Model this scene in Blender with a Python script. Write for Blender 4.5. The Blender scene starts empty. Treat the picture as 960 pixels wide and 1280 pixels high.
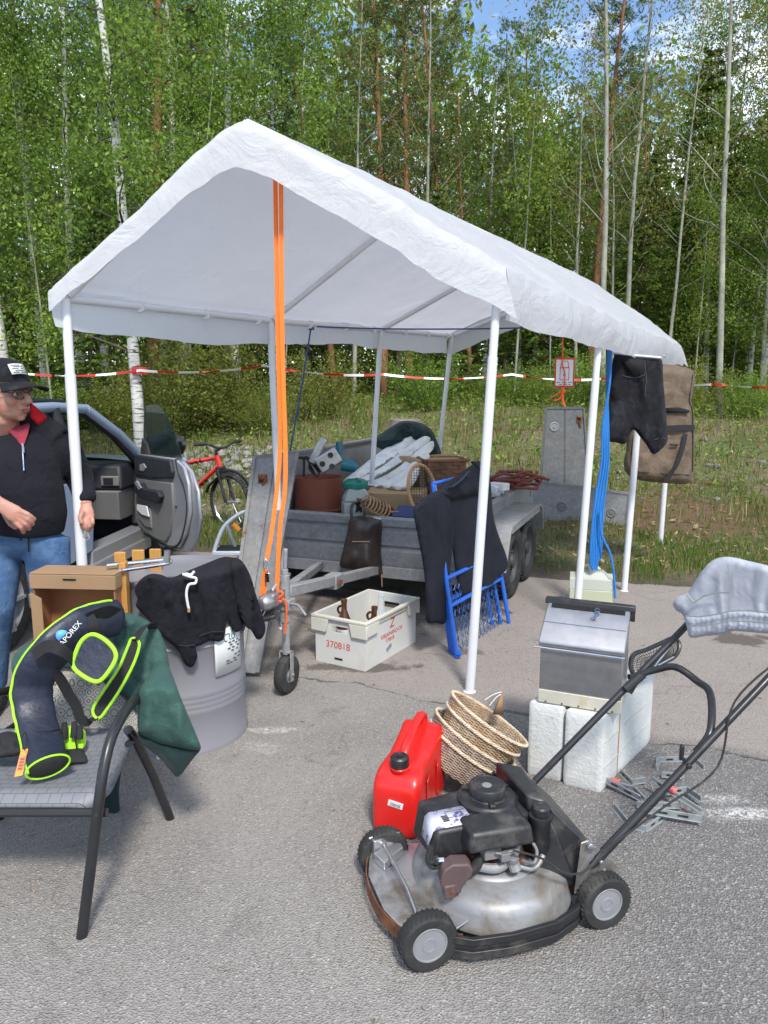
import bpy, math, random
import numpy as np
from mathutils import Vector, Matrix, noise, geometry
random.seed(7); RNG = np.random.default_rng(7)
S = bpy.context.scene
COL = S.collection
R = math.radians

# ---------------------------------------------------------------- camera
FPX, CAM_H = 940.0, 1.65                  # focal length in pixels of a 960x1280 frame, eye height
PITCH = math.atan(160 / FPX)
cam = bpy.data.cameras.new('camera'); cam_o = bpy.data.objects.new('camera', cam); COL.objects.link(cam_o)
cam.sensor_fit = 'VERTICAL'; cam.sensor_height = 24; cam.lens = 24 * FPX / 1280
cam.clip_start = 0.05; cam.clip_end = 2000
cam_o.location = (0, 0, CAM_H); cam_o.rotation_euler = (R(90) - PITCH, 0, 0)
S.camera = cam_o

# ---------------------------------------------------------------- sky, sun, exposure
SUN_EL, SUN_AZ = R(50), R(168)            # azimuth clockwise from +Y: high behind the camera, a little to the right
w = bpy.data.worlds.new('World'); S.world = w; w.use_nodes = True
nt = w.node_tree; nt.nodes.clear()
N = nt.nodes.new; L = nt.links.new
out = N('ShaderNodeOutputWorld'); bg = N('ShaderNodeBackground'); bg.inputs[1].default_value = 0.12
sky = N('ShaderNodeTexSky'); sky.sky_type = 'NISHITA'; sky.sun_disc = False
sky.sun_elevation = SUN_EL; sky.sun_rotation = SUN_AZ; sky.air_density = 1.0; sky.dust_density = 0.3; sky.ozone_density = 3.0
tc = N('ShaderNodeTexCoord'); sep = N('ShaderNodeSeparateXYZ'); L(tc.outputs['Generated'], sep.inputs[0])
zz = N('ShaderNodeMath'); zz.operation = 'MAXIMUM'; L(sep.outputs[2], zz.inputs[0]); zz.inputs[1].default_value = 0.12
dx = N('ShaderNodeMath'); dx.operation = 'DIVIDE'; L(sep.outputs[0], dx.inputs[0]); L(zz.outputs[0], dx.inputs[1])
dy = N('ShaderNodeMath'); dy.operation = 'DIVIDE'; L(sep.outputs[1], dy.inputs[0]); L(zz.outputs[0], dy.inputs[1])
cb = N('ShaderNodeCombineXYZ'); L(dx.outputs[0], cb.inputs[0]); L(dy.outputs[0], cb.inputs[1])
cn = N('ShaderNodeTexNoise'); cn.inputs['Scale'].default_value = 0.9; cn.inputs['Detail'].default_value = 9; cn.inputs['Roughness'].default_value = 0.6
L(cb.outputs[0], cn.inputs['Vector'])
cr = N('ShaderNodeValToRGB'); cr.color_ramp.elements[0].position = 0.47; cr.color_ramp.elements[1].position = 0.60
L(cn.outputs[0], cr.inputs[0])
mx = N('ShaderNodeMix'); mx.data_type = 'RGBA'; L(cr.outputs[0], mx.inputs['Factor']); L(sky.outputs[0], mx.inputs['A'])
mx.inputs['B'].default_value = (8.2, 8.5, 9.0, 1)
L(mx.outputs['Result'], bg.inputs[0]); L(bg.outputs[0], out.inputs[0])
sun = bpy.data.lights.new('sun', 'SUN'); sun.energy = 2.3; sun.angle = R(9); sun.color = (1, 0.95, 0.88)
sun_o = bpy.data.objects.new('sun', sun); COL.objects.link(sun_o)
sdir = Vector((math.sin(SUN_AZ) * math.cos(SUN_EL), math.cos(SUN_AZ) * math.cos(SUN_EL), math.sin(SUN_EL)))
sun_o.rotation_euler = sdir.to_track_quat('Z', 'Y').to_euler()
S.view_settings.view_transform = 'Standard'; S.view_settings.look = 'None'
S.view_settings.exposure = 0.98; S.view_settings.gamma = 1; S.view_settings.use_curve_mapping = False
S.cycles.use_denoising = True; S.cycles.use_adaptive_sampling = True; S.cycles.adaptive_threshold = 0.02; S.cycles.max_bounces = 6; S.cycles.transparent_max_bounces = 12
try: S.cycles.sample_clamp_indirect = 6
except Exception: pass

# ---------------------------------------------------------------- measuring helpers (960x1280 photo pixel + distance -> a place in the world)
def ray(x, y):
    u = (x - 480) / FPX; v = (640 - y) / FPX
    return Vector((u, math.cos(PITCH) + v * math.sin(PITCH), -math.sin(PITCH) + v * math.cos(PITCH)))
def G(x, y, z=0.0):
    d = ray(x, y); t = (z - CAM_H) / d.z
    return Vector((d.x * t, d.y * t, z))
def D(x, y, Y):
    d = ray(x, y); t = Y / d.y
    return Vector((d.x * t, Y, CAM_H + d.z * t))
def sstep(a, b, x):
    t = max(0.0, min(1.0, (x - a) / (b - a))); return t * t * (3 - 2 * t)
def nz(x, y, z=0.0): return noise.noise(Vector((x, y, z)))

# ---------------------------------------------------------------- mesh builder
class MB:
    def __init__(s): s.v = []; s.f = []; s.mi = []; s.cur = 0
    def add(s, vs, fs):
        o = len(s.v); s.v += [tuple(v) for v in vs]; s.f += [tuple(i + o for i in f) for f in fs]; s.mi += [s.cur] * len(fs); return s
    def box(s, c, sz, M=None):
        c = Vector(c); h = Vector(sz) / 2
        vs = [Vector((x * h.x, y * h.y, z * h.z)) for z in (-1, 1) for y in (-1, 1) for x in (-1, 1)]
        if M is not None: vs = [M @ v for v in vs]
        return s.add([v + c for v in vs], [(0, 2, 3, 1), (4, 5, 7, 6), (0, 1, 5, 4), (2, 6, 7, 3), (0, 4, 6, 2), (1, 3, 7, 5)])
    def hexa(s, b, t):   # four bottom corners, four top corners
        return s.add(list(b) + list(t), [(3, 2, 1, 0), (4, 5, 6, 7), (0, 1, 5, 4), (1, 2, 6, 5), (2, 3, 7, 6), (3, 0, 4, 7)])
    def tube(s, pts, r, n=10, caps=True, closed=False, ry=None, up=None):
        P = [Vector(p) for p in pts]; m = len(P)
        rs = r if hasattr(r, '__len__') else [r] * m
        rys = rs if ry is None else (ry if hasattr(ry, '__len__') else [ry] * m)
        vs = []; nrm = None
        for i, p in enumerate(P):
            a = P[(i - 1) % m] if (closed or i > 0) else p; b = P[(i + 1) % m] if (closed or i < m - 1) else p
            t = (b - a)
            t = t.normalized() if t.length > 1e-9 else Vector((0, 0, 1))
            if nrm is None:
                ref = Vector(up) if up is not None else (Vector((0, 0, 1)) if abs(t.z) < .9 else Vector((0, 1, 0)))
                nrm = ref - t * ref.dot(t); nrm.normalize()
            else:
                nn = nrm - t * nrm.dot(t)
                nrm = nn.normalized() if nn.length > 1e-6 else nrm
            bi = t.cross(nrm)
            for k in range(n):
                an = 2 * math.pi * k / n
                vs.append(p + bi * (math.cos(an) * rs[i]) + nrm * (math.sin(an) * rys[i]))
        fs = []
        for i in range(m if closed else m - 1):
            j = (i + 1) % m
            for k in range(n):
                l = (k + 1) % n; fs.append((i * n + k, i * n + l, j * n + l, j * n + k))
        if caps and not closed:
            fs.append(tuple(range(n - 1, -1, -1))); fs.append(tuple((m - 1) * n + k for k in range(n)))
        return s.add(vs, fs)
    def ribbon(s, pts, wd, th, side):   # flat strap: side = direction of its width
        P = [Vector(p) for p in pts]; m = len(P); vs = []
        for i, p in enumerate(P):
            t = (P[min(i + 1, m - 1)] - P[max(i - 1, 0)]).normalized()
            sd = side[i] if isinstance(side, list) else side
            sd = Vector(sd); sd = (sd - t * sd.dot(t)).normalized(); nn = t.cross(sd)
            for a, b in ((-1, -1), (1, -1), (1, 1), (-1, 1)): vs.append(p + sd * (a * wd / 2) + nn * (b * th / 2))
        fs = [(i * 4 + k, i * 4 + (k + 1) % 4, i * 4 + 4 + (k + 1) % 4, i * 4 + 4 + k) for i in range(m - 1) for k in range(4)]
        fs += [(3, 2, 1, 0), tuple((m - 1) * 4 + k for k in range(4))]
        return s.add(vs, fs)
    def lathe(s, prof, c=(0, 0, 0), n=32, M=None, jit=None):
        c = Vector(c); vs = []; m = len(prof)
        for r, z in prof:
            for k in range(n):
                a = 2 * math.pi * k / n; q = r if jit is None else r * jit(a, z)
                v = Vector((q * math.cos(a), q * math.sin(a), z)); vs.append((M @ v if M is not None else v) + c)
        fs = [(i * n + k, i * n + (k + 1) % n, (i + 1) * n + (k + 1) % n, (i + 1) * n + k) for i in range(m - 1) for k in range(n)]
        if prof[0][0] > 1e-6: fs.append(tuple(range(n - 1, -1, -1)))
        if prof[-1][0] > 1e-6: fs.append(tuple((m - 1) * n + k for k in range(n)))
        return s.add(vs, fs)
    def prism(s, poly, d, o=(0, 0, 0), ux=(1, 0, 0), uy=(0, 1, 0)):   # polygon in the plane o,ux,uy pushed by the vector d
        o = Vector(o); ux = Vector(ux); uy = Vector(uy); d = Vector(d); n = len(poly)
        a = [o + ux * p[0] + uy * p[1] for p in poly]; b = [p + d for p in a]
        fs = [tuple(range(n - 1, -1, -1)), tuple(range(n, 2 * n))] + [(i, (i + 1) % n, n + (i + 1) % n, n + i) for i in range(n)]
        if ux.cross(uy).dot(d) < 0: fs = [tuple(reversed(f)) for f in fs]
        return s.add(a + b, fs)
    def ball(s, c, r, n=12, M=None):
        r = Vector((r, r, r)) if not hasattr(r, '__len__') else Vector(r); c = Vector(c); vs = []; m = n // 2 + 1
        for i in range(m + 1):
            th = math.pi * i / m
            for k in range(n):
                a = 2 * math.pi * k / n
                v = Vector((r.x * math.sin(th) * math.cos(a), r.y * math.sin(th) * math.sin(a), -r.z * math.cos(th)))
                vs.append((M @ v if M is not None else v) + c)
        return s.add(vs, [(i * n + k, i * n + (k + 1) % n, (i + 1) * n + (k + 1) % n, (i + 1) * n + k) for i in range(m) for k in range(n)])
    def grid(s, fn, nu, nv):
        vs = [fn(i / nu, j / nv) for j in range(nv + 1) for i in range(nu + 1)]; w_ = nu + 1
        return s.add(vs, [(j * w_ + i, j * w_ + i + 1, (j + 1) * w_ + i + 1, (j + 1) * w_ + i) for j in range(nv) for i in range(nu)])

FR = {}
def tag(o, label=None, cat=None, group=None, kind=None):
    if label: o['label'] = label
    if cat: o['category'] = cat
    if group: o['group'] = group
    if kind: o['kind'] = kind
    return o
def thing(name, label, cat, loc=(0, 0, 0), rz=0.0, group=None):
    o = bpy.data.objects.new(name, None); COL.objects.link(o); o.empty_display_size = .1
    o.location = loc; o.rotation_euler = (0, 0, rz)
    FR[o.name] = Matrix.Translation(Vector(loc)) @ Matrix.Rotation(rz, 4, 'Z')
    return tag(o, label, cat, group)
def root_of(o):
    while o.parent: o = o.parent
    return o
def obj(name, mb, m, parent=None, world=False, smooth=35, bevel=0, bseg=2, subsurf=0, solid=0, remesh=0, relax=0, loc=None, label=None):
    """one mesh object; world=True: the builder's points are world points, put into the thing's frame (or made local to loc)"""
    vs = mb.v
    if world:
        if parent is not None:
            Mi = FR[root_of(parent).name].inverted()
        else:
            if loc is None:
                a = np.array(mb.v); loc = (float((a[:, 0].min() + a[:, 0].max()) / 2), float((a[:, 1].min() + a[:, 1].max()) / 2), float(a[:, 2].min()))
            Mi = Matrix.Translation(Vector(loc)).inverted()
        vs = [Mi @ Vector(v) for v in mb.v]
    me = bpy.data.meshes.new(name); me.from_pydata([tuple(v) for v in vs], [], mb.f)
    ms = m if isinstance(m, (list, tuple)) else [m]
    for q in ms: me.materials.append(q)
    if len(ms) > 1: me.polygons.foreach_set('material_index', mb.mi)
    o = bpy.data.objects.new(name, me); COL.objects.link(o)
    if smooth:
        me.polygons.foreach_set('use_smooth', [True] * len(me.polygons))
        if smooth < 180: me.set_sharp_from_angle(angle=R(smooth))
    me.update()
    if parent is not None: o.parent = parent
    elif loc is not None: o.location = loc
    if remesh:
        q = o.modifiers.new('remesh', 'REMESH'); q.mode = 'VOXEL'; q.voxel_size = remesh; q.use_smooth_shade = True
    if relax:
        q = o.modifiers.new('smooth', 'SMOOTH'); q.factor = .5; q.iterations = relax
    if solid:
        q = o.modifiers.new('solid', 'SOLIDIFY'); q.thickness = solid; q.offset = 0
    if bevel:
        q = o.modifiers.new('bevel', 'BEVEL'); q.width = bevel; q.segments = bseg; q.limit_method = 'ANGLE'; q.angle_limit = R(40); q.harden_normals = False
    if subsurf:
        q = o.modifiers.new('subsurf', 'SUBSURF'); q.levels = q.render_levels = subsurf
    if label: o['label'] = label
    return o
def struct(o): o['kind'] = 'structure'; return o
def copy_tree(src, loc=None, rz=None, label=None, parent=None, scale=None):
    c = src.copy(); COL.objects.link(c)
    if parent is not None: c.parent = parent
    for ch in list(src.children): copy_tree(ch, parent=c)
    if loc is not None:
        c.location = loc
        if rz is not None: c.rotation_euler = (0, 0, rz)
        if scale: c.scale = scale
        FR[c.name] = Matrix.Translation(Vector(loc)) @ Matrix.Rotation(rz or 0, 4, 'Z')
    if label: c['label'] = label
    return c
def text(name, body, size, m, parent, M, ext=0.0004, align='CENTER', shear=0.0):
    """lettering as a thin solid; M = its matrix in the thing's frame (x along the line, z out of the face)"""
    cu = bpy.data.curves.new(name, 'FONT'); cu.body = body; cu.size = size; cu.extrude = ext; cu.align_x = align; cu.align_y = 'CENTER'; cu.shear = shear
    tmp = bpy.data.objects.new(name + '_curve', cu); COL.objects.link(tmp); bpy.context.view_layer.update()
    me = bpy.data.meshes.new_from_object(tmp.evaluated_get(bpy.context.evaluated_depsgraph_get())); bpy.data.objects.remove(tmp); bpy.data.curves.remove(cu)
    me.materials.clear(); me.materials.append(m); o = bpy.data.objects.new(name, me); COL.objects.link(o); o.parent = parent; o.matrix_local = M
    return o
def face_matrix(o, ux, uz):
    ux = Vector(ux).normalized(); uz = Vector(uz); uz = (uz - ux * uz.dot(ux)).normalized(); uy = uz.cross(ux); o = Vector(o)
    return Matrix(((ux.x, uy.x, uz.x, o.x), (ux.y, uy.y, uz.y, o.y), (ux.z, uy.z, uz.z, o.z), (0, 0, 0, 1)))
def catmull(pts, k=6, closed=False):
    P = [Vector(p) for p in pts]; n = len(P); o = []
    rng = range(n) if closed else range(n - 1)
    for i in rng:
        p0 = P[(i - 1) % n] if closed or i > 0 else P[i]; p1 = P[i]; p2 = P[(i + 1) % n]; p3 = P[(i + 2) % n] if closed or i < n - 2 else p2
        for j in range(k):
            t = j / k
            o.append(.5 * ((2 * p1) + (p2 - p0) * t + (2 * p0 - 5 * p1 + 4 * p2 - p3) * t * t + (3 * p1 - p0 - 3 * p2 + p3) * t ** 3))
    if not closed: o.append(P[-1])
    return o
def inside(px_, py_, poly):
    c = False; n = len(poly); j = n - 1
    for i in range(n):
        xi, yi = poly[i]; xj, yj = poly[j]
        if (yi > py_) != (yj > py_) and px_ < (xj - xi) * (py_ - yi) / (yj - yi) + xi: c = not c
        j = i
    return c
def cloth(poly, Yf, bulge=.04, back=.03, dm=18, wr=((.006, .09, .03),), seed=0, step=5, smooth_k=3, extra=None):
    """a garment as a closed, stuffed mesh: the outline measured in the photograph, set at its own distance Yf, with real thickness and folds"""
    pl = catmull([(a, b, 0) for a, b in poly], smooth_k, True) if smooth_k > 1 else [Vector((a, b, 0)) for a, b in poly]
    bd = []
    for i in range(len(pl)):
        a = pl[i]; b = pl[(i + 1) % len(pl)]; k = max(1, int((b - a).length / step))
        bd += [((a + (b - a) * (j / k)).x, (a + (b - a) * (j / k)).y) for j in range(k)]
    A = np.array(bd); xs = [p[0] for p in bd]; ys = [p[1] for p in bd]
    B = np.roll(A, -1, 0); AB = B - A; l2 = (AB ** 2).sum(1) + 1e-9
    def dist(x, y):
        q = np.array((x, y)); t = np.clip(((q - A) * AB).sum(1) / l2, 0, 1); return float(np.sqrt((((A + AB * t[:, None]) - q) ** 2).sum(1).min()))
    pts = list(bd); dd = [0.0] * len(bd)
    rnd = random.Random(seed); y = min(ys); row = 0
    while y < max(ys):
        x = min(xs) + (step / 2 if row % 2 else 0)
        while x < max(xs):
            jx = x + rnd.uniform(-.2, .2) * step; jy = y + rnd.uniform(-.2, .2) * step
            if inside(jx, jy, bd):
                d_ = dist(jx, jy)
                if d_ > step * .55: pts.append((jx, jy)); dd.append(d_)
            x += step
        y += step * .87; row += 1
    nb = len(bd)
    vs2, _, fs, _, _, _ = geometry.delaunay_2d_cdt([Vector(p) for p in pts], [], [list(range(nb))], 1, 1e-4)
    n0 = len(vs2); dd = [0.0 if i < 0 else 0 for i in range(n0)]
    front = []; backv = []
    for v in vs2:
        x, y = v.x, v.y; d_ = dist(x, y); t = min(d_ / dm, 1.0); p = math.sqrt(max(0, 1 - (1 - t) ** 2))
        wv = sum(a * (1.2 * q_ + 1.9 * (.22 - abs(q_))) for a, q_ in [(a, noise.noise(Vector((x * fx + seed * 7.1, y * fy, seed * 3.3)))) for a, fx, fy in wr]) * min(1, .35 + t)
        Y = Yf(x, y) if callable(Yf) else Yf
        e = extra(x, y) if extra else 0
        front.append(D(x, y, Y - bulge * p + wv + e)); backv.append(D(x, y, Y + back * p + wv + e + .0015))
    mb = MB(); F = [tuple(f) for f in fs]
    a, b, c = (front[F[0][0]], front[F[0][1]], front[F[0][2]])
    if (b - a).cross(c - a).dot(a - Vector((0, 0, CAM_H))) > 0: F = [tuple(reversed(f)) for f in F]
    mb.add(front + backv, F + [tuple(i + n0 for i in reversed(f)) for f in F])
    ed = {}
    for f in F:
        for i in range(len(f)): ed[(f[i], f[(i + 1) % len(f)])] = 1
    rim = [(i, j) for (i, j) in ed if (j, i) not in ed]
    mb.f += [(j, i, i + n0, j + n0) for i, j in rim]; mb.mi += [0] * len(rim)
    return mb
# ---------------------------------------------------------------- materials
def new_mat(name):
    m = bpy.data.materials.new(name); m.use_nodes = True; t = m.node_tree; t.nodes.clear()
    o = t.nodes.new('ShaderNodeOutputMaterial'); b = t.nodes.new('ShaderNodeBsdfPrincipled'); t.links.new(b.outputs[0], o.inputs[0])
    return m, t, b, o
def n_noise(t, sc, det=4, rough=.55, vec=None, dist=0):
    n = t.nodes.new('ShaderNodeTexNoise'); n.inputs['Scale'].default_value = sc; n.inputs['Detail'].default_value = det; n.inputs['Roughness'].default_value = rough; n.inputs['Distortion'].default_value = dist
    if vec is not None: t.links.new(vec, n.inputs['Vector'])
    return n.outputs[0]
def n_ramp(t, f, stops):
    r = t.nodes.new('ShaderNodeValToRGB'); e = r.color_ramp.elements
    while len(e) < len(stops): e.new(.5)
    for q, (p, c) in zip(e, stops):
        q.position = p; q.color = (c, c, c, 1) if not hasattr(c, '__len__') else (*c[:3], 1)
    t.links.new(f, r.inputs[0]); return r.outputs[0]
def n_mix(t, f, a, b, mode='MIX'):
    m = t.nodes.new('ShaderNodeMix'); m.data_type = 'RGBA'; m.blend_type = mode
    for k, q in (('Factor', f), ('A', a), ('B', b)):
        s = m.inputs[k] if k == 'Factor' else [i for i in m.inputs if i.name == k and i.type == 'RGBA'][0]
        if hasattr(q, 'is_output'): t.links.new(q, s)
        elif hasattr(q, '__len__'): s.default_value = (*q[:3], 1)
        else: s.default_value = q if k == 'Factor' else (q, q, q, 1)
    return [o for o in m.outputs if o.type == 'RGBA'][0]
def n_math(t, op, a, b=None, c=None):
    m = t.nodes.new('ShaderNodeMath'); m.operation = op
    for i, q in enumerate((a, b, c)):
        if q is None: continue
        if hasattr(q, 'is_output'): t.links.new(q, m.inputs[i])
        else: m.inputs[i].default_value = q
    return m.outputs[0]
def n_bump(t, b, h, st, dist=.01):
    u = t.nodes.new('ShaderNodeBump'); u.inputs['Strength'].default_value = st; u.inputs['Distance'].default_value = dist
    t.links.new(h, u.inputs['Height']); t.links.new(u.outputs[0], b.inputs['Normal'])
def n_coord(t, kind='Object'): return t.nodes.new('ShaderNodeTexCoord').outputs[kind]
def sc(c, k): return tuple(min(1, x * k) for x in c)
def mat(name, col, rough=.6, metal=0, var=.12, vs=6, bump=0, bs=60, col2=None, c2=(.5, .62), c2s=5, spec=.5, coat=0, bd=.004, alpha=None):
    m, t, b, o = new_mat(name); v = n_coord(t)
    f = n_noise(t, vs, 5, .6, v)
    c = n_mix(t, n_ramp(t, f, [(.3, 0), (.7, 1)]), sc(col, 1 - var), sc(col, 1 + var))
    if col2 is not None:
        g = n_noise(t, c2s, 7, .65, v, .3); c = n_mix(t, n_ramp(t, g, [(c2[0], 0), (c2[1], 1)]), c, col2)
    t.links.new(c, b.inputs['Base Color']); b.inputs['Roughness'].default_value = rough; b.inputs['Metallic'].default_value = metal
    rr = n_math(t, 'ADD', n_math(t, 'MULTIPLY', n_noise(t, vs * 3, 4, .6, v), .24), rough - .12); t.links.new(rr, b.inputs['Roughness'])
    b.inputs['Specular IOR Level'].default_value = spec
    if coat: b.inputs['Coat Weight'].default_value = coat; b.inputs['Coat Roughness'].default_value = .08
    if bump: n_bump(t, b, n_noise(t, bs, 5, .6, v), bump, bd)
    return m
def fabric(name, col, weave=500, var=.14, wr=.35, rough=.9, col2=None, vs=7, sheen=.12, c2=(.5, .62)):
    m, t, b, o = new_mat(name); v = n_coord(t)
    c = n_mix(t, n_ramp(t, n_noise(t, vs, 5, .6, v), [(.3, 0), (.7, 1)]), sc(col, 1 - var), sc(col, 1 + var))
    if col2 is not None: c = n_mix(t, n_ramp(t, n_noise(t, 9, 6, .6, v, .5), [(c2[0], 0), (c2[1], 1)]), c, col2)
    t.links.new(c, b.inputs['Base Color']); b.inputs['Roughness'].default_value = rough; b.inputs['Specular IOR Level'].default_value = .2
    b.inputs['Sheen Weight'].default_value = sheen
    h = n_math(t, 'ADD', n_math(t, 'MULTIPLY', n_noise(t, 16, 4, .55, v, .8), 1.0), n_math(t, 'MULTIPLY', n_noise(t, weave, 2, .5, v), .12))
    n_bump(t, b, h, wr, .03); return m
def leafmat(name, col, trans=.45):
    m, t, b, o = new_mat(name)
    oi = t.nodes.new('ShaderNodeObjectInfo'); geo = t.nodes.new('ShaderNodeNewGeometry')
    rv = geo.outputs['Random Per Island']
    c = n_mix(t, rv, sc(col, .6), sc(col, 1.45)); c = n_mix(t, n_math(t, 'MULTIPLY', oi.outputs['Random'], .35), c, (col[0] * 1.3, col[1] * .95, col[2] * .8))
    t.links.new(c, b.inputs['Base Color']); b.inputs['Roughness'].default_value = .55; b.inputs['Specular IOR Level'].default_value = .3
    tr = t.nodes.new('ShaderNodeBsdfTranslucent'); t.links.new(n_mix(t, .5, c, sc((col[0] * 1.5, col[1] * 1.5, col[2]), 1)), tr.inputs[0])
    ms = t.nodes.new('ShaderNodeMixShader'); ms.inputs[0].default_value = trans
    t.links.new(b.outputs[0], ms.inputs[1]); t.links.new(tr.outputs[0], ms.inputs[2]); t.links.new(ms.outputs[0], o.inputs[0]); return m
def galv(name, col=(.30, .31, .32), rust=None):
    m, t, b, o = new_mat(name); v = n_coord(t)
    vo = t.nodes.new('ShaderNodeTexVoronoi'); vo.inputs['Scale'].default_value = 42; t.links.new(v, vo.inputs['Vector'])
    c = n_mix(t, vo.outputs['Color'], sc(col, .62), sc(col, 1.25)); c = n_mix(t, .5, c, n_mix(t, n_noise(t, 5, 6, .65, v), sc(col, .6), sc(col, 1.4)))
    c = n_mix(t, n_ramp(t, n_noise(t, 3.5, 8, .7, v, .6), [(.52, 0), (.68, .75)]), c, (.20, .18, .15))
    if rust: c = n_mix(t, n_ramp(t, n_noise(t, rust, 7, .7, v), [(.6, 0), (.68, 1)]), c, (.14, .055, .02))
    t.links.new(c, b.inputs['Base Color']); b.inputs['Metallic'].default_value = .12; b.inputs['Specular IOR Level'].default_value = .3
    t.links.new(n_math(t, 'ADD', n_math(t, 'MULTIPLY', n_noise(t, 20, 4, .6, v), .3), .35), b.inputs['Roughness'])
    n_bump(t, b, n_noise(t, 9, 3, .5, v), .12, .01); return m
M = {}
M['white_tube'] = mat('white_tube', (.62, .63, .65), .35, 0, .05, 4, .05, 30, (.55, .54, .5), (.66, .72), 12)
M['black_rubber'] = mat('black_rubber', (.020, .020, .020), .8, 0, .3, 14, .3, 80, (.065, .062, .056), (.52, .70), 9)
M['black_plastic'] = mat('black_plastic', (.016, .016, .018), .45, 0, .2, 10, .12, 90, (.075, .07, .062), (.5, .7), 12)
M['black_paint'] = mat('black_paint', (.018, .018, .02), .34, 0, .2, 10, .05, 60, (.06, .06, .06), (.62, .72), 18)
M['grey_hub'] = mat('grey_hub', (.21, .213, .225), .5, 0, .08, 12, .05, 60, (.2, .19, .17), (.6, .75), 14)
M['galv'] = galv('galvanised', (.27, .275, .28)); M['galv_dark'] = galv('galvanised_dark', (.20, .204, .21)); M['galv_rust'] = galv('galvanised_rusty', (.18, .182, .18), 6); M['galv_flat'] = galv('galvanised_flat', (.11, .115, .118))
M['steel'] = mat('steel', (.40, .40, .41), .36, .85, .12, 9, .05, 120, (.36, .36, .36), (.5, .7), 7)
M['chrome'] = mat('chrome', (.72, .72, .72), .15, 1, .05, 9)
M['rust'] = mat('rust', (.16, .06, .025), .9, 0, .4, 18, .5, 60, (.06, .028, .018), (.5, .6), 14)
M['hole_shade'] = mat('dark_hole', (.006, .006, .006), .9)  # near-black colour standing in for the shade inside slots and openings
M['red_plastic'] = mat('red_plastic', (.62, .013, .010), .34, 0, .10, 5, .06, 70, (.52, .05, .04), (.62, .74), 16, coat=.15)
M['wicker'] = mat('wicker', (.40, .30, .20), .75, 0, .35, 40, .3, 160, (.34, .22, .12), (.5, .62), 9)
M['wicker_grey'] = mat('wicker_grey', (.36, .29, .22), .8, 0, .35, 40, .3, 160, (.25, .19, .14), (.5, .62), 9)
M['foam'] = mat('foam', (.56, .57, .55), .85, 0, .08, 9, .6, 60, (.40, .39, .33), (.56, .70), 5, bd=.008)
M['cream_paint'] = mat('cream_paint', (.47, .45, .37), .55, 0, .08, 8, .08, 80, (.45, .40, .28), (.6, .7), 9)
M['orange_strap'] = mat('orange_strap', (.85, .17, .012), .7, 0, .1, 60, .25, 300)
M['orange_cord'] = mat('orange_cord', (.75, .11, .015), .7, 0, .15, 60)
M['blue_rope'] = mat('blue_rope', (.012, .16, .48), .6, 0, .3, 150, .5, 260)
M['dark_blue_rope'] = mat('dark_blue_rope', (.015, .06, .2), .7, 0, .2, 150, .4, 260)
M['blue_steel'] = mat('blue_steel', (.015, .11, .52), .35, 0, .12, 12, .05, 80, (.03, .07, .2), (.6, .72), 14)
M['cardboard'] = mat('cardboard', (.28, .175, .092), .85, 0, .08, 5, .1, 90, (.30, .18, .09), (.5, .7), 4)
M['cardboard_light'] = mat('cardboard_light', (.36, .245, .13), .85, 0, .08, 5, .1, 90)
M['cardboard_inside'] = mat('cardboard_inside', (.28, .13, .055), .9, 0, .08, 5)
M['white_plastic'] = mat('white_plastic', (.55, .55, .52), .5, 0, .05, 5, .08, 40, (.52, .51, .46), (.56, .70), 5)
M['cream_plastic'] = mat('cream_plastic', (.54, .525, .45), .5, 0, .05, 5, .05, 40)
M['red_ink'] = mat('red_ink', (.50, .05, .04), .7)
M['dark_ink'] = mat('dark_ink', (.05, .05, .055), .7)
M['green_ink'] = mat('green_ink', (.05, .22, .2), .7)
M['blue_ink'] = mat('blue_ink', (.03, .2, .55), .6)
M['paper'] = mat('paper', (.62, .63, .62), .8, 0, .03, 6, .1, 20)
M['drum_grey'] = mat('drum_grey', (.20, .20, .222), .42, 0, .06, 3, .05, 20, (.22, .215, .21), (.60, .72), 4)
M['drum_red'] = mat('drum_red', (.23, .065, .036), .6, 0, .12, 4, .1, 30, (.15, .045, .028), (.5, .7), 4)
M['black_cloth'] = fabric('black_cloth', (.011, .011, .016), 700, .25, .5, sheen=.015)
M['navy_cloth'] = fabric('navy_cloth', (.010, .011, .019), 700, .2, .35, .65, sheen=.01)
M['denim_black'] = fabric('denim_black', (.011, .011, .014), 600, .3, .4, .9, (.024, .024, .029), sheen=.02)
M['denim_blue'] = fabric('denim_blue', (.045, .10, .21), 600, .35, .5, .9, (.11, .19, .31), 3, .05, (.40, .75))
M['denim_grey'] = fabric('denim_grey', (.34, .355, .40), 500, .08, .16, .9, (.38, .40, .445))
M['green_coat'] = fabric('green_coat', (.036, .085, .072), 600, .12, .45, .6, sheen=.03)
M['green_lining'] = fabric('green_lining', (.010, .026, .026), 600, .2, .3, .8)
M['white_tarp'] = fabric('white_tarp', (.72, .72, .70), 300, .05, .3, .7, (.60, .60, .58))
M['brown_nylon'] = fabric('brown_nylon', (.125, .092, .063), 500, .14, .4, .6, (.165, .125, .09), sheen=.04)
M['leather'] = mat('leather', (.032, .022, .019), .42, 0, .3, 9, .35, 60, (.055, .04, .034), (.5, .68), 6, bd=.006)
M['navy_vinyl'] = mat('navy_vinyl', (.011, .015, .032), .46, 0, .2, 7, .25, 25, (.018, .022, .036), (.5, .7), 6, bd=.02)
M['lime'] = mat('lime', (.33, .68, .02), .6, 0, .08, 30, .2, 200)
M['strap_black'] = mat('strap_black', (.012, .012, .013), .8, 0, .2, 60, .4, 300)
M['pine_wood'] = mat('pine_wood', (.46, .23, .055), .5, 0, .22, 5, .12, 40, (.45, .20, .04), (.52, .66), 7)
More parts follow.
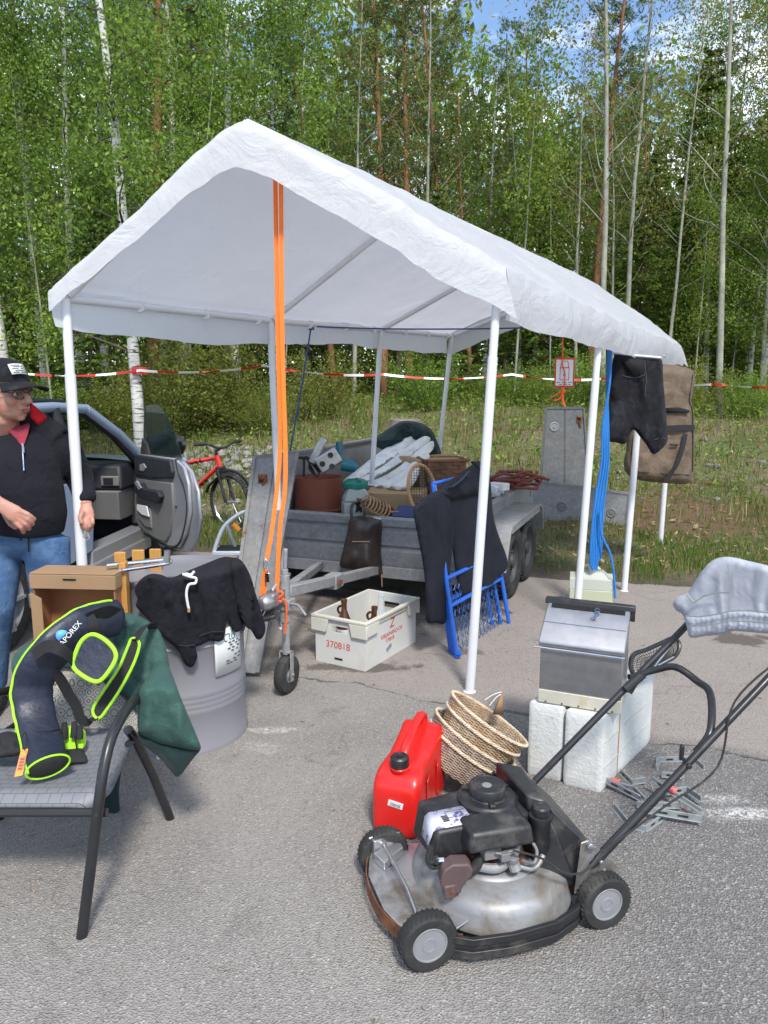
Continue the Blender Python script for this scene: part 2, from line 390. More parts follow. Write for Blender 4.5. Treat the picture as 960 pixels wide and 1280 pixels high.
M['old_wood'] = mat('old_wood', (.42, .24, .10), .5, 0, .2, 10, .12, 40)
M['car_paint'] = mat('car_paint', (.27, .34, .46), .35, .1, .04, 3, .02, 10, coat=.6)
M['car_silver'] = mat('car_silver', (.34, .35, .37), .35, .4, .05, 3, .02, 10, coat=.4)
M['car_grey_trim'] = mat('car_grey_trim', (.15, .148, .145), .65, 0, .06, 5, .1, 200)
M['car_dark_trim'] = mat('car_dark_trim', (.012, .014, .019), .6, 0, .15, 5, .1, 200)
M['skin'] = mat('skin', (.40, .215, .155), .55, 0, .12, 22, .3, 45, (.44, .16, .115), (.46, .66), 14)
M['red_fleece'] = fabric('red_fleece', (.36, .008, .014), 300, .1, .3, sheen=.02)
M['red_shirt'] = fabric('red_shirt', (.26, .035, .055), 400, .1, .4, sheen=.02)
M['hair'] = mat('hair', (.30, .28, .26), .8, 0, .3, 60, .5, 200)
M['silver_paint'] = mat('silver_paint', (.46, .46, .47), .32, .75, .12, 6, .08, 30, (.27, .24, .19), (.50, .66), 7)
M['dirty_deck'] = mat('dirty_deck', (.27, .275, .28), .46, .25, .14, 7, .12, 40, (.17, .145, .11), (.44, .66), 9)
M['grey_clamp'] = mat('grey_clamp', (.22, .245, .25), .55, 0, .1, 9, .08, 50, (.13, .13, .12), (.55, .7), 9)
M['pink_grip'] = mat('pink_grip', (.60, .13, .12), .6)
M['teal_tool'] = mat('teal_tool', (.02, .13, .17), .4, 0, .15, 9)
M['green_lid'] = mat('green_lid', (.01, .17, .12), .4)
M['grey_green'] = mat('grey_green', (.33, .38, .34), .6, 0, .08, 9)
M['blue_book'] = mat('blue_book', (.012, .03, .12), .4)
M['bark_basket'] = mat('bark_basket', (.17, .075, .035), .7, 0, .3, 25, .4, 60, (.09, .04, .02), (.5, .62), 8)
M['jute'] = mat('jute', (.36, .23, .13), .9, 0, .3, 60, .5, 200)
M['bike_red'] = mat('bike_red', (.66, .03, .02), .3, 0, .05, 5, coat=.4)
M['ladder_alu'] = mat('ladder_alu', (.62, .66, .72), .35, .3, .06, 6)
M['brown_glass'] = mat('brown_glass', (.07, .022, .008), .15, 0, .1, 9, coat=.5)
M['orange_tag'] = mat('orange_tag', (.85, .30, .05), .6)
M['amber'] = mat('amber', (.7, .25, .03), .3)
M['purple_label'] = mat('purple_label', (.55, .56, .66), .5, 0, .05, 6, .05, 20, (.12, .09, .28), (.56, .60), 26)
M['muffler'] = mat('muffler', (.115, .075, .075), .6, .2, .2, 10, .2, 60, (.08, .045, .035), (.52, .66), 9)
M['grey_sling'] = None

def glass_mat(name, col, alpha, rough=.03):
    m, t, b, o = new_mat(name); b.inputs['Base Color'].default_value = (*col, 1); b.inputs['Roughness'].default_value = rough
    tr = t.nodes.new('ShaderNodeBsdfTransparent'); tr.inputs[0].default_value = (*[1 - (1 - c) * .5 for c in col], 1)
    ms = t.nodes.new('ShaderNodeMixShader'); ms.inputs[0].default_value = alpha
    t.links.new(tr.outputs[0], ms.inputs[1]); t.links.new(b.outputs[0], ms.inputs[2]); t.links.new(ms.outputs[0], o.inputs[0]); return m
M['car_glass'] = glass_mat('car_glass', (.06, .10, .10), .20)
M['clear_glass'] = glass_mat('clear_glass', (.75, .8, .8), .3)
M['lens_glass'] = glass_mat('lens_glass', (.3, .3, .3), .14)
M['mirror'] = mat('mirror', (.35, .4, .42), .04, 1, .02)
def translucent_mat(name, col, trans, rough=.6, bump=.4, bs=7, tcol=None, crinkle=True):
    m, t, b, o = new_mat(name); v = n_coord(t)
    c = n_mix(t, n_noise(t, 2.5, 5, .6, v), sc(col, .94), sc(col, 1.04)); c = n_mix(t, n_ramp(t, n_noise(t, 1.3, 7, .7, v, .5), [(.52, 0), (.72, .22)]), c, sc(col, .62)); t.links.new(c, b.inputs['Base Color']); b.inputs['Roughness'].default_value = rough
    tr = t.nodes.new('ShaderNodeBsdfTranslucent'); tr.inputs[0].default_value = (*(tcol or col), 1)
    ms = t.nodes.new('ShaderNodeMixShader'); ms.inputs[0].default_value = trans
    if crinkle:
        h = n_math(t, 'ADD', n_math(t, 'MULTIPLY', n_noise(t, bs, 6, .6, v, 1.2), 1.0), n_math(t, 'MULTIPLY', n_noise(t, 45, 4, .6, v, .5), .12)); n_bump(t, b, h, bump, .05)
    t.links.new(b.outputs[0], ms.inputs[1]); t.links.new(tr.outputs[0], ms.inputs[2]); t.links.new(ms.outputs[0], o.inputs[0]); return m
M['tent'] = translucent_mat('tent_fabric', (.68, .70, .715), .46, .5, .42, 4, (.69, .675, .71))
M['jerrycan'] = translucent_mat('jerrycan_plastic', (.66, .69, .62), .35, .4, .1, 5, (.7, .75, .5))
M['liquid_band'] = translucent_mat('jerrycan_liquid', (.60, .64, .46), .3, .35, .05, 5, (.56, .62, .32))

# patterned seat pad: rows of scale-like circles
def pad_mat():
    m, t, b, o = new_mat('scale_pattern_pad'); v = n_coord(t)
    vo = t.nodes.new('ShaderNodeTexVoronoi'); vo.inputs['Scale'].default_value = 30; vo.inputs['Randomness'].default_value = .08; t.links.new(v, vo.inputs['Vector'])
    ring = n_math(t, 'SINE', n_math(t, 'MULTIPLY', vo.outputs['Distance'], 26))
    c = n_mix(t, n_ramp(t, ring, [(.45, 0), (.75, 1)]), (.36, .345, .30), (.12, .115, .11))
    t.links.new(c, b.inputs['Base Color']); b.inputs['Roughness'].default_value = .9; n_bump(t, b, n_noise(t, 300, 2, .5, v), .3); return m
M['pad'] = pad_mat()
def sling_mat():
    m, t, b, o = new_mat('grey_woven_seat'); v = n_coord(t)
    br = t.nodes.new('ShaderNodeTexBrick'); br.inputs['Scale'].default_value = 15; br.inputs['Mortar Size'].default_value = .012; br.inputs['Brick Width'].default_value = .55; br.inputs['Row Height'].default_value = .45
    t.links.new(v, br.inputs['Vector'])
    c = n_mix(t, br.outputs['Fac'], n_mix(t, n_noise(t, 8, 5, .6, v), (.13, .135, .15), (.21, .215, .235)), (.05, .05, .055))
    t.links.new(c, b.inputs['Base Color']); b.inputs['Roughness'].default_value = .55
    n_bump(t, b, n_math(t, 'SUBTRACT', 1, br.outputs['Fac']), .5, .006); return m
M['grey_sling'] = sling_mat()
def wicker_mat(name, col, su, sv):
    m, t, b, o = new_mat(name); v = n_coord(t, 'UV')
    ck = t.nodes.new('ShaderNodeTexChecker'); return m
def stripe_tape():
    m, t, b, o = new_mat('barrier_tape'); v = n_coord(t, 'Object'); s = t.nodes.new('ShaderNodeSeparateXYZ'); t.links.new(v, s.inputs[0])
    f = n_math(t, 'FRACT', n_math(t, 'MULTIPLY', s.outputs[0], 1.55)); c = n_mix(t, n_math(t, 'GREATER_THAN', f, .5), (.78, .76, .74), (.42, .02, .015))
    t.links.new(c, b.inputs['Base Color']); b.inputs['Roughness'].default_value = .4; return m
M['tape'] = stripe_tape()
def birch_bark():
    m, t, b, o = new_mat('birch_bark'); v = n_coord(t); mp = t.nodes.new('ShaderNodeMapping'); mp.inputs['Scale'].default_value = (2, 2, 14); t.links.new(v, mp.inputs[0])
    c = n_mix(t, n_ramp(t, n_noise(t, 1.6, 6, .7, mp.outputs[0], .4), [(.52, 0), (.60, 1)]), n_mix(t, n_noise(t, 6, 4, .6, v), (.46, .45, .42), (.66, .65, .61)), (.045, .04, .035))
    t.links.new(c, b.inputs['Base Color']); b.inputs['Roughness'].default_value = .75; n_bump(t, b, n_noise(t, 2, 6, .7, mp.outputs[0]), .3, .02); return m
M['birch'] = birch_bark()
def bark(name, a, b_, sz=14):
    m, t, b, o = new_mat(name); v = n_coord(t); mp = t.nodes.new('ShaderNodeMapping'); mp.inputs['Scale'].default_value = (sz, sz, 3); t.links.new(v, mp.inputs[0])
    c = n_mix(t, n_ramp(t, n_noise(t, 1.2, 7, .7, mp.outputs[0]), [(.35, 0), (.65, 1)]), a, b_); t.links.new(c, b.inputs['Base Color']); b.inputs['Roughness'].default_value = .9
    n_bump(t, b, n_noise(t, 1.5, 6, .7, mp.outputs[0]), .8, .03); return m
M['aspen'] = bark('aspen_bark', (.17, .17, .13), (.36, .36, .29), 5)
M['pine_bark'] = bark('pine_bark', (.12, .055, .03), (.36, .17, .08), 9)
M['dark_bark'] = bark('dark_bark', (.045, .035, .028), (.12, .10, .08), 9)
M['leaf_birch'] = leafmat('leaf_birch', (.145, .245, .040), .52); M['leaf_birch2'] = leafmat('leaf_birch_light', (.24, .36, .065), .52); M['leaf_birch3'] = leafmat('leaf_birch_deep', (.10, .165, .038), .5)
M['leaf_aspen'] = leafmat('leaf_aspen', (.21, .21, .06), .5); M['leaf_aspen2'] = leafmat('leaf_aspen_red', (.20, .15, .05), .5)
M['needle_pine'] = leafmat('needle_pine', (.075, .125, .042), .3); M['needle_pine2'] = leafmat('needle_pine_light', (.12, .175, .05), .3)
M['needle_spruce'] = leafmat('needle_spruce', (.075, .135, .025), .3); M['needle_spruce2'] = leafmat('needle_spruce_light', (.15, .23, .03), .35)
M['leaf_bush'] = leafmat('leaf_bush', (.19, .25, .045), .5); M['leaf_bush2'] = leafmat('leaf_bush_olive', (.24, .245, .065), .5)
M['grass_a'] = leafmat('grass_fresh', (.10, .19, .03)); M['grass_b'] = leafmat('grass_yellow', (.21, .23, .06)); M['grass_c'] = leafmat('grass_straw', (.36, .30, .17), .3)
M['litter'] = leafmat('dead_leaves', (.20, .12, .06), .1)
M['stone'] = mat('stone', (.24, .225, .205), .9, 0, .3, 3, .4, 20)
# ================================================================ GROUND
def edge(x, y): return y - (6.75 - .30 * x)                     # >0: past the rim of the asphalt
def terrain(x, y):
    e = edge(x, y)
    if e < -.3: return 0.0
    h = .03 * sstep(-.1, .6, e) + 1.15 * sstep(1.5, 9.5, e) + .012 * max(0, e - 9.5)
    a = sstep(0, 2, e)
    h += a * (.07 * nz(x * .7, y * .7) + .03 * nz(x * 2.3, y * 2.3, 4))
    h += .35 * math.exp(-(((x + 2.6) / 1.1) ** 2 + ((y - 11.4) / .9) ** 2))       # gravel heap behind the bicycle
    return h
xs = sorted(set([-400, -200, -100, -60, -40, -30, -25, -20, -16, -13, -11] + [round(-10 + .2 * i, 2) for i in range(101)] + [11, 13, 16, 20, 25, 30, 40, 60, 100, 200, 400]))
ys = sorted(set([-60, -30, -15, -8, -4, -2, 0, 2, 3, 4] + [round(4.6 + .2 * i, 2) for i in range(80)] + [21, 22, 24, 26, 29, 33, 38, 45, 60, 90, 140, 220, 400, 800]))
mb = MB(); nx = len(xs)
mb.add([(x, y, terrain(x, y)) for y in ys for x in xs], [(j * nx + i, j * nx + i + 1, (j + 1) * nx + i + 1, (j + 1) * nx + i) for j in range(len(ys) - 1) for i in range(nx - 1)])
def ground_mat():
    m, t, b, o = new_mat('verge_soil'); v = n_coord(t); s = t.nodes.new('ShaderNodeSeparateXYZ'); t.links.new(v, s.inputs[0])
    e = n_math(t, 'SUBTRACT', s.outputs[1], n_math(t, 'SUBTRACT', 6.75, n_math(t, 'MULTIPLY', s.outputs[0], .30)))
    e = n_math(t, 'ADD', e, n_math(t, 'MULTIPLY', n_math(t, 'SUBTRACT', n_noise(t, 1.2, 5, .6, v), .5), 1.2))
    dirt = n_mix(t, n_noise(t, 30, 6, .7, v), (.05, .04, .032), (.14, .11, .085))
    gr = n_mix(t, n_ramp(t, n_noise(t, 1.1, 6, .65, v), [(.42, 0), (.60, 1)]), (.10, .15, .035), (.20, .155, .095))
    gr = n_mix(t, n_ramp(t, n_noise(t, 22, 6, .7, v), [(.45, 0), (.62, 1)]), gr, (.26, .20, .13))
    gr = n_mix(t, n_ramp(t, n_noise(t, .8, 3, .6, v, .4), [(.60, 0), (.70, 1)]), gr, (.15, .085, .04))
    sp_ = n_math(t, 'SQRT', n_math(t, 'ADD', n_math(t, 'POWER', n_math(t, 'DIVIDE', n_math(t, 'SUBTRACT', s.outputs[0], 3.3), 1.6), 2), n_math(t, 'POWER', n_math(t, 'DIVIDE', n_math(t, 'SUBTRACT', s.outputs[1], 8.6), 1.0), 2)))
    gr = n_mix(t, n_ramp(t, n_math(t, 'SUBTRACT', n_math(t, 'MULTIPLY', n_noise(t, 3, 7, .7, v), 2.2), sp_), [(.0, 0), (.35, .85)]), gr, n_mix(t, n_noise(t, 9, 5, .6, v), (.13, .062, .028), (.21, .135, .07)))
    c = n_mix(t, n_ramp(t, e, [(.0, 0), (.55, 1)]), dirt, gr); t.links.new(c, b.inputs['Base Color']); b.inputs['Roughness'].default_value = .95
    n_bump(t, b, n_noise(t, 18, 8, .75, v), .9, .08); return m
struct(obj('ground', mb, ground_mat(), smooth=180))

def asphalt_mat():
    m, t, b, o = new_mat('asphalt'); v = n_coord(t); s = t.nodes.new('ShaderNodeSeparateXYZ'); t.links.new(v, s.inputs[0])
    P1, P2 = G(300, 834), G(955, 950); d = (P2 - P1).normalized(); nx_, ny_ = -d.y, d.x; k0 = nx_ * P1.x + ny_ * P1.y
    line = n_math(t, 'SUBTRACT', n_math(t, 'ADD', n_math(t, 'MULTIPLY', s.outputs[0], nx_), n_math(t, 'MULTIPLY', s.outputs[1], ny_)), k0)
    wob = n_math(t, 'MULTIPLY', n_math(t, 'SUBTRACT', n_noise(t, 2.2, 5, .6, v), .5), .28)
    wob = n_math(t, 'ADD', wob, n_math(t, 'MULTIPLY', n_math(t, 'SUBTRACT', n_noise(t, 14, 4, .6, v), .5), .05))
    q = n_math(t, 'ADD', line, wob)
    agg = t.nodes.new('ShaderNodeTexVoronoi'); agg.inputs['Scale'].default_value = 150; t.links.new(v, agg.inputs['Vector'])
    ag = t.nodes.new('ShaderNodeSeparateColor'); t.links.new(agg.outputs['Color'], ag.inputs[0])
    big = n_ramp(t, n_noise(t, .7, 6, .62, v, .5), [(.36, 0), (.64, 1)])
    right = n_ramp(t, n_math(t, 'ADD', n_math(t, 'MULTIPLY', s.outputs[0], .55), n_math(t, 'MULTIPLY', n_noise(t, 1.3, 4, .6, v), .9)), [(.45, 0), (1.0, 1)])
    near = n_mix(t, big, (.222, .207, .190), (.300, .280, .254)); near = n_mix(t, right, near, (.165, .157, .150))
    near = n_mix(t, n_ramp(t, ag.outputs[0], [(.6, 0), (.85, .5)]), near, (.33, .313, .288))
    near = n_mix(t, n_ramp(t, ag.outputs[1], [(.0, .5), (.22, 0)]), near, (.10, .097, .094))
    near = n_mix(t, n_ramp(t, ag.outputs[2], [(.95, 0), (.965, .7)]), near, (.42, .40, .37))
    far = n_mix(t, n_noise(t, 2.2, 6, .65, v), (.25, .222, .200), (.335, .300, .272))
    far = n_mix(t, n_ramp(t, ag.outputs[0], [(.6, 0), (.85, .55)]), far, (.34, .30, .26))
    far = n_mix(t, n_ramp(t, ag.outputs[1], [(.0, .5), (.2, 0)]), far, (.11, .09, .078))
    c = n_mix(t, n_ramp(t, q, [(-.05, 0), (.10, 1)]), near, far)
    # wet stains, sand drifts, lime spills, the crack itself
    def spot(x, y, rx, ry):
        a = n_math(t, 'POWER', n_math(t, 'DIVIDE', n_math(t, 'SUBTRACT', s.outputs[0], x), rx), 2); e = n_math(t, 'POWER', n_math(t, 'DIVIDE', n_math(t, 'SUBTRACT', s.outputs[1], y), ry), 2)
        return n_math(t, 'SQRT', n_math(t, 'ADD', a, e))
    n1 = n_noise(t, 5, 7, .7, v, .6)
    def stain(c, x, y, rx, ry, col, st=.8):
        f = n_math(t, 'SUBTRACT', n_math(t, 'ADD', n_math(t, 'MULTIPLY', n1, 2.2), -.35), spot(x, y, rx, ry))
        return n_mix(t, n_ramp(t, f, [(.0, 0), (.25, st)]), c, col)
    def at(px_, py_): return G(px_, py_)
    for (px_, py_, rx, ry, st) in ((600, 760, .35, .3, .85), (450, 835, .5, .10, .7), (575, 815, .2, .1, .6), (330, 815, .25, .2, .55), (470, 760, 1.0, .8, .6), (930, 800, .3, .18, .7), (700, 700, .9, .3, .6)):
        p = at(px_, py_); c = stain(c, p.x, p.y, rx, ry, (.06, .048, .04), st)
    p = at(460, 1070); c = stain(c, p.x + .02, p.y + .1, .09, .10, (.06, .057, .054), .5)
    sp = n_ramp(t, n_noise(t, 40, 6, .75, v, .4), [(.42, 0), (.6, 1)])
    for (px_, py_, rx, ry, st) in ((345, 913, .22, .05, .75), (925, 1018, .22, .07, .9), (900, 1000, .16, .06, .55), (330, 935, .16, .1, .3), (730, 1128, .06, .03, .5)):
        p = at(px_, py_); f = n_math(t, 'SUBTRACT', n_math(t, 'ADD', n_math(t, 'MULTIPLY', n1, 2.0), -.2), spot(p.x, p.y, rx, ry))
        c = n_mix(t, n_math(t, 'MULTIPLY', n_ramp(t, f, [(.0, 0), (.7, st)]), sp), c, (.74, .73, .71))
    crk = n_math(t, 'ABSOLUTE', q); wn = n_math(t, 'ADD', .004, n_math(t, 'MULTIPLY', n_ramp(t, n_noise(t, 3.1, 4, .6, v), [(.5, 0), (.8, 1)]), .035))
    cm = n_ramp(t, n_math(t, 'DIVIDE', crk, wn), [(.55, 1), (1.0, 0)]); c = n_mix(t, n_math(t, 'MULTIPLY', cm, .62), c, (.07, .06, .05))
    ve = t.nodes.new('ShaderNodeTexVoronoi'); ve.feature = 'DISTANCE_TO_EDGE'; ve.inputs['Scale'].default_value = .62
    vm = t.nodes.new('ShaderNodeVectorMath'); vm.operation = 'ADD'; nv = t.nodes.new('ShaderNodeTexNoise'); nv.inputs['Scale'].default_value = 1.7; nv.inputs['Detail'].default_value = 6; t.links.new(v, nv.inputs['Vector'])
    vs_ = t.nodes.new('ShaderNodeVectorMath'); vs_.operation = 'SCALE'; vs_.inputs['Scale'].default_value = .9; t.links.new(nv.outputs['Color'], vs_.inputs[0]); t.links.new(v, vm.inputs[0]); t.links.new(vs_.outputs[0], vm.inputs[1]); t.links.new(vm.outputs[0], ve.inputs['Vector'])
    hair = n_math(t, 'MULTIPLY', n_ramp(t, ve.outputs['Distance'], [(.0012, .32), (.0045, 0)]), n_ramp(t, n_noise(t, 1.1, 4, .6, v), [(.47, 0), (.56, 1)])); c = n_mix(t, hair, c, (.06, .056, .05))
    oil = n_ramp(t, n_noise(t, 1.9, 6, .68, v, .8), [(.60, 0), (.70, .42)]); c = n_mix(t, oil, c, (.085, .08, .075))
    t.links.new(c, b.inputs['Base Color']); b.inputs['Roughness'].default_value = .93; b.inputs['Specular IOR Level'].default_value = .2
    h = n_math(t, 'ADD', n_math(t, 'MULTIPLY', agg.outputs['Distance'], .8), n_math(t, 'MULTIPLY', n_noise(t, 60, 4, .6, v), .6)); h = n_math(t, 'SUBTRACT', h, n_math(t, 'MULTIPLY', cm, 2.0))
    n_bump(t, b, h, .7, .012); return m
mb = MB(); top = []
for i in range(240):
    x = -60 + i * .5 if not 80 < i < 160 else None
pts = [(-120, 40)] + [(x, 6.75 - .30 * x + .16 * nz(x * 1.1, 3.3) + .07 * nz(x * 5, 8.1)) for x in [-60, -40, -25, -15, -12] + [-10 + .1 * i for i in range(201)] + [12, 15, 20, 30]] + [(120, -30), (120, -60), (-120, -60)]
mb.add([(x, y, .004) for x, y in pts], [tuple(range(len(pts)))]); mb.f[0] = tuple(reversed(mb.f[0]))
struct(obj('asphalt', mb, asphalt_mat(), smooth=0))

# ---------------------------------------------------------------- grass, litter, gravel: nobody could count it
def raw_mesh(name, V, F, mats, mi):
    me = bpy.data.meshes.new(name); nv, nf = len(V), len(F); k = F.shape[1]
    me.vertices.add(nv); me.vertices.foreach_set('co', V.astype(np.float32).ravel())
    me.loops.add(nf * k); me.loops.foreach_set('vertex_index', F.astype(np.int32).ravel())
    me.polygons.add(nf); me.polygons.foreach_set('loop_start', np.arange(0, nf * k, k, dtype=np.int32)); me.polygons.foreach_set('loop_total', np.full(nf, k, dtype=np.int32))
    for q in mats: me.materials.append(q)
    me.polygons.foreach_set('material_index', mi.astype(np.int32)); me.update(calc_edges=True); me.validate(); return me
def blades(n, xr, er, hr, wd, probs, clump=1.0, seed=1, lean=.45):
    g = np.random.default_rng(seed); P = []
    while len(P) < n:
        x = g.uniform(*xr); e = er[0] + (er[1] - er[0]) * g.random() ** 1.35; y = 6.75 - .30 * x + e
        q = .5 + .9 * nz(x * .9, y * .9, 5) + .5 * nz(x * 3, y * 3, 9)
        if g.random() < q * (1 - .85 * math.exp(-(((x - 3.3) / 1.3) ** 2 + ((y - 8.6) / .9) ** 2))) * (sstep(-.05, .5, e + .35 * nz(x * 2, 1.7))): P.append((x, y, terrain(x, y) - .01, q))
    P = np.array(P); h = g.uniform(*hr, n) * (.6 + .6 * np.clip(P[:, 3], 0, 1)); a = g.uniform(0, 2 * math.pi, n); la = g.uniform(0, 2 * math.pi, n); ll = g.uniform(.1, lean, n) * h
    wv = np.stack([np.cos(a), np.sin(a), 0 * a], 1) * (wd * g.uniform(.6, 1.4, n))[:, None]; b0 = P[:, :3]
    lv = np.stack([np.cos(la) * ll, np.sin(la) * ll, h], 1); mid = b0 + lv * np.array([.35, .35, .6]); tip = b0 + lv
    V = np.stack([b0 - wv, b0 + wv, mid + wv * .8, tip], 1); V2 = np.stack([b0 - wv, mid + wv * .8, tip, mid - wv * .8], 1)
    V = np.stack([b0 - wv, b0 + wv, mid + wv * .75, tip, mid - wv * .75], 1).reshape(-1, 3); i = np.arange(n) * 5
    F = np.stack([i, i + 1, i + 2, i + 3, i + 4], 1); return V, F, g.choice(len(probs), n, p=probs)
V1, F1, m1 = blades(64000, (-7, 8), (-.05, 4.5), (.03, .11), .003, [.68, .20, .12], 1, 1)
V2, F2, m2 = blades(52000, (-9, 12), (2.6, 13), (.07, .30), .0032, [.46, .28, .26], 1, 2, .35)
V = np.concatenate([V1, V2]); F = np.concatenate([F1, F2 + len(V1)])
o = bpy.data.objects.new('grass', raw_mesh('grass', V, F, [M['grass_a'], M['grass_b'], M['grass_c']], np.concatenate([m1, m2]))); COL.objects.link(o)
tag(o, 'tufts of green and straw coloured grass on the verge behind the asphalt', 'grass', kind='stuff')
def cards(n, xr, er, s, lift, seed, upright=.3, yr=None, bias=1.2):
    g = np.random.default_rng(seed); x = g.uniform(*xr, n); e = er[0] + (er[1] - er[0]) * g.random(n) ** bias; y = 6.75 - .30 * x + e
    z = np.array([terrain(a, b) for a, b in zip(x, y)]) + g.random(n) * lift + .006
    a = g.uniform(0, 2 * math.pi, n); u = np.stack([np.cos(a), np.sin(a), g.normal(0, upright, n)], 1); v = np.stack([-np.sin(a), np.cos(a), g.normal(0, upright, n)], 1)
    k = (s * g.uniform(.6, 1.4, n))[:, None]; c = np.stack([x, y, z], 1); V = np.stack([c - u * k, c + v * k * .45, c + u * k, c - v * k * .45], 1).reshape(-1, 3)
    return V, np.arange(n * 4).reshape(n, 4)
V, F = cards(9000, (-8, 10), (.5, 9), .032, .05, 5)
o = bpy.data.objects.new('leaf_litter', raw_mesh('leaf_litter', V, F, [M['litter'], M['grass_c']], RNG.integers(0, 2, len(F)))); COL.objects.link(o)
tag(o, 'dry brown leaf litter scattered over the verge', 'leaf litter', kind='stuff')
V, F = cards(26000, (-9, 13), (3.2, 10.5), .030, .30, 6, .6, bias=.8)
o = bpy.data.objects.new('low_weeds', raw_mesh('low_weeds', V, F, [M['leaf_bush'], M['grass_a'], M['leaf_birch2']], RNG.integers(0, 3, len(F)))); COL.objects.link(o)
tag(o, 'low leafy weeds covering the slope in front of the forest', 'weeds', kind='stuff')
def stones(n, cx, cy, sx, sy, r, seed, heap=True):
    g = random.Random(seed); mb = MB()
    for i in range(n):
        x = g.gauss(cx, sx); y = g.gauss(cy, sy); q = g.uniform(*r)
        Mr = Matrix.Rotation(g.uniform(0, 6), 3, 'Z') @ Matrix.Rotation(g.uniform(0, 3), 3, 'X'); mb.ball((x, y, terrain(x, y) + q * .25), (q, q * g.uniform(.6, .95), q * g.uniform(.4, .8)), 6, Mr)
    return mb
mb = stones(420, -2.6, 11.3, .75, .45, (.03, .09), 3); mb2 = stones(70, 4.2, 10.2, 1.6, .7, (.02, .06), 4); mb.add(mb2.v, mb2.f)
tag(obj('gravel', mb, M['stone'], smooth=0), 'pale stones and gravel heaped on the verge behind the bicycle and bag', 'gravel', kind='stuff')
mb = MB()                                                        # loose chips, twigs and leaf scraps on the asphalt
g = random.Random(11)
for i in range(420):
    x = g.uniform(-1.6, 1.7); y = g.uniform(1.5, 4.4); q = g.uniform(.0015, .004); mb.ball((x, y, .005 + q * .3), (q, q * .8, q * .6), 5, Matrix.Rotation(g.uniform(0, 6), 3, 'Z'))
for i in range(70):
    x = g.uniform(-1.6, 2.2); y = g.uniform(1.5, 5.5); a = g.uniform(0, 6); l = g.uniform(.006, .017); mb.add([(x - l * math.cos(a), y - l * math.sin(a), .006), (x + .5 * l * math.sin(a), y - .5 * l * math.cos(a), .011), (x + l * math.cos(a), y + l * math.sin(a), .007), (x - .5 * l * math.sin(a), y + .5 * l * math.cos(a), .012)], [(0, 1, 2, 3)])
for i in range(34):
    x = g.uniform(-1.5, 1.5); y = g.uniform(1.5, 4.2); a = g.uniform(0, 6); l = g.uniform(.02, .09); mb.tube([(x, y, .006), (x + l * .5 * math.cos(a), y + l * .5 * math.sin(a), .010), (x + l * math.cos(a + .3), y + l * math.sin(a + .3), .006)], .0012, 4)
tag(obj('asphalt_debris', mb, mat('debris', (.25, .19, .14), .9, 0, .5, 30), smooth=0), 'small grit and dry twigs scattered over the grey asphalt', 'debris', kind='stuff')

# ================================================================ FOREST
def leafmesh(name, C, A, s, asp, mats, probs, g, droop=None):
    """C: leaf centres; A: preferred long axis (or None) ; each leaf is a bent lozenge"""
    n = len(C); u = g.normal(0, 1, (n, 3)); 
    if A is not None: u = A + u * .55
    u /= np.linalg.norm(u, axis=1)[:, None] + 1e-9
    w_ = g.normal(0, 1, (n, 3)); w_ -= u * (w_ * u).sum(1)[:, None]; w_ /= np.linalg.norm(w_, axis=1)[:, None] + 1e-9
    k = (s * g.uniform(.6, 1.35, n))[:, None]
    V = np.stack([C - u * k, C + w_ * k * asp, C + u * k, C - w_ * k * asp], 1).reshape(-1, 3)
    return raw_mesh(name, V, np.arange(n * 4).reshape(n, 4), mats, g.choice(len(probs), n, p=probs))
def bent(p, d, l, g, k=5, up=0.0, wob=.12):
    pts = [Vector(p)]; d = Vector(d).normalized()
    for i in range(k):
        d = (d + Vector((g.gauss(0, wob), g.gauss(0, wob), g.gauss(0, wob) + up))).normalized(); pts.append(pts[-1] + d * (l / k))
    return pts
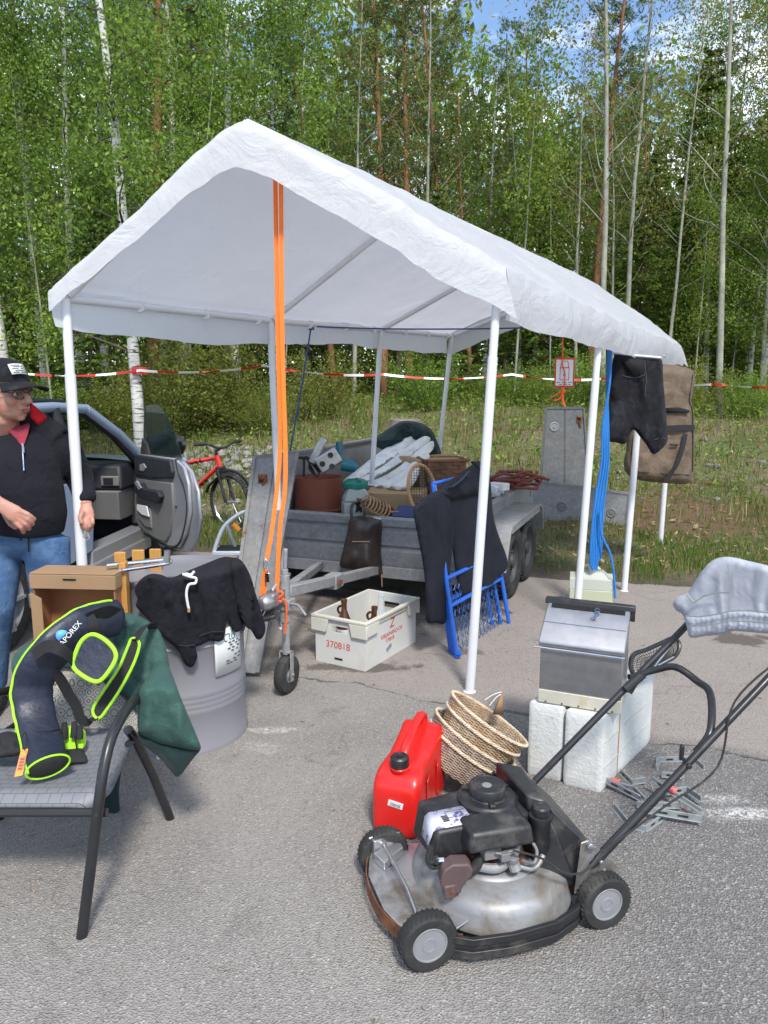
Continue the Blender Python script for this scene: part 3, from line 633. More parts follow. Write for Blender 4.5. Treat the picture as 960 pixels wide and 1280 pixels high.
def tree_meshes(kind, seed, H):
    g = random.Random(seed); ng = np.random.default_rng(seed); tr = MB(); bm_ = MB(); C = []; A = []
    lean = Vector((g.gauss(0, .02), g.gauss(0, .02), 1)); tp = bent((0, 0, -.3), lean, H + .3, g, 9, .0, .022)
    r0 = {'birch': .085, 'aspen': .06, 'pine': .10, 'spruce': .09, 'thin': .035}[kind] * H / 10
    tr.tube(tp, [r0 * (1 - .9 * i / 9) for i in range(10)], 8)
    def at(f):
        q = f * 9; i = min(8, int(q)); return tp[i].lerp(tp[i + 1], q - i)
    if kind in ('birch', 'aspen', 'thin'):
        n = {'birch': 46, 'aspen': 26, 'thin': 26}[kind]; low = {'birch': .16, 'aspen': .30, 'thin': .2}[kind]
        for i in range(n):
            f = low + (1 - low) * (i + g.random()) / n; a = g.uniform(0, 6.283); l = H * {'birch': .21, 'aspen': .22, 'thin': .12}[kind] * (1.05 - .75 * f) * g.uniform(.6, 1.25)
            up = {'birch': .55, 'aspen': .95, 'thin': .6}[kind]
            br = bent(at(f), (math.cos(a), math.sin(a), up), l, g, 5, .04 if kind != 'birch' else -.05, .13); rb = r0 * .26 * (1 - .6 * f)
            (bm_ if kind != 'aspen' else tr).tube(br, [rb, rb * .8, rb * .6, rb * .45, rb * .3, rb * .18], 5)
            nt_ = {'birch': 5, 'aspen': 3, 'thin': 3}[kind]
            for j in range(nt_):
                b0 = br[g.randint(1, 5)]; tw = bent(b0, (math.cos(a + g.uniform(-1.3, 1.3)), math.sin(a + g.uniform(-1.3, 1.3)), g.uniform(-.1, .7)), l * g.uniform(.25, .55), g, 4, -.10 if kind == 'birch' else .03, .2)
                bm_.tube(tw, [rb * .3, rb * .25, rb * .2, rb * .15, rb * .1], 3, caps=False)
                m = {'birch': 88, 'aspen': 36, 'thin': 62}[kind]
                for _ in range(m):
                    q = tw[g.randint(1, 4)].lerp(tw[g.randint(1, 4)], g.random()); sp = {'birch': .17, 'aspen': .15, 'thin': .15}[kind]
                    C.append(q + Vector((g.gauss(0, sp), g.gauss(0, sp), g.gauss(-.03, sp)))); A.append((0, 0, -.5))
    if kind == 'pine':
        for i in range(40):
            f = .42 + .58 * (i + g.random()) / 40; a = g.uniform(0, 6.283); l = H * .19 * (1.15 - .8 * f) * g.uniform(.6, 1.2)
            br = bent(at(f), (math.cos(a), math.sin(a), .35), l, g, 4, .08, .15); rb = r0 * .24 * (1.1 - .7 * f); tr.tube(br, [rb, rb * .8, rb * .6, rb * .4, rb * .2], 5)
            for j in range(7):
                c = br[g.randint(2, 4)] + Vector((g.gauss(0, .16), g.gauss(0, .16), g.gauss(.04, .09)))
                for _ in range(34): dv = Vector((g.gauss(0, 1), g.gauss(0, 1), g.gauss(.4, 1))).normalized(); C.append(c + dv * .10); A.append(tuple(dv * 2))
        for i in range(12):
            f = g.uniform(.12, .42); a = g.uniform(0, 6.283); tr.tube(bent(at(f), (math.cos(a), math.sin(a), -.05), H * .08 * g.uniform(.4, 1), g, 3), [.012, .009, .006, .003], 4)
    if kind == 'spruce':
        nw = int(H * 4.2)
        for i in range(nw):
            f = .03 + .96 * i / nw; l = H * .24 * (1 - f) ** .85 + .10
            for j in range(8):
                a = g.uniform(0, 6.283); br = bent(at(f), (math.cos(a), math.sin(a), .05), l * g.uniform(.7, 1.1), g, 4, -.06 + .10 * f, .08); tr.tube(br, [.012, .010, .008, .005, .002], 3, caps=False)
                for k in range(int(12 + 26 * l)):
                    q = g.random() ** .7; p = br[min(3, int(q * 4))].lerp(br[min(4, int(q * 4) + 1)], q * 4 % 1); side = Vector((-math.sin(a), math.cos(a), 0)) * g.choice((-1, 1)); dv = (side * .8 + Vector((math.cos(a), math.sin(a), 0)) * .7 + Vector((0, 0, g.gauss(-.25, .25)))).normalized(); s_ = g.uniform(.05, .24) * (1.1 - q * .6) * min(1, l)
                    C.append(p + dv * s_); A.append(tuple(dv * 2.5))
    prm = {'birch': (.033, .55, ['leaf_birch', 'leaf_birch2', 'leaf_birch3'], [.5, .3, .2]), 'thin': (.033, .55, ['leaf_birch', 'leaf_birch2', 'leaf_birch3'], [.4, .45, .15]),
           'aspen': (.029, .6, ['leaf_aspen', 'leaf_aspen2', 'leaf_birch'], [.5, .3, .2]), 'pine': (.075, .14, ['needle_pine', 'needle_pine2'], [.65, .35]), 'spruce': (.095, .26, ['needle_spruce', 'needle_spruce2'], [.6, .4])}[kind]
    Cn = np.array([tuple(c) for c in C]); An = np.array(A)
    tr.cur = 1; tr.add(bm_.v, bm_.f)
    return tr, leafmesh(kind + '_foliage', Cn, An, prm[0], prm[1], [M[q] for q in prm[2]], prm[3], ng)
TREE_NAME = {'birch': 'birch_tree', 'aspen': 'aspen_tree', 'pine': 'pine_tree', 'spruce': 'spruce_tree', 'thin': 'young_birch'}
TREE_BARK = {'birch': 'birch', 'aspen': 'aspen', 'pine': 'pine_bark', 'spruce': 'dark_bark', 'thin': 'aspen'}
TREE_CAT = {'birch': 'birch', 'aspen': 'aspen', 'pine': 'pine', 'spruce': 'spruce', 'thin': 'young birch'}
LIB = {}
def make_proto(kind, seed, H):
    tr, lf = tree_meshes(kind, seed, H)
    r_ = thing(TREE_NAME[kind], '', TREE_CAT[kind], (0, 0, -500))
    obj('trunk', tr, [M[TREE_BARK[kind]], M['dark_bark']], r_, smooth=180)
    c = bpy.data.objects.new('crown', lf); COL.objects.link(c); c.parent = r_
    return r_
PROTO_H = {'birch': 11.0, 'aspen': 10.5, 'pine': 12.0, 'spruce': 8.0, 'thin': 7.0}
for kind, n in (('birch', 4), ('aspen', 3), ('pine', 3), ('spruce', 3), ('thin', 2)):
    LIB[kind] = [[make_proto(kind, 100 + 7 * i + len(kind) * 31, PROTO_H[kind]), False] for i in range(n)]
NT = [0]
def plant(kind, px_, Y, H, label, group=None, var=None, rz=None):
    x = (px_ - 480) / FPX * Y; z = terrain(x, Y)
    e = LIB[kind][(NT[0] if var is None else var) % len(LIB[kind])]; NT[0] += 1; s = H / PROTO_H[kind]; rz = random.uniform(0, 6.28) if rz is None else rz
    if not e[1]:
        o = e[0]; e[1] = True; o.location = (x, Y, z); o.rotation_euler = (0, 0, rz); o.scale = (s, s, s); o['label'] = label
    else: o = copy_tree(e[0], (x, Y, z), rz, label, scale=(s, s, s))
    if group: o['group'] = group
    elif 'group' in o: del o['group']
    return o
# trees one can tell apart
plant('birch', 176, 12.1, 12.0, 'thick white birch behind the open car door, red tape tied round its trunk', var=0)
plant('birch', 112, 15.5, 11.5, 'slender white birch between the front left tent pole and the taped birch', var=1)
plant('birch', 20, 14.5, 12.5, 'leafy birch at the far left rising above the man in the cap', var=2)
plant('pine', 196, 17.5, 15.5, 'tall pine with an orange trunk above the left slope of the tent roof', var=0)
plant('birch', 298, 16.0, 13.0, 'tall birch with a pale grey trunk straight above the tent peak', var=3)
plant('aspen', 750, 14.5, 11.5, 'tall pale aspen rising right behind the tent pole with the blue rope', var=0)
plant('aspen', 782, 16.0, 10.5, 'thin aspen just right of the tallest aspen, over the black shorts', var=1)
plant('aspen', 896, 13.5, 11.0, 'pale forked aspen standing alone beside the brown garment bag', var=2)
plant('thin', 640, 16.5, 9.3, 'slim bright green birch above the middle of the tent roof', var=0)
plant('pine', 512, 20, 13.0, 'bushy dark pine with a reddish trunk behind the ridge of the tent', var=1)
plant('spruce', 118, 15.0, 4.6, 'low dark spruce behind the roof of the silver blue car', var=0)
plant('spruce', 552, 16.5, 4.6, 'light green young spruce showing between the two rear tent poles', var=1)
plant('birch', 945, 18.5, 9.9, 'tall leafy birch right of the pale forked aspen near the right edge', var=1)
plant('pine', 735, 19, 11.0, 'dark stemmed pine behind the tall pale aspens', var=2)
plant('spruce', 868, 20, 8.6, 'dark narrow spruce with its tip against the sky at upper right', var=2)
# the rest of the wood edge
WOOD = [('birch', -70, 14, 12.0), ('birch', 60, 17, 13.5), ('birch', 140, 19, 13.5), ('birch', 240, 18.5, 12.5), ('birch', 345, 18, 10.8), ('thin', 75, 14.2, 7.5), ('thin', 230, 15.5, 8.0), ('birch', -20, 20, 14), ('birch', 385, 20.5, 11.0), ('birch', 215, 21.5, 14),
        ('pine', 425, 19, 9.5), ('pine', 480, 18, 11.0), ('pine', 560, 21, 12.0), ('pine', 590, 18.5, 8.0), ('aspen', 440, 17, 9.6), ('aspen', 535, 17.5, 10.3), ('pine', 675, 20.5, 10.8), ('birch', 605, 21, 10.6), ('thin', 690, 18, 8.6), ('aspen', 715, 17.5, 9.6),
        ('aspen', 825, 17.5, 10.0), ('pine', 845, 21.5, 10.8), ('birch', 930, 19, 9.8), ('aspen', 948, 17, 10.8), ('pine', 790, 21, 9.6), ('spruce', 665, 19, 7.6), ('spruce', 780, 19.5, 7.4), ('thin', 860, 17.5, 8.0), ('birch', 875, 19.5, 11.2), ('thin', 915, 20.5, 11.0), ('birch', 985, 17, 10.4), ('thin', 905, 18.5, 7.6), ('spruce', 930, 21, 9.2),
        ('spruce', 30, 19, 8.0), ('spruce', 275, 20, 8.0), ('spruce', 395, 20.5, 7.2), ('thin', 350, 16.0, 6.4), ('birch', 1050, 16, 10), ('pine', 1020, 20, 11), ('thin', 440, 21, 8.0), ('thin', 565, 19.5, 8.6), ('birch', 735, 22, 10.2), ('aspen', 650, 19.0, 9.4), ('aspen', 765, 18.5, 9.0)]
GR = {'birch': ('leafy birch crowded into the forest edge behind the tent', 'birches of the forest edge'), 'aspen': ('thin bare stemmed aspen with sparse olive leaves among the other trees', 'aspens of the forest edge'), 'pine': ('dark pine deep among the other trees of the forest', 'pines of the forest'),
      'spruce': ('dark spruce half hidden between the birches and pines', 'spruces of the forest'), 'thin': ('slender young birch with bright leaves among bigger trees', 'young birches of the forest')}
for k, p, Y, H in WOOD: plant(k, p + random.uniform(-6, 6), Y, H * (.84 if p > 560 else .96 if p > 380 else 1), GR[k][0], GR[k][1])
# bushes
def bush_proto(name, seed, h, wd, mats, n, s):
    g = random.Random(seed); st = MB(); C = []; A = []
    for i in range(26):
        a = g.uniform(0, 6.283); d = g.uniform(.1, .9); b = bent((0.2 * wd * math.cos(a), .2 * wd * math.sin(a), -.05), (math.cos(a) * d, math.sin(a) * d, 1), h * g.uniform(.6, 1.05), g, 5, .02, .12); st.tube(b, [.014, .011, .009, .007, .005, .003], 4, caps=False)
        for k in range(n // 26):
            q = .15 + .85 * g.random(); p = b[min(4, int(q * 5))].lerp(b[min(5, int(q * 5) + 1)], q * 5 % 1); dv = Vector((g.gauss(0, 1), g.gauss(0, 1), g.gauss(.2, .8))).normalized(); C.append(p + dv * abs(g.gauss(0, .17 * wd))); A.append(tuple(dv * 1.2))
    r_ = thing(name, '', 'bush', (0, 0, -500)); obj('stems', st, M['dark_bark'], r_, smooth=180)
    f = bpy.data.objects.new('foliage', leafmesh('bush_foliage', np.array([tuple(c) for c in C]), np.array(A), s, .42, [M[q] for q in mats], [.6, .4], np.random.default_rng(seed))); COL.objects.link(f); f.parent = r_
    return [r_, False]
LIB['bush'] = [bush_proto('bush', 5, 1.6, 1.1, ['leaf_bush', 'leaf_bush2'], 10500, .028), bush_proto('bush', 6, 1.6, 1.0, ['leaf_bush2', 'leaf_bush'], 8500, .028), bush_proto('bush', 8, 1.6, 1.0, ['leaf_birch', 'leaf_birch2'], 7500, .030)]
PROTO_H['bush'] = 1.6
plant('bush', 215, 13.6, 1.9, 'yellow green juniper bush right of the taped birch trunk', var=0)
plant('bush', 268, 13.9, 2.1, 'broad olive green bush left of the second left tent pole', var=1)
plant('bush', 325, 13.6, 1.0, 'lower olive bush just behind the second left tent pole', var=0)
plant('bush', 395, 14.6, 1.4, 'loose reddish green bush beyond the orange straps', var=1)
plant('bush', 530, 15, 1.3, 'bright green bush in front of the young spruce', var=2)
plant('bush', 655, 15.5, 1.0, 'leafy bush left of the hanging red framed card', var=2)
plant('bush', 722, 14.6, 1.3, 'leafy bush behind the tent pole right of the hanging card', var=2)
plant('bush', 928, 13.0, 1.0, 'leafy bush at the right edge behind the barrier tape', var=2)
plant('bush', 850, 13.5, 1.1, 'low bush behind the brown garment bag', var=0)
for p, Y, H, v in ((60, 14.5, 1.5, 2), (140, 14.5, 1.2, 0), (600, 16.5, .9, 2), (790, 16.6, .9, 1), (690, 17, .9, 0)):
    plant('bush', p, Y, H, 'small green bush growing along the foot of the forest', 'bushes along the forest foot', var=v)
# the wood farther in reads as one mass
g = np.random.default_rng(77); n = 300000
x = g.uniform(-26, 32, n); y = 23 + 17 * g.random(n) ** 1.3; hm = 10.2 + 2.6 * np.sin(x * .55 + 1) * np.cos(x * .23) + g.normal(0, .8, n) - .07 * np.maximum(x, 0) - np.where(x > 2, .8, 0) + (y - 23) * .10 + np.where(x < 0, 2.0, 0)
z = 1.2 + hm * g.random(n) ** .62; cl = np.array([nz(a * .6, b * .6, c * .6) for a, b, c in zip(x, y, z)]); k = cl > np.where(x > -2, -.36, -.2)
C = np.stack([x, y, z], 1)[k]; nl = 90000; C = np.concatenate([C, np.stack([g.uniform(-24, 30, nl), g.uniform(23, 32, nl), 1.0 + 4.2 * g.random(nl)], 1)]); me = leafmesh('distant_forest', C, None, .11, .5, [M['leaf_birch3'], M['leaf_birch2'], M['leaf_birch'], M['leaf_aspen']], [.2, .25, .3, .25], g)
o = bpy.data.objects.new('distant_forest', me); COL.objects.link(o); tag(o, 'dense green foliage of the deeper forest behind the first trees', 'forest', kind='stuff')
mb = MB(); q = random.Random(9)
for i in range(170):
    x = q.uniform(-24, 30); y = q.uniform(22.5, 38); hh = q.uniform(8, 12); r_ = q.uniform(.05, .11); mb.tube([(x, y, .8), (x + q.gauss(0, .1), y, hh * .5), (x + q.gauss(0, .25), y, hh)], [r_, r_ * .7, r_ * .2], 6, caps=False)
tag(obj('distant_trunks', mb, M['dark_bark'], smooth=180), 'dim brown trunks of the deeper forest behind the first trees', 'forest', kind='stuff')
# barrier tape strung between the trees
mb = MB(); A_ = [D(-60, 468, 12.0), D(20, 466, 12.0), D(175, 463, 11.96), D(330, 457, 12.1), D(480, 468, 12.3), D(640, 468, 12.4), D(760, 473, 12.5), D(895, 480, 12.8), D(1000, 482, 12.6)]
P = []
for a, b in zip(A_[:-1], A_[1:]):
    for i in range(14):
        f = i / 14; c = a.lerp(b, f); c.z -= .10 * 4 * f * (1 - f) * (b - a).length / 3; P.append(c)
P.append(A_[-1]); sides = [Vector((.0, math.sin(i * .35) * .7, math.cos(i * .23) + .4)) for i in range(len(P))]
mb.ribbon(P, .040, .001, sides); tag(obj('barrier_tape', mb, M['tape'], world=True, loc=(0, 0, 0)), 'red and white barrier tape strung from tree to tree along the forest', 'barrier tape')
mb = MB(); mb.tube([D(175, 459, 12.1), D(175.3, 468, 12.1)], .125, 14); tag(obj('tape_wrap', mb, M['red_ink'], world=True), 'red tape band wrapped round the thick white birch trunk', 'tape')
mb = MB(); p = G(505, 523, 0); x, y = .35, 13.0; mb.lathe([(.36, -.1), (.30, .05), (.27, .26), (.25, .27), (0, .25)], (x, y, terrain(x, y)), 14, jit=lambda a, z: 1 + .12 * math.sin(a * 3 + z * 4)); tag(obj('tree_stump', mb, mat('stump_wood', (.22, .19, .16), .9, 0, .3, 12, .6, 30), world=True), 'grey weathered tree stump on the slope between rear tent poles', 'tree stump')
# ================================================================ MARKET TENT
LB = [Vector((-1.50, 3.62, 0)), G(350, 790), G(452, 722), G(540, 682)]        # left feet (hidden behind things), front to rear
LT = [D(83, 372, 3.62), D(338, 402, 4.94), D(476, 413, 6.28), D(567, 421, 7.60)]
RB = [G(587, 865), G(719, 788), G(780, 739), G(825, 685)]
RT = [D(619, 352, 3.88), D(750, 408, 4.92), D(806, 428, 5.90), D(845, 440, 7.50)]
LB[1] = Vector((LT[1].x + .04, LT[1].y, 0)); LB[2] = Vector((LT[2].x - .13, LT[2].y, 0)); LB[3] = Vector((LT[3].x - .22, LT[3].y, 0.02))
AP0, AP1 = D(303, 151, 3.76), D(735, 352, 7.55)
AP = [AP0.lerp(AP1, k / 3) for k in range(4)]
tent = thing('market_tent', 'white fabric market tent on eight white tube poles over the trailer', 'tent', (0.2, 5.3, 0))
LTi = [p.copy() for p in LT]; RTi = [p.copy() for p in RT]; APi = [p.copy() for p in AP]; ax0 = (AP1 - AP0).normalized()
for q in (LTi, RTi, APi): q[0] += ax0 * .03; q[3] -= ax0 * .04
LTi[0] = D(82, 374, 3.66); LB[0] = G(114, 890)
for k in range(4):
    for bse, tp in ((LB[k], LTi[k]), (RB[k], RTi[k])):
        mb = MB(); mid = tp.lerp(bse, .17)
        mb.tube([tp, mid], .022, 14); mb.tube([mid, bse], .0255 if bse is RB[k] or k == 0 else .021, 14); mb.lathe([(.035, 0), (.035, .006), (.022, .012)], bse, 14)
        obj('pole', mb, M['white_tube'], tent, world=True)
    for e in (LTi[k], RTi[k]):
        mb = MB(); mb.tube([e + (APi[k] - e) * .02, e.lerp(APi[k], .5), APi[k]], .019, 12); obj('rafter', mb, M['white_tube'], tent, world=True)
for row in (LTi, RTi):
    mb = MB(); mb.tube([p + Vector((0, 0, .004)) for p in row], .019, 12)
    for k in range(3):
        for f in (.3, .62, .92): p = row[k].lerp(row[k + 1], f); mb.tube([p - Vector((0, 0, .026)), p + Vector((0, 0, .03))], .006, 6); mb.lathe([(.026, -.02), (.026, .02)], p, 10, Matrix.Rotation(R(90), 3, 'X') @ Matrix.Rotation(R(0), 3, 'X'))
    obj('eave_bar', mb, M['white_tube'], tent, world=True)
mb = MB(); mb.tube(APi, .019, 12); obj('ridge_bar', mb, M['white_tube'], tent, world=True)
# cover: profile across (left flap, left slope, right slope, right flap) swept from front to rear
def lerpk(a, t):
    q = max(0, min(2.9999, t * 3)); i = int(q); return a[i].lerp(a[i + 1], q - i)
axis = (AP1 - AP0).normalized(); up = Vector((0, 0, 1))
def cover(s, t):
    l = lerpk(LT, t) + Vector((-.05, -.02, .035)); r_ = lerpk(RT, t) + Vector((.05, -.01, .075)); a = lerpk(AP, t) + up * .045
    sag = .020 * math.sin(math.pi * ((t * 3) % 1.0)) * (1 if 0 < t < 1 else 0)
    if s < .12:
        f = 1 - s / .12; p = l - up * (f * (.175 + .02 * math.sin(t * 9)) + .0) + Vector((-.015 * math.sin(f * 3), 0, 0)) + Vector((-.03 * f * math.sin(t * math.pi), 0, 0))
    elif s > .88:
        f = (s - .88) / .12; p = r_ - up * (f * (.25 - .03 * t + .018 * math.sin(t * 10 + 1))) + Vector((.02 * math.sin(f * 3) + .025 * f * math.sin(t * 14), 0, 0))
    else:
        f = (s - .12) / .76
        if f < .5: u = f * 2; p = l.lerp(a, u) - up * sag * math.sin(u * math.pi) * .8
        else: u = (f - .5) * 2; p = a.lerp(r_, u) - up * sag * math.sin(u * math.pi) * .8
        k = min(1, abs(f - .5) / .07); p -= up * .04 * (1 - k) ** 2
        k = min(1, min(f, 1 - f) / .03); p -= up * .012 * (1 - k) ** 2
    q = p * 2.6; wv = .016 * noise.noise(q) + .008 * noise.noise(q * 3.1) + .004 * noise.noise(q * 8)
    return p + Vector((wv * .4, -wv * .5, wv))
mb = MB()
mb.grid(lambda u, v: cover(u, v), 120, 90)
# front and rear gable flaps
def gable(front):
    def fn(u, v):
        s = .118 + u * .764; t = 0.0 if front else 1.0; p = cover(s, t); f = (s - .12) / .76; h = (.11 + .20 * max(0, f) if f < .5 else .21 + .08 * (f - .5)) if front else .2
        q = p * 4; out_ = -axis if front else axis; e = .004 * math.sin(u * 40) * v + .012 * noise.noise(q + Vector((0, 0, v)))
        return p + Vector((.075 * v * sstep(.88, 1, u), 0, 0)) + out_ * (.030 * min(1, v * 6) + (.010 * v + e * .7) * min(1, v * 2) * min(1, (1 - u) / .06, u / .06)) - up * h * v * (1 + .012 * noise.noise(Vector((u * 9, front, 2))))
    return fn
mb.grid(gable(True), 110, 8); mb.grid(gable(False), 60, 5)
obj('canopy', mb, M['tent'], tent, world=True, smooth=50)
# straps hanging from the ridge to the trailer hitch
st = AP0 + (AP1 - AP0) * .046
st0 = D(351, 200, 3.93)
mb = MB(); b1 = D(346, 738, 3.80); b2 = D(329, 735, 3.76); k2 = D(352, 560, 3.86)
mb.ribbon(catmull([st0, D(353, 430, 3.90), D(357, 590, 3.85), D(350, 660, 3.82), b1], 5), .022, .003, (1, .2, 0))
obj_ = mb; mb2 = MB(); mb2.ribbon(catmull([st0 + Vector((-.030, .01, 0)), D(347.5, 430, 3.92), D(350, 560, 3.88), D(341, 655, 3.80), D(333, 700, 3.76)], 5), .022, .003, (1, .35, 0))
mb2.ribbon([D(332, 712, 3.75), D(328, 745, 3.75)], .030, .004, (1, .2, 0))
sr = thing('ratchet_strap', 'bright orange ratchet straps hanging from the tent ridge down to the trailer hitch', 'strap', tuple(b1))
obj('webbing', mb, M['orange_strap'], sr, world=True); obj('webbing', mb2, M['orange_strap'], sr, world=True)
mb = MB(); mb.tube([D(331, 697, 3.74), D(335, 703, 3.73), D(334, 712, 3.73), D(329, 710, 3.74), D(331, 697, 3.74)], .004, 6); mb.box(D(334, 722, 3.73), (.022, .012, .05)); obj('buckle', mb, M['chrome'], sr, world=True, bevel=.003)
mb = MB(); mb.box(D(337, 765, 3.74), (.04, .05, .085), Matrix.Rotation(.5, 3, 'Y')); mb.tube([D(328, 775, 3.72), D(345, 770, 3.72)], .014, 8); mb.tube([D(340, 745, 3.74), D(330, 762, 3.73), D(325, 772, 3.72)], .008, 6); obj('ratchet', mb, M['black_plastic'], sr, world=True, bevel=.006)
mb = MB(); mb.tube(catmull([b1, D(352, 748, 3.78), D(357, 752, 3.78), D(358, 770, 3.78), D(356, 792, 3.78)], 5), .006, 6); mb.tube(catmull([b1, D(354, 742, 3.77), D(346, 750, 3.77), D(352, 752, 3.77)], 4), .007, 6); obj('loose_end', mb, M['orange_cord'], sr, world=True)
# blue cord across the tent with a red card hanging from it
kn = D(389, 408, 5.42); en = D(747, 405, 4.95)
mb = MB(); mb.tube(catmull([kn, D(480, 411, 5.3), D(600, 411, 5.1), D(703, 408, 4.98), en], 6), .0055, 6)
mb.tube(catmull([kn, D(384, 440, 5.42), D(374, 500, 5.42), D(364, 556, 5.44), D(360, 580, 5.5)], 5), .0055, 6); mb.tube([kn + Vector((-.015, 0, .03)), kn + Vector((.01, -.025, .03)), kn + Vector((.015, 0, -.02)), kn + Vector((-.012, -.02, -.02))], .008, 6)
tag(obj('cord', mb, M['dark_blue_rope'], world=True), 'thin blue cord tied across the tent between the side bars', 'cord')
cd = thing('bottle_card', 'small white card with red frame hanging on orange cord below the blue cord', 'card', tuple(D(706, 484, 4.97)))
a, b_, c_, d_ = D(694, 448, 4.97), D(718, 447, 4.97), D(717, 484, 4.97), D(693, 484, 4.97)
ux = (b_ - a).normalized(); uz = Vector((0, -1, 0)); W_ = (b_ - a).length; H_ = (a - d_).length; cc = (a + b_ + c_ + d_) / 4
mb = MB(); mb.box(cc, (W_ * 1.04, .004, H_ * 1.04)); obj('frame', mb, M['red_ink'], cd, world=True, bevel=.001)
mb = MB(); mb.box(cc + Vector((0, -.002, 0)), (W_ * .88, .004, H_ * .90)); obj('face', mb, M['paper'], cd, world=True)
mb = MB(); y_ = cc.y - .0052; q = lambda x, z: Vector((cc.x + x * W_, y_, cc.z + z * H_))
mb.tube([q(-.23, -.25), q(-.23, .18), q(-.14, .40), q(.14, .40), q(.23, .18), q(.23, -.25), q(-.23, -.25)], .0022, 4); mb.tube([q(-.2, .17), q(.22, .17)], .003, 4); obj('bottle_drawing', mb, M['red_ink'], cd, world=True)
mb = MB(); mb.lathe([(0, .016), (.004, .008), (.0095, -.004), (.007, -.012), (0, -.015)], q(.0, -.05), 10); obj('blue_drop', mb, M['blue_ink'], cd, world=True)
mb = MB()
for x, z, l in ((-.3, -.34, .2), (.0, -.34, .22), (.3, -.34, .18), (-.2, -.41, .14), (.05, -.41, .2), (.27, -.41, .1)): mb.box(q(x, z), (l * W_, .001, .004))
obj('lettering', mb, M['dark_ink'], cd, world=True)
mb = MB(); mb.tube([D(703, 410, 4.97), D(703.5, 430, 4.955), D(703, 455, 4.955), q(.0, .0) + Vector((0, -.006, 0)), D(706, 484, 4.95)], .004, 6); mb.tube([D(704, 484, 4.95), D(703, 500, 4.95), D(706, 508, 4.95)], .008, 6); mb.tube(catmull([D(704, 489, 4.95), D(697, 492, 4.95), D(688, 498, 4.95)], 4), .005, 6); mb.tube(catmull([D(704, 489, 4.94), D(700, 498, 4.94), D(692, 501, 4.94)], 4), .005, 6); mb.ball(D(704, 489, 4.95), .017, 8)
obj('cord', mb, M['orange_cord'], cd, world=True)

# ================================================================ TRAILER
TX = Vector((.927, -.375, 0)); TY = Vector((.375, .927, 0)); TO = Vector((.525, 5.13, 0))
TRZ = -math.atan2(.375, .927)
tr = thing('trailer', 'galvanised twin axle trailer loaded with bric a brac under the white tent', 'trailer', tuple(TO), TRZ)
def tw(x, y, z): return TO + TX * x + TY * y + Vector((0, 0, z))
mb = MB(); mb.box((-.75, 1.25, .35), (1.46, 2.46, .03)); obj('floor', mb, M['galv_dark'], tr)
mb = MB()    # front board: pressed profile
prof = [(0, .34), (-.012, .36), (-.012, .46), (.006, .475), (.006, .485), (-.012, .50), (-.012, .60), (.008, .615), (.008, .625), (-.012, .64), (-.012, .69), (.0, .705), (.03, .705), (.03, .34)]
mb.prism([(y, z) for y, z in prof], (1.50, 0, 0), (-1.50, 0, 0), (0, 1, 0), (0, 0, 1)); obj('front_board', mb, M['galv'], tr, bevel=.002)
mb = MB(); mb.box((-.75, .0, .30), (1.56, .05, .085)); obj('front_sill', mb, M['galv'], tr, bevel=.004)
mb = MB(); mb.prism([(0, .36), (2.5, .36), (2.5, 1.10), (.03, 1.12)], (-.03, 0, 0), (-1.50, 0, 0), (0, 1, 0), (0, 0, 1)); mb.box((-1.512, 1.25, 1.105), (.06, 2.5, .022))
for y in (.05, 1.2, 2.4): mb.box((-1.54, y, .72), (.03, .05, .74))
obj('side_wall', mb, M['galv_dark'], tr, bevel=.002)
mb = MB(); mb.prism([(0.03, .36), (2.5, .36), (2.5, .70), (.03, .70)], (.03, 0, 0), (0, 0, 0), (0, 1, 0), (0, 0, 1)); mb.box((.012, 1.27, .705), (.06, 2.5, .03)); mb.box((.034, 2.42, .62), (.006, .16, .11)); obj('side_wall', mb, M['galv'], tr, bevel=.002)
mb = MB(); mb.box((-.75, 2.51, .53), (1.5, .025, .34)); obj('rear_board', mb, M['galv'], tr, bevel=.002)
mb = MB(); mb.box((-1.44, -.03, .60), (.10, .03, .035)); mb.tube([(-1.49, -.05, .6), (-1.40, -.05, .6)], .011, 8); mb.box((-1.39, -.035, .60), (.02, .03, .06)); obj('latch', mb, M['rust'], tr)
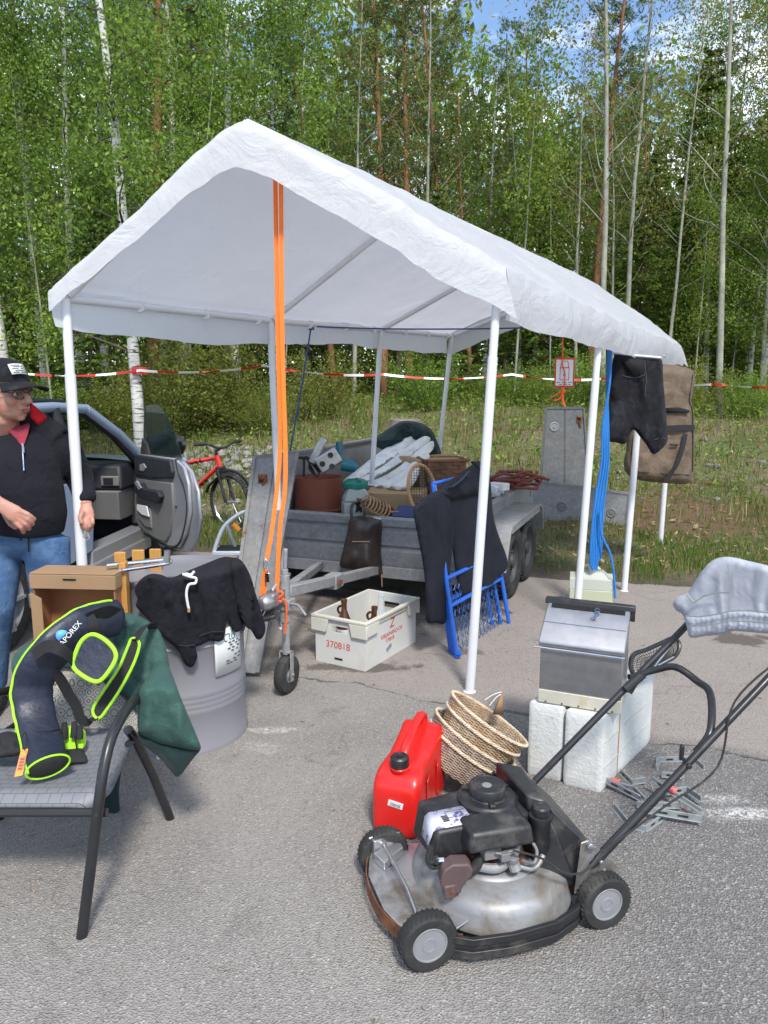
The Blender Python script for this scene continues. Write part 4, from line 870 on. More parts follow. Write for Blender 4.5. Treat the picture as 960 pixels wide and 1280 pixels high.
for s, x0 in ((1, .03), (-1, -1.53)):
    mb = MB(); pr = [(.28, .30), (.42, .58), (.50, .615), (1.62, .615), (1.72, .57), (1.80, .36)]; th_ = .022
    po = pr + [(y + (.02 if i > 3 else -.02 if i < 2 else 0) * 0 + 0, z - th_) for i, (y, z) in list(enumerate(pr))[::-1]]
    inner = [(1.775, .36), (1.70, .553), (1.61, .593), (.51, .593), (.44, .565), (.305, .30)]
    mb.prism(pr + inner, (s * .24, 0, 0), (x0, 0, 0), (0, 1, 0), (0, 0, 1))
    mb.box((x0 + s * .234, 1.03, .578), (.012, 1.10, .05))
    obj('mudguard', mb, M['galv'], tr, bevel=.003)
    if s > 0:
        mb = MB(); Mr = Matrix.Rotation(-math.atan2(.14, .28), 3, 'X'); mb.box((.15, .335, .475), (.055, .03, .095), Mr); o = obj('marker_lamp', mb, M['grey_green'], tr, bevel=.006)
        mb = MB(); mb.box((.15, .318, .478), (.040, .016, .07), Mr); obj('lens', mb, M['cream_plastic'], o, bevel=.004)
    for yc in (.74, 1.31):
        xc = x0 + s * .13; wl = MB(); rr = .283
        pf = [(.17, -.07), (.205, -.082), (.25, -.085), (.272, -.075), (.283, -.055), (.283, .055), (.272, .075), (.25, .085), (.205, .082), (.17, .07)]
        wl.lathe(pf + [pf[0]], (xc, yc, rr), 40, Matrix.Rotation(R(90), 3, 'Y'))
        for k in range(36):
            a = 2 * math.pi * k / 36; wl.box((xc, yc + math.cos(a) * .283, rr + math.sin(a) * .283), (.13, .014, .022), Matrix.Rotation(a - R(90) + .0, 3, 'X'))
        wo = obj('wheel', wl, M['black_rubber'], tr, smooth=40)
        rm = MB(); Mr = Matrix.Rotation(R(90) * s, 3, 'Y'); rm.lathe([(.175, -.05), (.175, .055), (.165, .065), (.155, .055), (.145, .02), (.10, .012), (.085, .035), (.06, .04), (.055, .07), (.03, .075), (0, .075)], (xc, yc, rr), 32, Mr)
        for k in range(5): a = k * 1.2566; rm.ball((xc + s * .045, yc + math.cos(a) * .075, rr + math.sin(a) * .075), .012, 6)
        obj('rim', rm, mat('dirty_rim', (.06, .06, .06), .6, .3, .3, 20) if (s > 0 and yc < 1) else bpy.data.materials['dirty_rim'] if 'dirty_rim' in bpy.data.materials else M['black_plastic'], wo)
mb = MB()
for x in (-1.2, -.3): mb.box((x, 1.2, .31), (.06, 2.3, .06))
for y in (.74, 1.31): mb.tube([(-1.62, y, .283), (.12, y, .283)], .03, 8)
obj('chassis', mb, M['galv_dark'], tr, bevel=.004)
Mi = FR[tr.name].inverted()
hit = Mi @ D(352, 742, 3.86)
def beam(mb, a, b, w_, h_):
    a, b = Vector(a), Vector(b); t = (b - a).normalized(); sd = t.cross(Vector((0, 0, 1))).normalized(); u2 = sd.cross(t)
    c = [sd * sx * w_ / 2 + u2 * sz * h_ / 2 for sx, sz in ((-1, -1), (1, -1), (1, 1), (-1, 1))]
    mb.add([a + k for k in c] + [b + k for k in c], [(3, 2, 1, 0), (4, 5, 6, 7)] + [(i, (i + 1) % 4, 4 + (i + 1) % 4, 4 + i) for i in range(4)])
mb = MB(); beam(mb, hit + Vector((0, .05, 0)), (-.62, .05, .30), .06, .06); beam(mb, (-.62, .04, .30), (-.6, 1.4, .29), .055, .055); beam(mb, hit + Vector((-.03, .1, -.01)), (-1.12, .10, .29), .05, .05)
q = hit.lerp(Vector((-.62, .05, .30)), .45); mb.box(q, (.085, .11, .085)); obj('drawbar', mb, M['galv'], tr, bevel=.005)
mb = MB(); mb.box(q + Vector((.05, -.02, 0)), (.02, .05, .025)); obj('bolt', mb, M['rust'], tr, bevel=.003)
mb = MB(); mb.box(hit + Vector((0, -.06, 0)), (.07, .16, .07)); mb.ball(hit + Vector((-.0, -.15, -.005)), (.045, .06, .045), 12); mb.tube([hit + Vector((0, -.1, .04)), hit + Vector((0, .0, .09)), hit + Vector((0, .09, .085))], .012, 8); obj('coupling', mb, M['steel'], tr, bevel=.006)
jw = Mi @ G(359, 866); jt = Mi @ D(363, 690, 3.84)
jx = thing  # noqa
mb = MB(); jz = Vector((jw.x, jw.y, .22)); mb.tube([jz, Vector((jw.x, jw.y, .58))], .021, 14); mb.tube([Vector((jw.x, jw.y, .40)), Vector((jw.x, jw.y, .66))], .027, 14); mb.tube([Vector((jw.x, jw.y, .66)), Vector((jw.x, jw.y, .69))], .020, 12); mb.tube([Vector((jw.x, jw.y, .66)), Vector((jw.x + .01, jw.y, .80))], .012, 8)
mb.box((jw.x, jw.y, .50), (.085, .075, .055)); mb.box((jw.x - .04, jw.y, .50), (.10, .05, .04)); mb.tube([(jw.x + .03, jw.y - .02, .51), (jw.x + .10, jw.y - .04, .515), (jw.x + .16, jw.y - .07, .475)], .008, 8)
mb.box((jw.x - .033, jw.y, .155), (.006, .035, .17)); mb.box((jw.x + .033, jw.y, .155), (.006, .035, .17)); mb.box((jw.x, jw.y, .235), (.072, .035, .01)); mb.tube([(jw.x - .045, jw.y, .108), (jw.x + .045, jw.y, .108)], .009, 8)
obj('jockey_post', mb, M['galv'], tr, bevel=.003)
mb = MB(); pf = [(.045, -.024), (.085, -.028), (.10, -.024), (.108, -.010), (.108, .010), (.10, .024), (.085, .028), (.045, .024)]; mb.lathe(pf + [pf[0]], (jw.x, jw.y, .108), 30, Matrix.Rotation(R(90), 3, 'Y')); o = obj('wheel', mb, M['black_rubber'], tr)
mb = MB(); mb.lathe([(.048, -.02), (.03, -.018), (.02, -.026), (.0, -.026)], (jw.x, jw.y, .108), 20, Matrix.Rotation(R(90), 3, 'Y')); mb.lathe([(.048, .02), (.03, .018), (.02, .026), (.0, .026)], (jw.x, jw.y, .108), 20, Matrix.Rotation(R(90), 3, 'Y')); obj('rim', mb, M['galv_dark'], o)

# loose galvanised boards
def board(name, label, c4, th_, m, grooves=(), discs=(), hinge=None, lip=True, cat='metal panel'):
    """c4: bottom left, bottom right, top right, top left (world); a pressed sheet with lips, grooves, discs"""
    bl, br, t_r, tl = [Vector(c) for c in c4]; n = (br - bl).cross(tl - bl).normalized(); n = -n if n.y > 0 else n
    P = lambda u, v, d=0: (bl.lerp(br, u)).lerp(tl.lerp(t_r, u), v) + n * d
    r_ = thing(name, label, cat, tuple((bl + br) / 2))
    mb = MB(); us = [0]; ds = [0]
    for gq in sorted(grooves): us += [gq - .02, gq - .008, gq + .008, gq + .02]; ds += [0, -.010, -.010, 0]
    us.append(1); ds.append(0)
    fr = [P(u, v, d) for v in (0, 1) for u, d in zip(us, ds)]; bk = [P(u, v, d - .012) for v in (0, 1) for u, d in zip(us, ds)]; k = len(us)
    F = [(i, i + 1, k + i + 1, k + i) for i in range(k - 1)]; mb.add(fr + bk, F + [tuple(reversed([j + 2 * k for j in f])) for f in F] + [(0, 2 * k, 2 * k + 1, 1)] * 0)
    for i in range(k - 1):
        mb.f += [(i + 1, i, 2 * k + i, 2 * k + i + 1), (k + i, k + i + 1, 3 * k + i + 1, 3 * k + i)]; mb.mi += [0, 0]
    mb.f += [(0, k, 3 * k, 2 * k), (k - 1, 3 * k - 1 - 0, 4 * k - 1, 2 * k - 1)][:1]; mb.mi += [0]
    if lip:
        for a, b in ((P(0, 0), P(0, 1)), (P(1, 0), P(1, 1)), (P(0, 1), P(1, 1))): beam(mb, a, b, .022, .03)
    obj('sheet', mb, m, r_, world=True, smooth=0)
    for u, v, rad in discs:
        mb = MB(); c = P(u, v, .002); z = n; x = (br - bl).normalized(); y = z.cross(x); Mr = Matrix((x, y, z)).transposed(); mb.lathe([(rad, 0), (rad, .006), (rad * .8, .012), (rad * .72, .004), (rad * .35, .004), (rad * .3, .012), (0, .012)], c, 20, Mr); obj('recessed_disc', mb, M['galv_dark'], r_, world=True)
    if hinge:
        for u, v in hinge:
            mb = MB(); c = P(u, v, .012); mb.box(c, (.06, .02, .08)); mb.tube([c + Vector((-.025, -.015, .03)), c + Vector((.02, -.02, .01)), c + Vector((.0, -.015, -.05)), c + Vector((.012, -.02, -.09))], .012, 7); mb.ball(c + Vector((0, -.012, .02)), .026, 8); obj('hinge', mb, M['rust'], r_, world=True, smooth=40)
    return r_
board('galvanised_panel', 'long galvanised board leaning between the grey drum and the trailer front', (D(283, 838, 4.05), D(322, 842, 4.05), D(372, 566, 5.30), D(318, 572, 5.30)), .01, M['galv_rust'], (.5,), (), [(.28, .86)])
a, b_ = G(604, 662), G(783, 666)
board('galvanised_panel', 'long galvanised side board standing on edge on the grass behind the trailer', (D(596, 640, 9.1), D(782, 666, 8.35), D(787, 617, 8.37), D(600, 591, 9.12)), .01, M['galv'], (), ((.58, .45, .062), (.90, .45, .055)))
board('galvanised_panel', 'upright galvanised board with centre crease leaning behind the long side board', (D(672, 648, 9.1), D(738, 652, 9.05), D(729, 510, 9.25), D(683, 510, 9.3)), .01, M['galv_flat'], (.5,), ((.24, .83, .06),), [(.88, .90)])
board('blue_panel', 'narrow pale blue board leaning behind the upright galvanised board', (D(718, 604, 9.35), D(733, 605, 9.35), D(733, 545, 9.6), D(727, 540, 9.6)), .01, mat('blue_grey_board', (.20, .23, .33), .5), (), (), None, False, 'board')

# ---------------------------------------------------------------- what lies in the trailer (floor at z=.365)
FZ = .366
c = D(399, 640, 5.98); c.z = FZ; z1 = D(399, 600, 5.98).z + .03
t = thing('metal_barrel', 'small rust red metal barrel standing in the front corner of the trailer', 'barrel', tuple(c)); hh = z1 - FZ
mb = MB(); mb.lathe([(.19, 0), (.193, .02), (.188, .04), (.195, hh * .52), (.203, hh * .54), (.195, hh * .56), (.194, hh - .02), (.199, hh), (.19, hh), (.185, hh - .03), (.183, .03), (0, .03)], (0, 0, 0), 36); obj('shell', mb, M['drum_red'], t)
mb = MB(); mb.lathe([(0, hh - .09), (.184, hh - .09)], (0, 0, 0), 24); obj('filling', mb, M['rust'], t)
t = thing('power_tool', 'teal and white electric tool with a black cable lying on the red barrel', 'power tool', tuple(D(410, 590, 5.85)))
mb = MB(); A_ = D(411, 575, 5.82); Mr = Matrix.Rotation(R(-32), 3, 'Y')
mb.box(A_, (.19, .10, .13), Mr); mb.box(D(398, 563, 5.84), (.06, .09, .22), Matrix.Rotation(R(28), 3, 'Y')); obj('housing', mb, M['silver_paint'], t, world=True, bevel=.012)
mb = MB()
for px_, py_ in ((413, 569), (403, 580), (415, 583)): q = D(px_, py_, 5.765); mb.lathe([(.022, 0), (.022, .012), (0, .010)], q, 14, Matrix.Rotation(R(90), 3, 'X'))
obj('vent', mb, M['black_plastic'], t, world=True)
mb = MB(); mb.tube([D(427, 580, 5.82), D(441, 583, 5.82), D(446, 586, 5.82)], [.05, .048, .03], 16); mb.tube([D(425, 568, 5.84), D(424, 552, 5.84)], [.03, .028], 12); obj('motor', mb, M['teal_tool'], t, world=True)
mb = MB()
for k in range(5): o_ = k * .012; mb.tube(catmull([D(402 - k, 590, 5.84 + o_), D(390 - 2 * k, 578 - k * 2, 5.84 + o_), D(386 + k, 585, 5.82 + o_), D(396, 596, 5.80), D(400, 584, 5.82), D(392 - k, 570 + 2 * k, 5.86), D(403, 574, 5.84)], 5), .006, 6)
mb.tube([D(373, 572, 5.9), D(387, 573, 5.9)], .012, 8); mb.tube([D(380, 573, 5.9), D(380, 596, 5.9)], .009, 8); obj('cable', mb, M['black_rubber'], t, world=True)
c = D(446, 640, 5.72); c.z = FZ
t = thing('plastic_canister', 'grey green canister with a dark green round lid beside the red barrel', 'canister', tuple(c), .2)
mb = MB(); mb.hexa([(-.11, -.09, 0), (.11, -.09, 0), (.11, .09, 0), (-.11, .09, 0)], [(-.11, -.09, .40), (.11, -.09, .40), (.11, .09, .40), (-.11, .09, .40)]); mb.hexa([(-.11, -.09, .40), (.11, -.09, .40), (.11, .09, .40), (-.11, .09, .40)], [(-.07, -.06, .50), (.06, -.06, .50), (.06, .06, .50), (-.07, .06, .50)]); obj('body', mb, M['grey_green'], t, bevel=.015)
mb = MB(); mb.lathe([(.085, .49), (.10, .50), (.10, .535), (.085, .55), (.07, .56), (0, .565)], (-.005, .03, .0), 28); mb.box((.01, 0, .56), (.03, .12, .02)); obj('lid', mb, M['green_lid'], t, bevel=.004)
def carton(label, cx, cy, sx, sy, z0, z1, rz, m='cardboard_light', nm='cardboard_box'):
    t = thing(nm, label, 'cardboard box', (cx, cy, z0), rz); mb = MB(); mb.box((0, 0, (z1 - z0) / 2), (sx, sy, z1 - z0)); obj('carton', mb, M[m], t, bevel=.004)
    mb = MB(); mb.box((-.0, -sy / 2 - .0012, (z1 - z0) * .55), (sx * .97, .0016, .012)); obj('tape_band', mb, M[m], t); mb = MB(); mb.box((0, -sy * .25, z1 - z0 + .001), (sx * .98, sy * .49, .003)); obj('flap', mb, M[m], t); mb = MB(); mb.box((0, sy * .25, z1 - z0 + .001), (sx * .98, sy * .47, .003)); obj('flap', mb, M[m], t); return t
carton('tan cardboard box under the front edge of the white tarpaulin', .10, 6.02, .46, .40, FZ, .80, -.15)
carton('taller tan cardboard box right of the tarpaulin beside the wooden hoop', .42, 6.55, .44, .42, FZ, 1.02, .42)
carton('flat tan cardboard box standing behind the leather bag', -.06, 5.72, .30, .20, FZ, .70, -.3, 'cardboard')
# white tarpaulin folded over the boxes, dark bundle behind
t = tag(obj('dark_bundle', cloth([(466, 556), (472, 545), (490, 533), (504, 526), (524, 528), (538, 536), (546, 550), (552, 572), (536, 578), (500, 570)], lambda x, y: 7.15, .16, .12, 14, ((.05, .05, .05), (.02, .12, .12)), 4, 4), M['green_lining'], world=True), 'dark green cloth bundle piled behind the white tarpaulin', 'cloth bundle')
M['dk'] = M['green_lining']
tarp = thing('tarpaulin', 'crumpled white tarpaulin draped over the boxes in the trailer', 'tarpaulin', tuple(D(490, 610, 6.2)))
STRIPS = [([(428, 602), (448, 586), (468, 570), (488, 556), (506, 545), (520, 536), (530, 538), (529, 548), (502, 568), (478, 584), (456, 598), (436, 607)], 6.55),
          ([(438, 604), (462, 592), (482, 580), (502, 564), (518, 552), (531, 545), (538, 550), (522, 566), (500, 582), (474, 597), (450, 608)], 6.42),
          ([(452, 606), (478, 596), (498, 584), (514, 570), (530, 557), (541, 551), (541, 562), (524, 578), (506, 592), (484, 604), (464, 610)], 6.30),
          ([(468, 607), (488, 598), (504, 588), (520, 574), (534, 567), (537, 573), (526, 590), (510, 607), (492, 611), (478, 611)], 6.18),
          ([(484, 608), (500, 598), (514, 587), (524, 582), (523, 594), (514, 609), (502, 613), (492, 612)], 6.08)]
for k, (pl_, Y0) in enumerate(STRIPS):
    obj('fold', cloth(pl_, (lambda Y0: lambda x, y: Y0 + (606 - y) * .009 - (x - 480) * .0008)(Y0), .075, .08, 9, ((.016, .03, .14), (.010, .10, .22)), 6 + k, 3.2, extra=lambda x, y: .012 * math.sin((x * .62 + y) * .55)), M['white_tarp'], tarp, world=True, smooth=60)
# hoop net, bark basket, rope bundle, book, oddments
t = thing('hoop_net', 'wooden hoop with dark netting leaning against the cardboard box', 'hoop net', tuple(D(528, 640, 5.78)))
mb = MB(); hp = [D(527 + 16.5 * math.cos(a) + 3 * math.sin(a), 612 + 31 * math.sin(a), 5.74 + .06 * math.cos(a) - .10 * math.sin(a)) for a in [2 * math.pi * i / 40 for i in range(40)]]; mb.tube(hp, .014, 8, closed=True); obj('hoop', mb, M['old_wood'], t, world=True)
mb = MB(); mb.tube([hp[i] + Vector((0, -.003, 0)) for i in (38, 39, 0, 1, 2, 3, 4)], .017, 8); obj('binding', mb, M['paper'], t, world=True)
mb = MB()
for k in range(1, 10): x = 511 + 3.3 * k; h_ = 31 * math.sqrt(max(0, 1 - ((x - 527) / 16.5) ** 2)); mb.tube([D(x, 612 - h_, 5.75), D(x, 612 + h_, 5.73)], .0022, 3)
for k in range(1, 18): y = 581 + 3.4 * k; h_ = 16.5 * math.sqrt(max(0, 1 - ((y - 612) / 31) ** 2)); mb.tube([D(527 - h_, y, 5.75), D(527 + h_, y, 5.73)], .0022, 3)
obj('netting', mb, M['dark_bark'], t, world=True)
t = thing('bark_basket', 'brown woven basket with square rim behind the dark jacket', 'basket', tuple(D(552, 620, 6.35)), .2)
mb = MB(); b0 = Vector((0, 0, 0)); zt = D(552, 574, 6.35).z - D(552, 620, 6.35).z
for i in range(9):
    s0 = .75 + .03 * i; z0 = zt * i / 9; z1 = zt * (i + 1) / 9 - .004; hx = .17 * s0; hy = .14 * s0
    for sx, sy, lx, ly in ((0, -hy, 2 * hx, .012), (0, hy, 2 * hx, .012), (-hx, 0, .012, 2 * hy), (hx, 0, .012, 2 * hy)):
        nseg = 6
        for k in range(nseg):
            f = (k + .5) / nseg - .5; off = .004 * (1 if (k + i) % 2 else -1); mb.box((sx + (f * lx if lx > .02 else off), sy + (f * ly if ly > .02 else off), (z0 + z1) / 2), (lx / nseg * .96 if lx > .02 else .010, ly / nseg * .96 if ly > .02 else .010, z1 - z0))
obj('weave', mb, M['bark_basket'], t, smooth=0)
mb = MB(); mb.tube([(-.18, -.145, zt), (.18, -.145, zt), (.18, .145, zt), (-.18, .145, zt)], .014, 8, closed=True); obj('rim', mb, M['bark_basket'], t)
t = thing('rope_bundle', 'brown bundle of sticks and jute rope lying on the trailer front board', 'rope bundle', tuple(D(470, 640, 5.5)))
mb = MB()
for k in range(9): mb.tube(catmull([D(446 + k * 2, 624 + (k % 3) * 5, 5.46 + .01 * k), D(462 + k * 2, 628 + (k % 4) * 4, 5.44), D(484 + k * 2, 640 + (k % 3) * 2, 5.46 + .012 * k), D(497 + k, 645 + k % 2, 5.5)], 4), .011, 7)
obj('sticks', mb, M['bark_basket'], t, world=True)
mb = MB()
for k in range(7): q = D(458 + k * 4, 627 + k * 2.0, 5.43); mb.tube([q + Vector((.035 * math.cos(a), .03 * math.sin(a) - .01, .045 * math.sin(a + .4))) for a in [i * .785 for i in range(9)]], .007, 6)
for k in range(5): mb.tube(catmull([D(488 + k * 3, 640, 5.42), D(498 + k * 2, 640 + k, 5.41), D(506, 646, 5.42)], 3), .008, 6)
obj('rope', mb, M['jute'], t, world=True)
t = thing('book', 'dark blue book lying on the front board left of the jacket', 'book', tuple(D(507, 648, 5.35)), TRZ)
mb = MB(); Mr = Matrix.Rotation(R(20), 3, 'X'); mb.box((0, .05, .035), (.20, .16, .022), Mr); obj('cover', mb, M['blue_book'], t, bevel=.003)
mb = MB(); mb.box((.004, .046, .022), (.19, .15, .008), Mr); obj('lime_folder', mb, M['lime'], t)
mb = MB(); q = random.Random(4)
for k in range(16): a = D(q.uniform(606, 640), q.uniform(597, 612), 6.6); mb.tube([a, a + Vector((q.uniform(.1, .3), q.uniform(-.1, .3), q.uniform(-.06, .10))), a + Vector((q.uniform(.3, .45), q.uniform(.1, .5), q.uniform(-.08, .06)))], .014, 6)
tag(obj('iron_oddments', mb, mat('red_brown_iron', (.16, .035, .025), .7, 0, .4, 8), world=True), 'red brown rods and oddments heaped at the trailer right side', 'rods')
mb = MB()
for k in range(9): a = D(q.uniform(598, 625), q.uniform(604, 616), 6.3); mb.box(a, (q.uniform(.08, .2), q.uniform(.05, .12), q.uniform(.03, .08)), Matrix.Rotation(q.uniform(0, 3), 3, 'Z') @ Matrix.Rotation(q.uniform(-.4, .4), 3, 'X'))
tag(obj('paper_scraps', mb, M['paper'], world=True, bevel=.006), 'pale scraps and paper parcels in front of the red brown rods', 'scraps')
# leather carrier hanging on the front board
lb = thing('leather_bag', 'dark brown leather carrier bag hanging over the trailer front board', 'bag', tuple(D(452, 720, 5.33)))
obj('pouch', cloth([(438, 648), (452, 645), (470, 648), (477, 655), (476, 690), (479, 716), (474, 722), (458, 719), (440, 712), (425, 708), (428, 690), (434, 665)], lambda x, y: 5.33, .07, .03, 20, ((.014, .05, .02), (.007, .14, .06)), 12, 4), M['leather'], lb, world=True, smooth=70)
mb = MB(); mb.ribbon(catmull([D(440, 650, 5.29), D(439, 636, 5.30), D(444, 628, 5.36), D(452, 640, 5.42)], 5), .022, .005, (1, .2, .2)); mb.ribbon(catmull([D(455, 648, 5.27), D(455, 634, 5.28), D(450, 626, 5.36), D(446, 640, 5.43)], 5), .022, .005, (1, .2, .2)); obj('handle', mb, M['leather'], lb, world=True)
mb = MB(); mb.tube([D(440, 677, 5.255), D(462, 677, 5.245)], .0025, 5); obj('seam', mb, M['old_wood'], lb, world=True)
mb = MB(); mb.tube([D(477, 718, 5.3), D(477.5, 733, 5.3)], .004, 5); obj('drawcord', mb, M['jute'], lb, world=True)
mb = MB(); mb.box(D(469, 648, 5.36), (.10, .06, .012), Matrix.Rotation(.2, 3, 'Z')); tag(obj('paper_wad', mb, M['paper'], world=True, bevel=.004), 'white paper sticking out of the leather bag top', 'paper')
# ================================================================ LAWN MOWER
MX = Vector((.955, .295, 0)); MRZ = math.atan2(.295, .955)
mw = thing('lawn_mower', 'old silver and black push lawn mower with grey hubcaps on the asphalt', 'lawn mower', (.13, 1.89, 0), MRZ)
MI = FR[mw.name].inverted()
def ml(p): return MI @ Vector(p)
Ry = Matrix.Rotation(R(90), 3, 'X')
for x, y, side in ((0, .02, -1), (.576, .02, -1), (0, .45, 1), (.576, .45, 1)):
    rr = .086; mb = MB(); Mr = Matrix.Rotation(R(90), 3, 'X')
    pf = [(.052, -.022), (.066, -.026), (.078, -.026), (.084, -.020), (.086, -.010), (.086, .010), (.084, .020), (.078, .026), (.066, .026), (.052, .022)]
    mb.lathe(pf + [pf[0]], (x, y, rr), 40, Mr)
    for k in range(34):
        a = 2 * math.pi * k / 34
        for sg in (-1, 1): mb.box((x + math.cos(a) * .0855, y + sg * .012, rr + math.sin(a) * .0855), (.0030, .020, .0035), Matrix.Rotation(-a + R(90), 3, 'Y') @ Matrix.Rotation(sg * .4, 3, 'Z'))
    wo = obj('wheel', mb, M['black_rubber'], mw, smooth=40)
    mb = MB(); pf = [(.054, .012), (.054, .020), (.051, .0245), (.047, .0235), (.046, .0215), (.028, .0225), (.024, .0225), (.023, .0245), (.016, .0245), (.015, .0225), (0, .0225)]
    Mh = Matrix.Rotation(R(90) * (1 if side < 0 else -1), 3, 'X'); mb.lathe([(r_, z) for r_, z in pf], (x, y, rr), 40, Mh); mb.lathe([(0, -.024), (.050, -.020)], (x, y, rr), 24, Mh) if side > 0 else None
    obj('hubcap', mb, M['grey_hub'], wo, smooth=30)
# deck: a pressed dome with a rolled lip, front discharge sheet, rusty lip, black side strip
dc = Vector((.30, .245, 0))
mb = MB(); prof = [(.245, .055), (.262, .060), (.262, .072), (.252, .085), (.250, .110), (.243, .130), (.225, .146), (.195, .154), (.15, .158), (.145, .166), (.12, .170), (.0, .170)]
mb.lathe(prof, dc, 64, None, jit=lambda a, z: 1 + .006 * math.sin(3 * a) + .004 * math.sin(7 * a + z * 30)); obj('deck', mb, M['dirty_deck'], mw, smooth=50)
mb = MB(); pl = [(.07, .02), (-.055, .07), (-.085, .17), (-.085, .34), (-.055, .43), (.07, .47), (.14, .45), (.14, .05)]
mb.prism(pl, (0, 0, .006), (0, 0, .088)); mb.prism([(-.05, .40), (.055, .46), (.055, .40), (-.03, .34)], (0, 0, .03), (0, 0, .095)); mb.box((.0, .435, .115), (.11, .006, .09)); mb.box((-.02, .43, .12), (.05, .02, .07), Matrix.Rotation(.3, 3, 'Z'))
obj('front_plate', mb, M['silver_paint'], mw, bevel=.004)
mb = MB(); lip = [Vector((.10, -.0, .075)), Vector((-.03, .045, .075)), Vector((-.085, .14, .075)), Vector((-.098, .25, .075)), Vector((-.085, .36, .075)), Vector((-.04, .45, .075)), Vector((.06, .485, .075))]
mb.ribbon(catmull(lip, 5), .045, .004, (0, 0, 1)); obj('rusty_lip', mb, M['rust'], mw, smooth=60)
mb = MB(); mb.tube([(0, .05, .088), (.0, .20, .125), (-.005, .42, .13)], .006, 8); mb.tube([(0, -.0, .086), (0, .06, .09)], .010, 8); obj('height_rod', mb, M['steel'], mw)
mb = MB(); sp = [Vector((.05, .012, .05)), Vector((.12, -.028, .05)), Vector((.24, -.042, .05)), Vector((.38, -.035, .05)), Vector((.47, -.0, .05)), Vector((.53, .05, .05))]
for z, w_, o_ in ((.046, .024, 0), (.070, .016, .004), (.090, .022, -.003)): mb.ribbon([p + Vector((0, o_, z - .05)) for p in sp], w_, .010, (0, 0, 1))
mb.ribbon([p + Vector((0, .006, .018)) for p in sp], .06, .008, (0, 0, 1)); obj('side_bumper', mb, M['black_plastic'], mw, smooth=30, bevel=.002)
mb = MB(); mb.lathe([(.13, .168), (.135, .172), (.12, .178), (.10, .18), (.095, .195), (.06, .20), (.0, .2)], (.30, .25, 0), 32); obj('deck_ring', mb, M['rust'], mw)
mb = MB(); mb.lathe([(.085, .18), (.085, .20), (.06, .205), (.055, .26), (.0, .26)], (.30, .24, 0), 28)
for k in range(6): mb.lathe([(.07, .21 + k * .011), (.075, .213 + k * .011), (.07, .216 + k * .011)], (.29, .26, 0), 20)
mb.tube(catmull([(.20, .13, .205), (.26, .11, .20), (.32, .12, .235), (.35, .15, .27)], 4), .017, 10); mb.tube(catmull([(.33, .10, .20), (.38, .085, .19), (.42, .10, .225)], 4), .010, 8); mb.tube([(.30, .10, .25), (.31, .08, .20)], .02, 10); mb.box((.30, .12, .24), (.05, .05, .06)); mb.box((.24, .13, .26), (.06, .05, .04))
obj('engine_block', mb, M['dirty_deck'], mw, bevel=.004)
mb = MB(); mb.box((.27, .085, .262), (.03, .02, .03)); mb.tube([(.24, .09, .28), (.27, .08, .27), (.31, .08, .275)], .004, 6); mb.lathe([(.018, 0), (.02, .02), (.0, .022)], (.30, .085, .235), 14); mb.tube(catmull([(.33, .085, .235), (.37, .075, .22), (.39, .09, .25), (.38, .10, .28)], 4), .006, 8); obj('carburettor', mb, M['galv_dark'], mw, bevel=.003)
# shroud
mb = MB()
mb.hexa([(.05, .155, .235), (.40, .145, .27), (.40, .40, .27), (.05, .36, .21)], [(.065, .165, .345), (.40, .155, .36), (.40, .39, .36), (.065, .345, .355)])
mb.hexa([(.145, .085, .292), (.375, .075, .292), (.375, .20, .292), (.145, .20, .292)], [(.16, .10, .362), (.37, .09, .362), (.37, .20, .370), (.16, .20, .370)])
obj('shroud', mb, M['black_plastic'], mw, bevel=.012, bseg=3)
mb = MB(); mb.lathe([(.105, .34), (.105, .365), (.095, .375), (.07, .378), (.066, .385), (.0, .385)], (.30, .28, 0), 40); obj('fan_housing', mb, M['black_plastic'], mw)
mb = MB(); mb.lathe([(.060, .384), (.063, .386), (.063, .418), (.059, .424), (.054, .425), (.052, .421), (.02, .421), (.0, .421)], (.295, .275, 0), 40)
for k in range(3): a = k * 2.1 + .3; mb.box((.295 + .066 * math.cos(a), .275 + .066 * math.sin(a), .386), (.05, .02, .012), Matrix.Rotation(a, 3, 'Z'))
obj('starter_cap', mb, M['black_plastic'], mw, bevel=.002)
mb = MB(); mb.lathe([(.0165, .4215), (.0165, .4235), (.0, .4245)], (.29, .268, 0), 24); obj('cap_disc', mb, M['grey_hub'], mw)
mb = MB(); mb.add([(.075, .175, .3475), (.20, .17, .3515), (.20, .265, .3555), (.075, .262, .354), (.0615, .262, .342), (.059, .18, .338), (.052, .265, .27), (.050, .20, .27)], [(0, 1, 2, 3), (0, 3, 4, 5), (5, 4, 6, 7)])
lo = obj('sticker', mb, M['purple_label'], mw, solid=.004)
mb = MB()
for k in range(4): mb.box((.115 + .0, .20 + k * .009, .3556 - .0), (.022, .005, .0018))
mb.box((.16, .212, .3575), (.07, .001, .0015)); mb.box((.16, .245, .3585), (.07, .001, .0015)); mb.box((.125, .228, .3572), (.0012, .035, .0015)); obj('sticker_print', mb, M['dark_ink'], lo)
mb = MB(); mb.box((.28, .30, .30), (.32, .16, .06)); obj('air_duct', mb, M['hole_shade'], mw)
mb = MB(); mf = [(.00, .0), (.06, .0), (.065, .03), (.095, .06), (.10, .085), (.085, .11), (.03, .115), (.0, .095), (-.012, .05)]
mb.prism(mf, (.012, .055, 0), (.055, .075, .165), (.955, -.12, .0), (0, 0, 1)); mb.box((.075, .073, .18), (.04, .012, .05)); obj('exhaust_guard', mb, M['muffler'], mw, bevel=.008, bseg=3)
mb = MB(); mb.tube([(.081, .062, .183), (.083, .075, .183)], .008, 12); mb.tube([(.135, .068, .243), (.137, .08, .243)], .006, 10); obj('bolt', mb, M['rust'], mw)
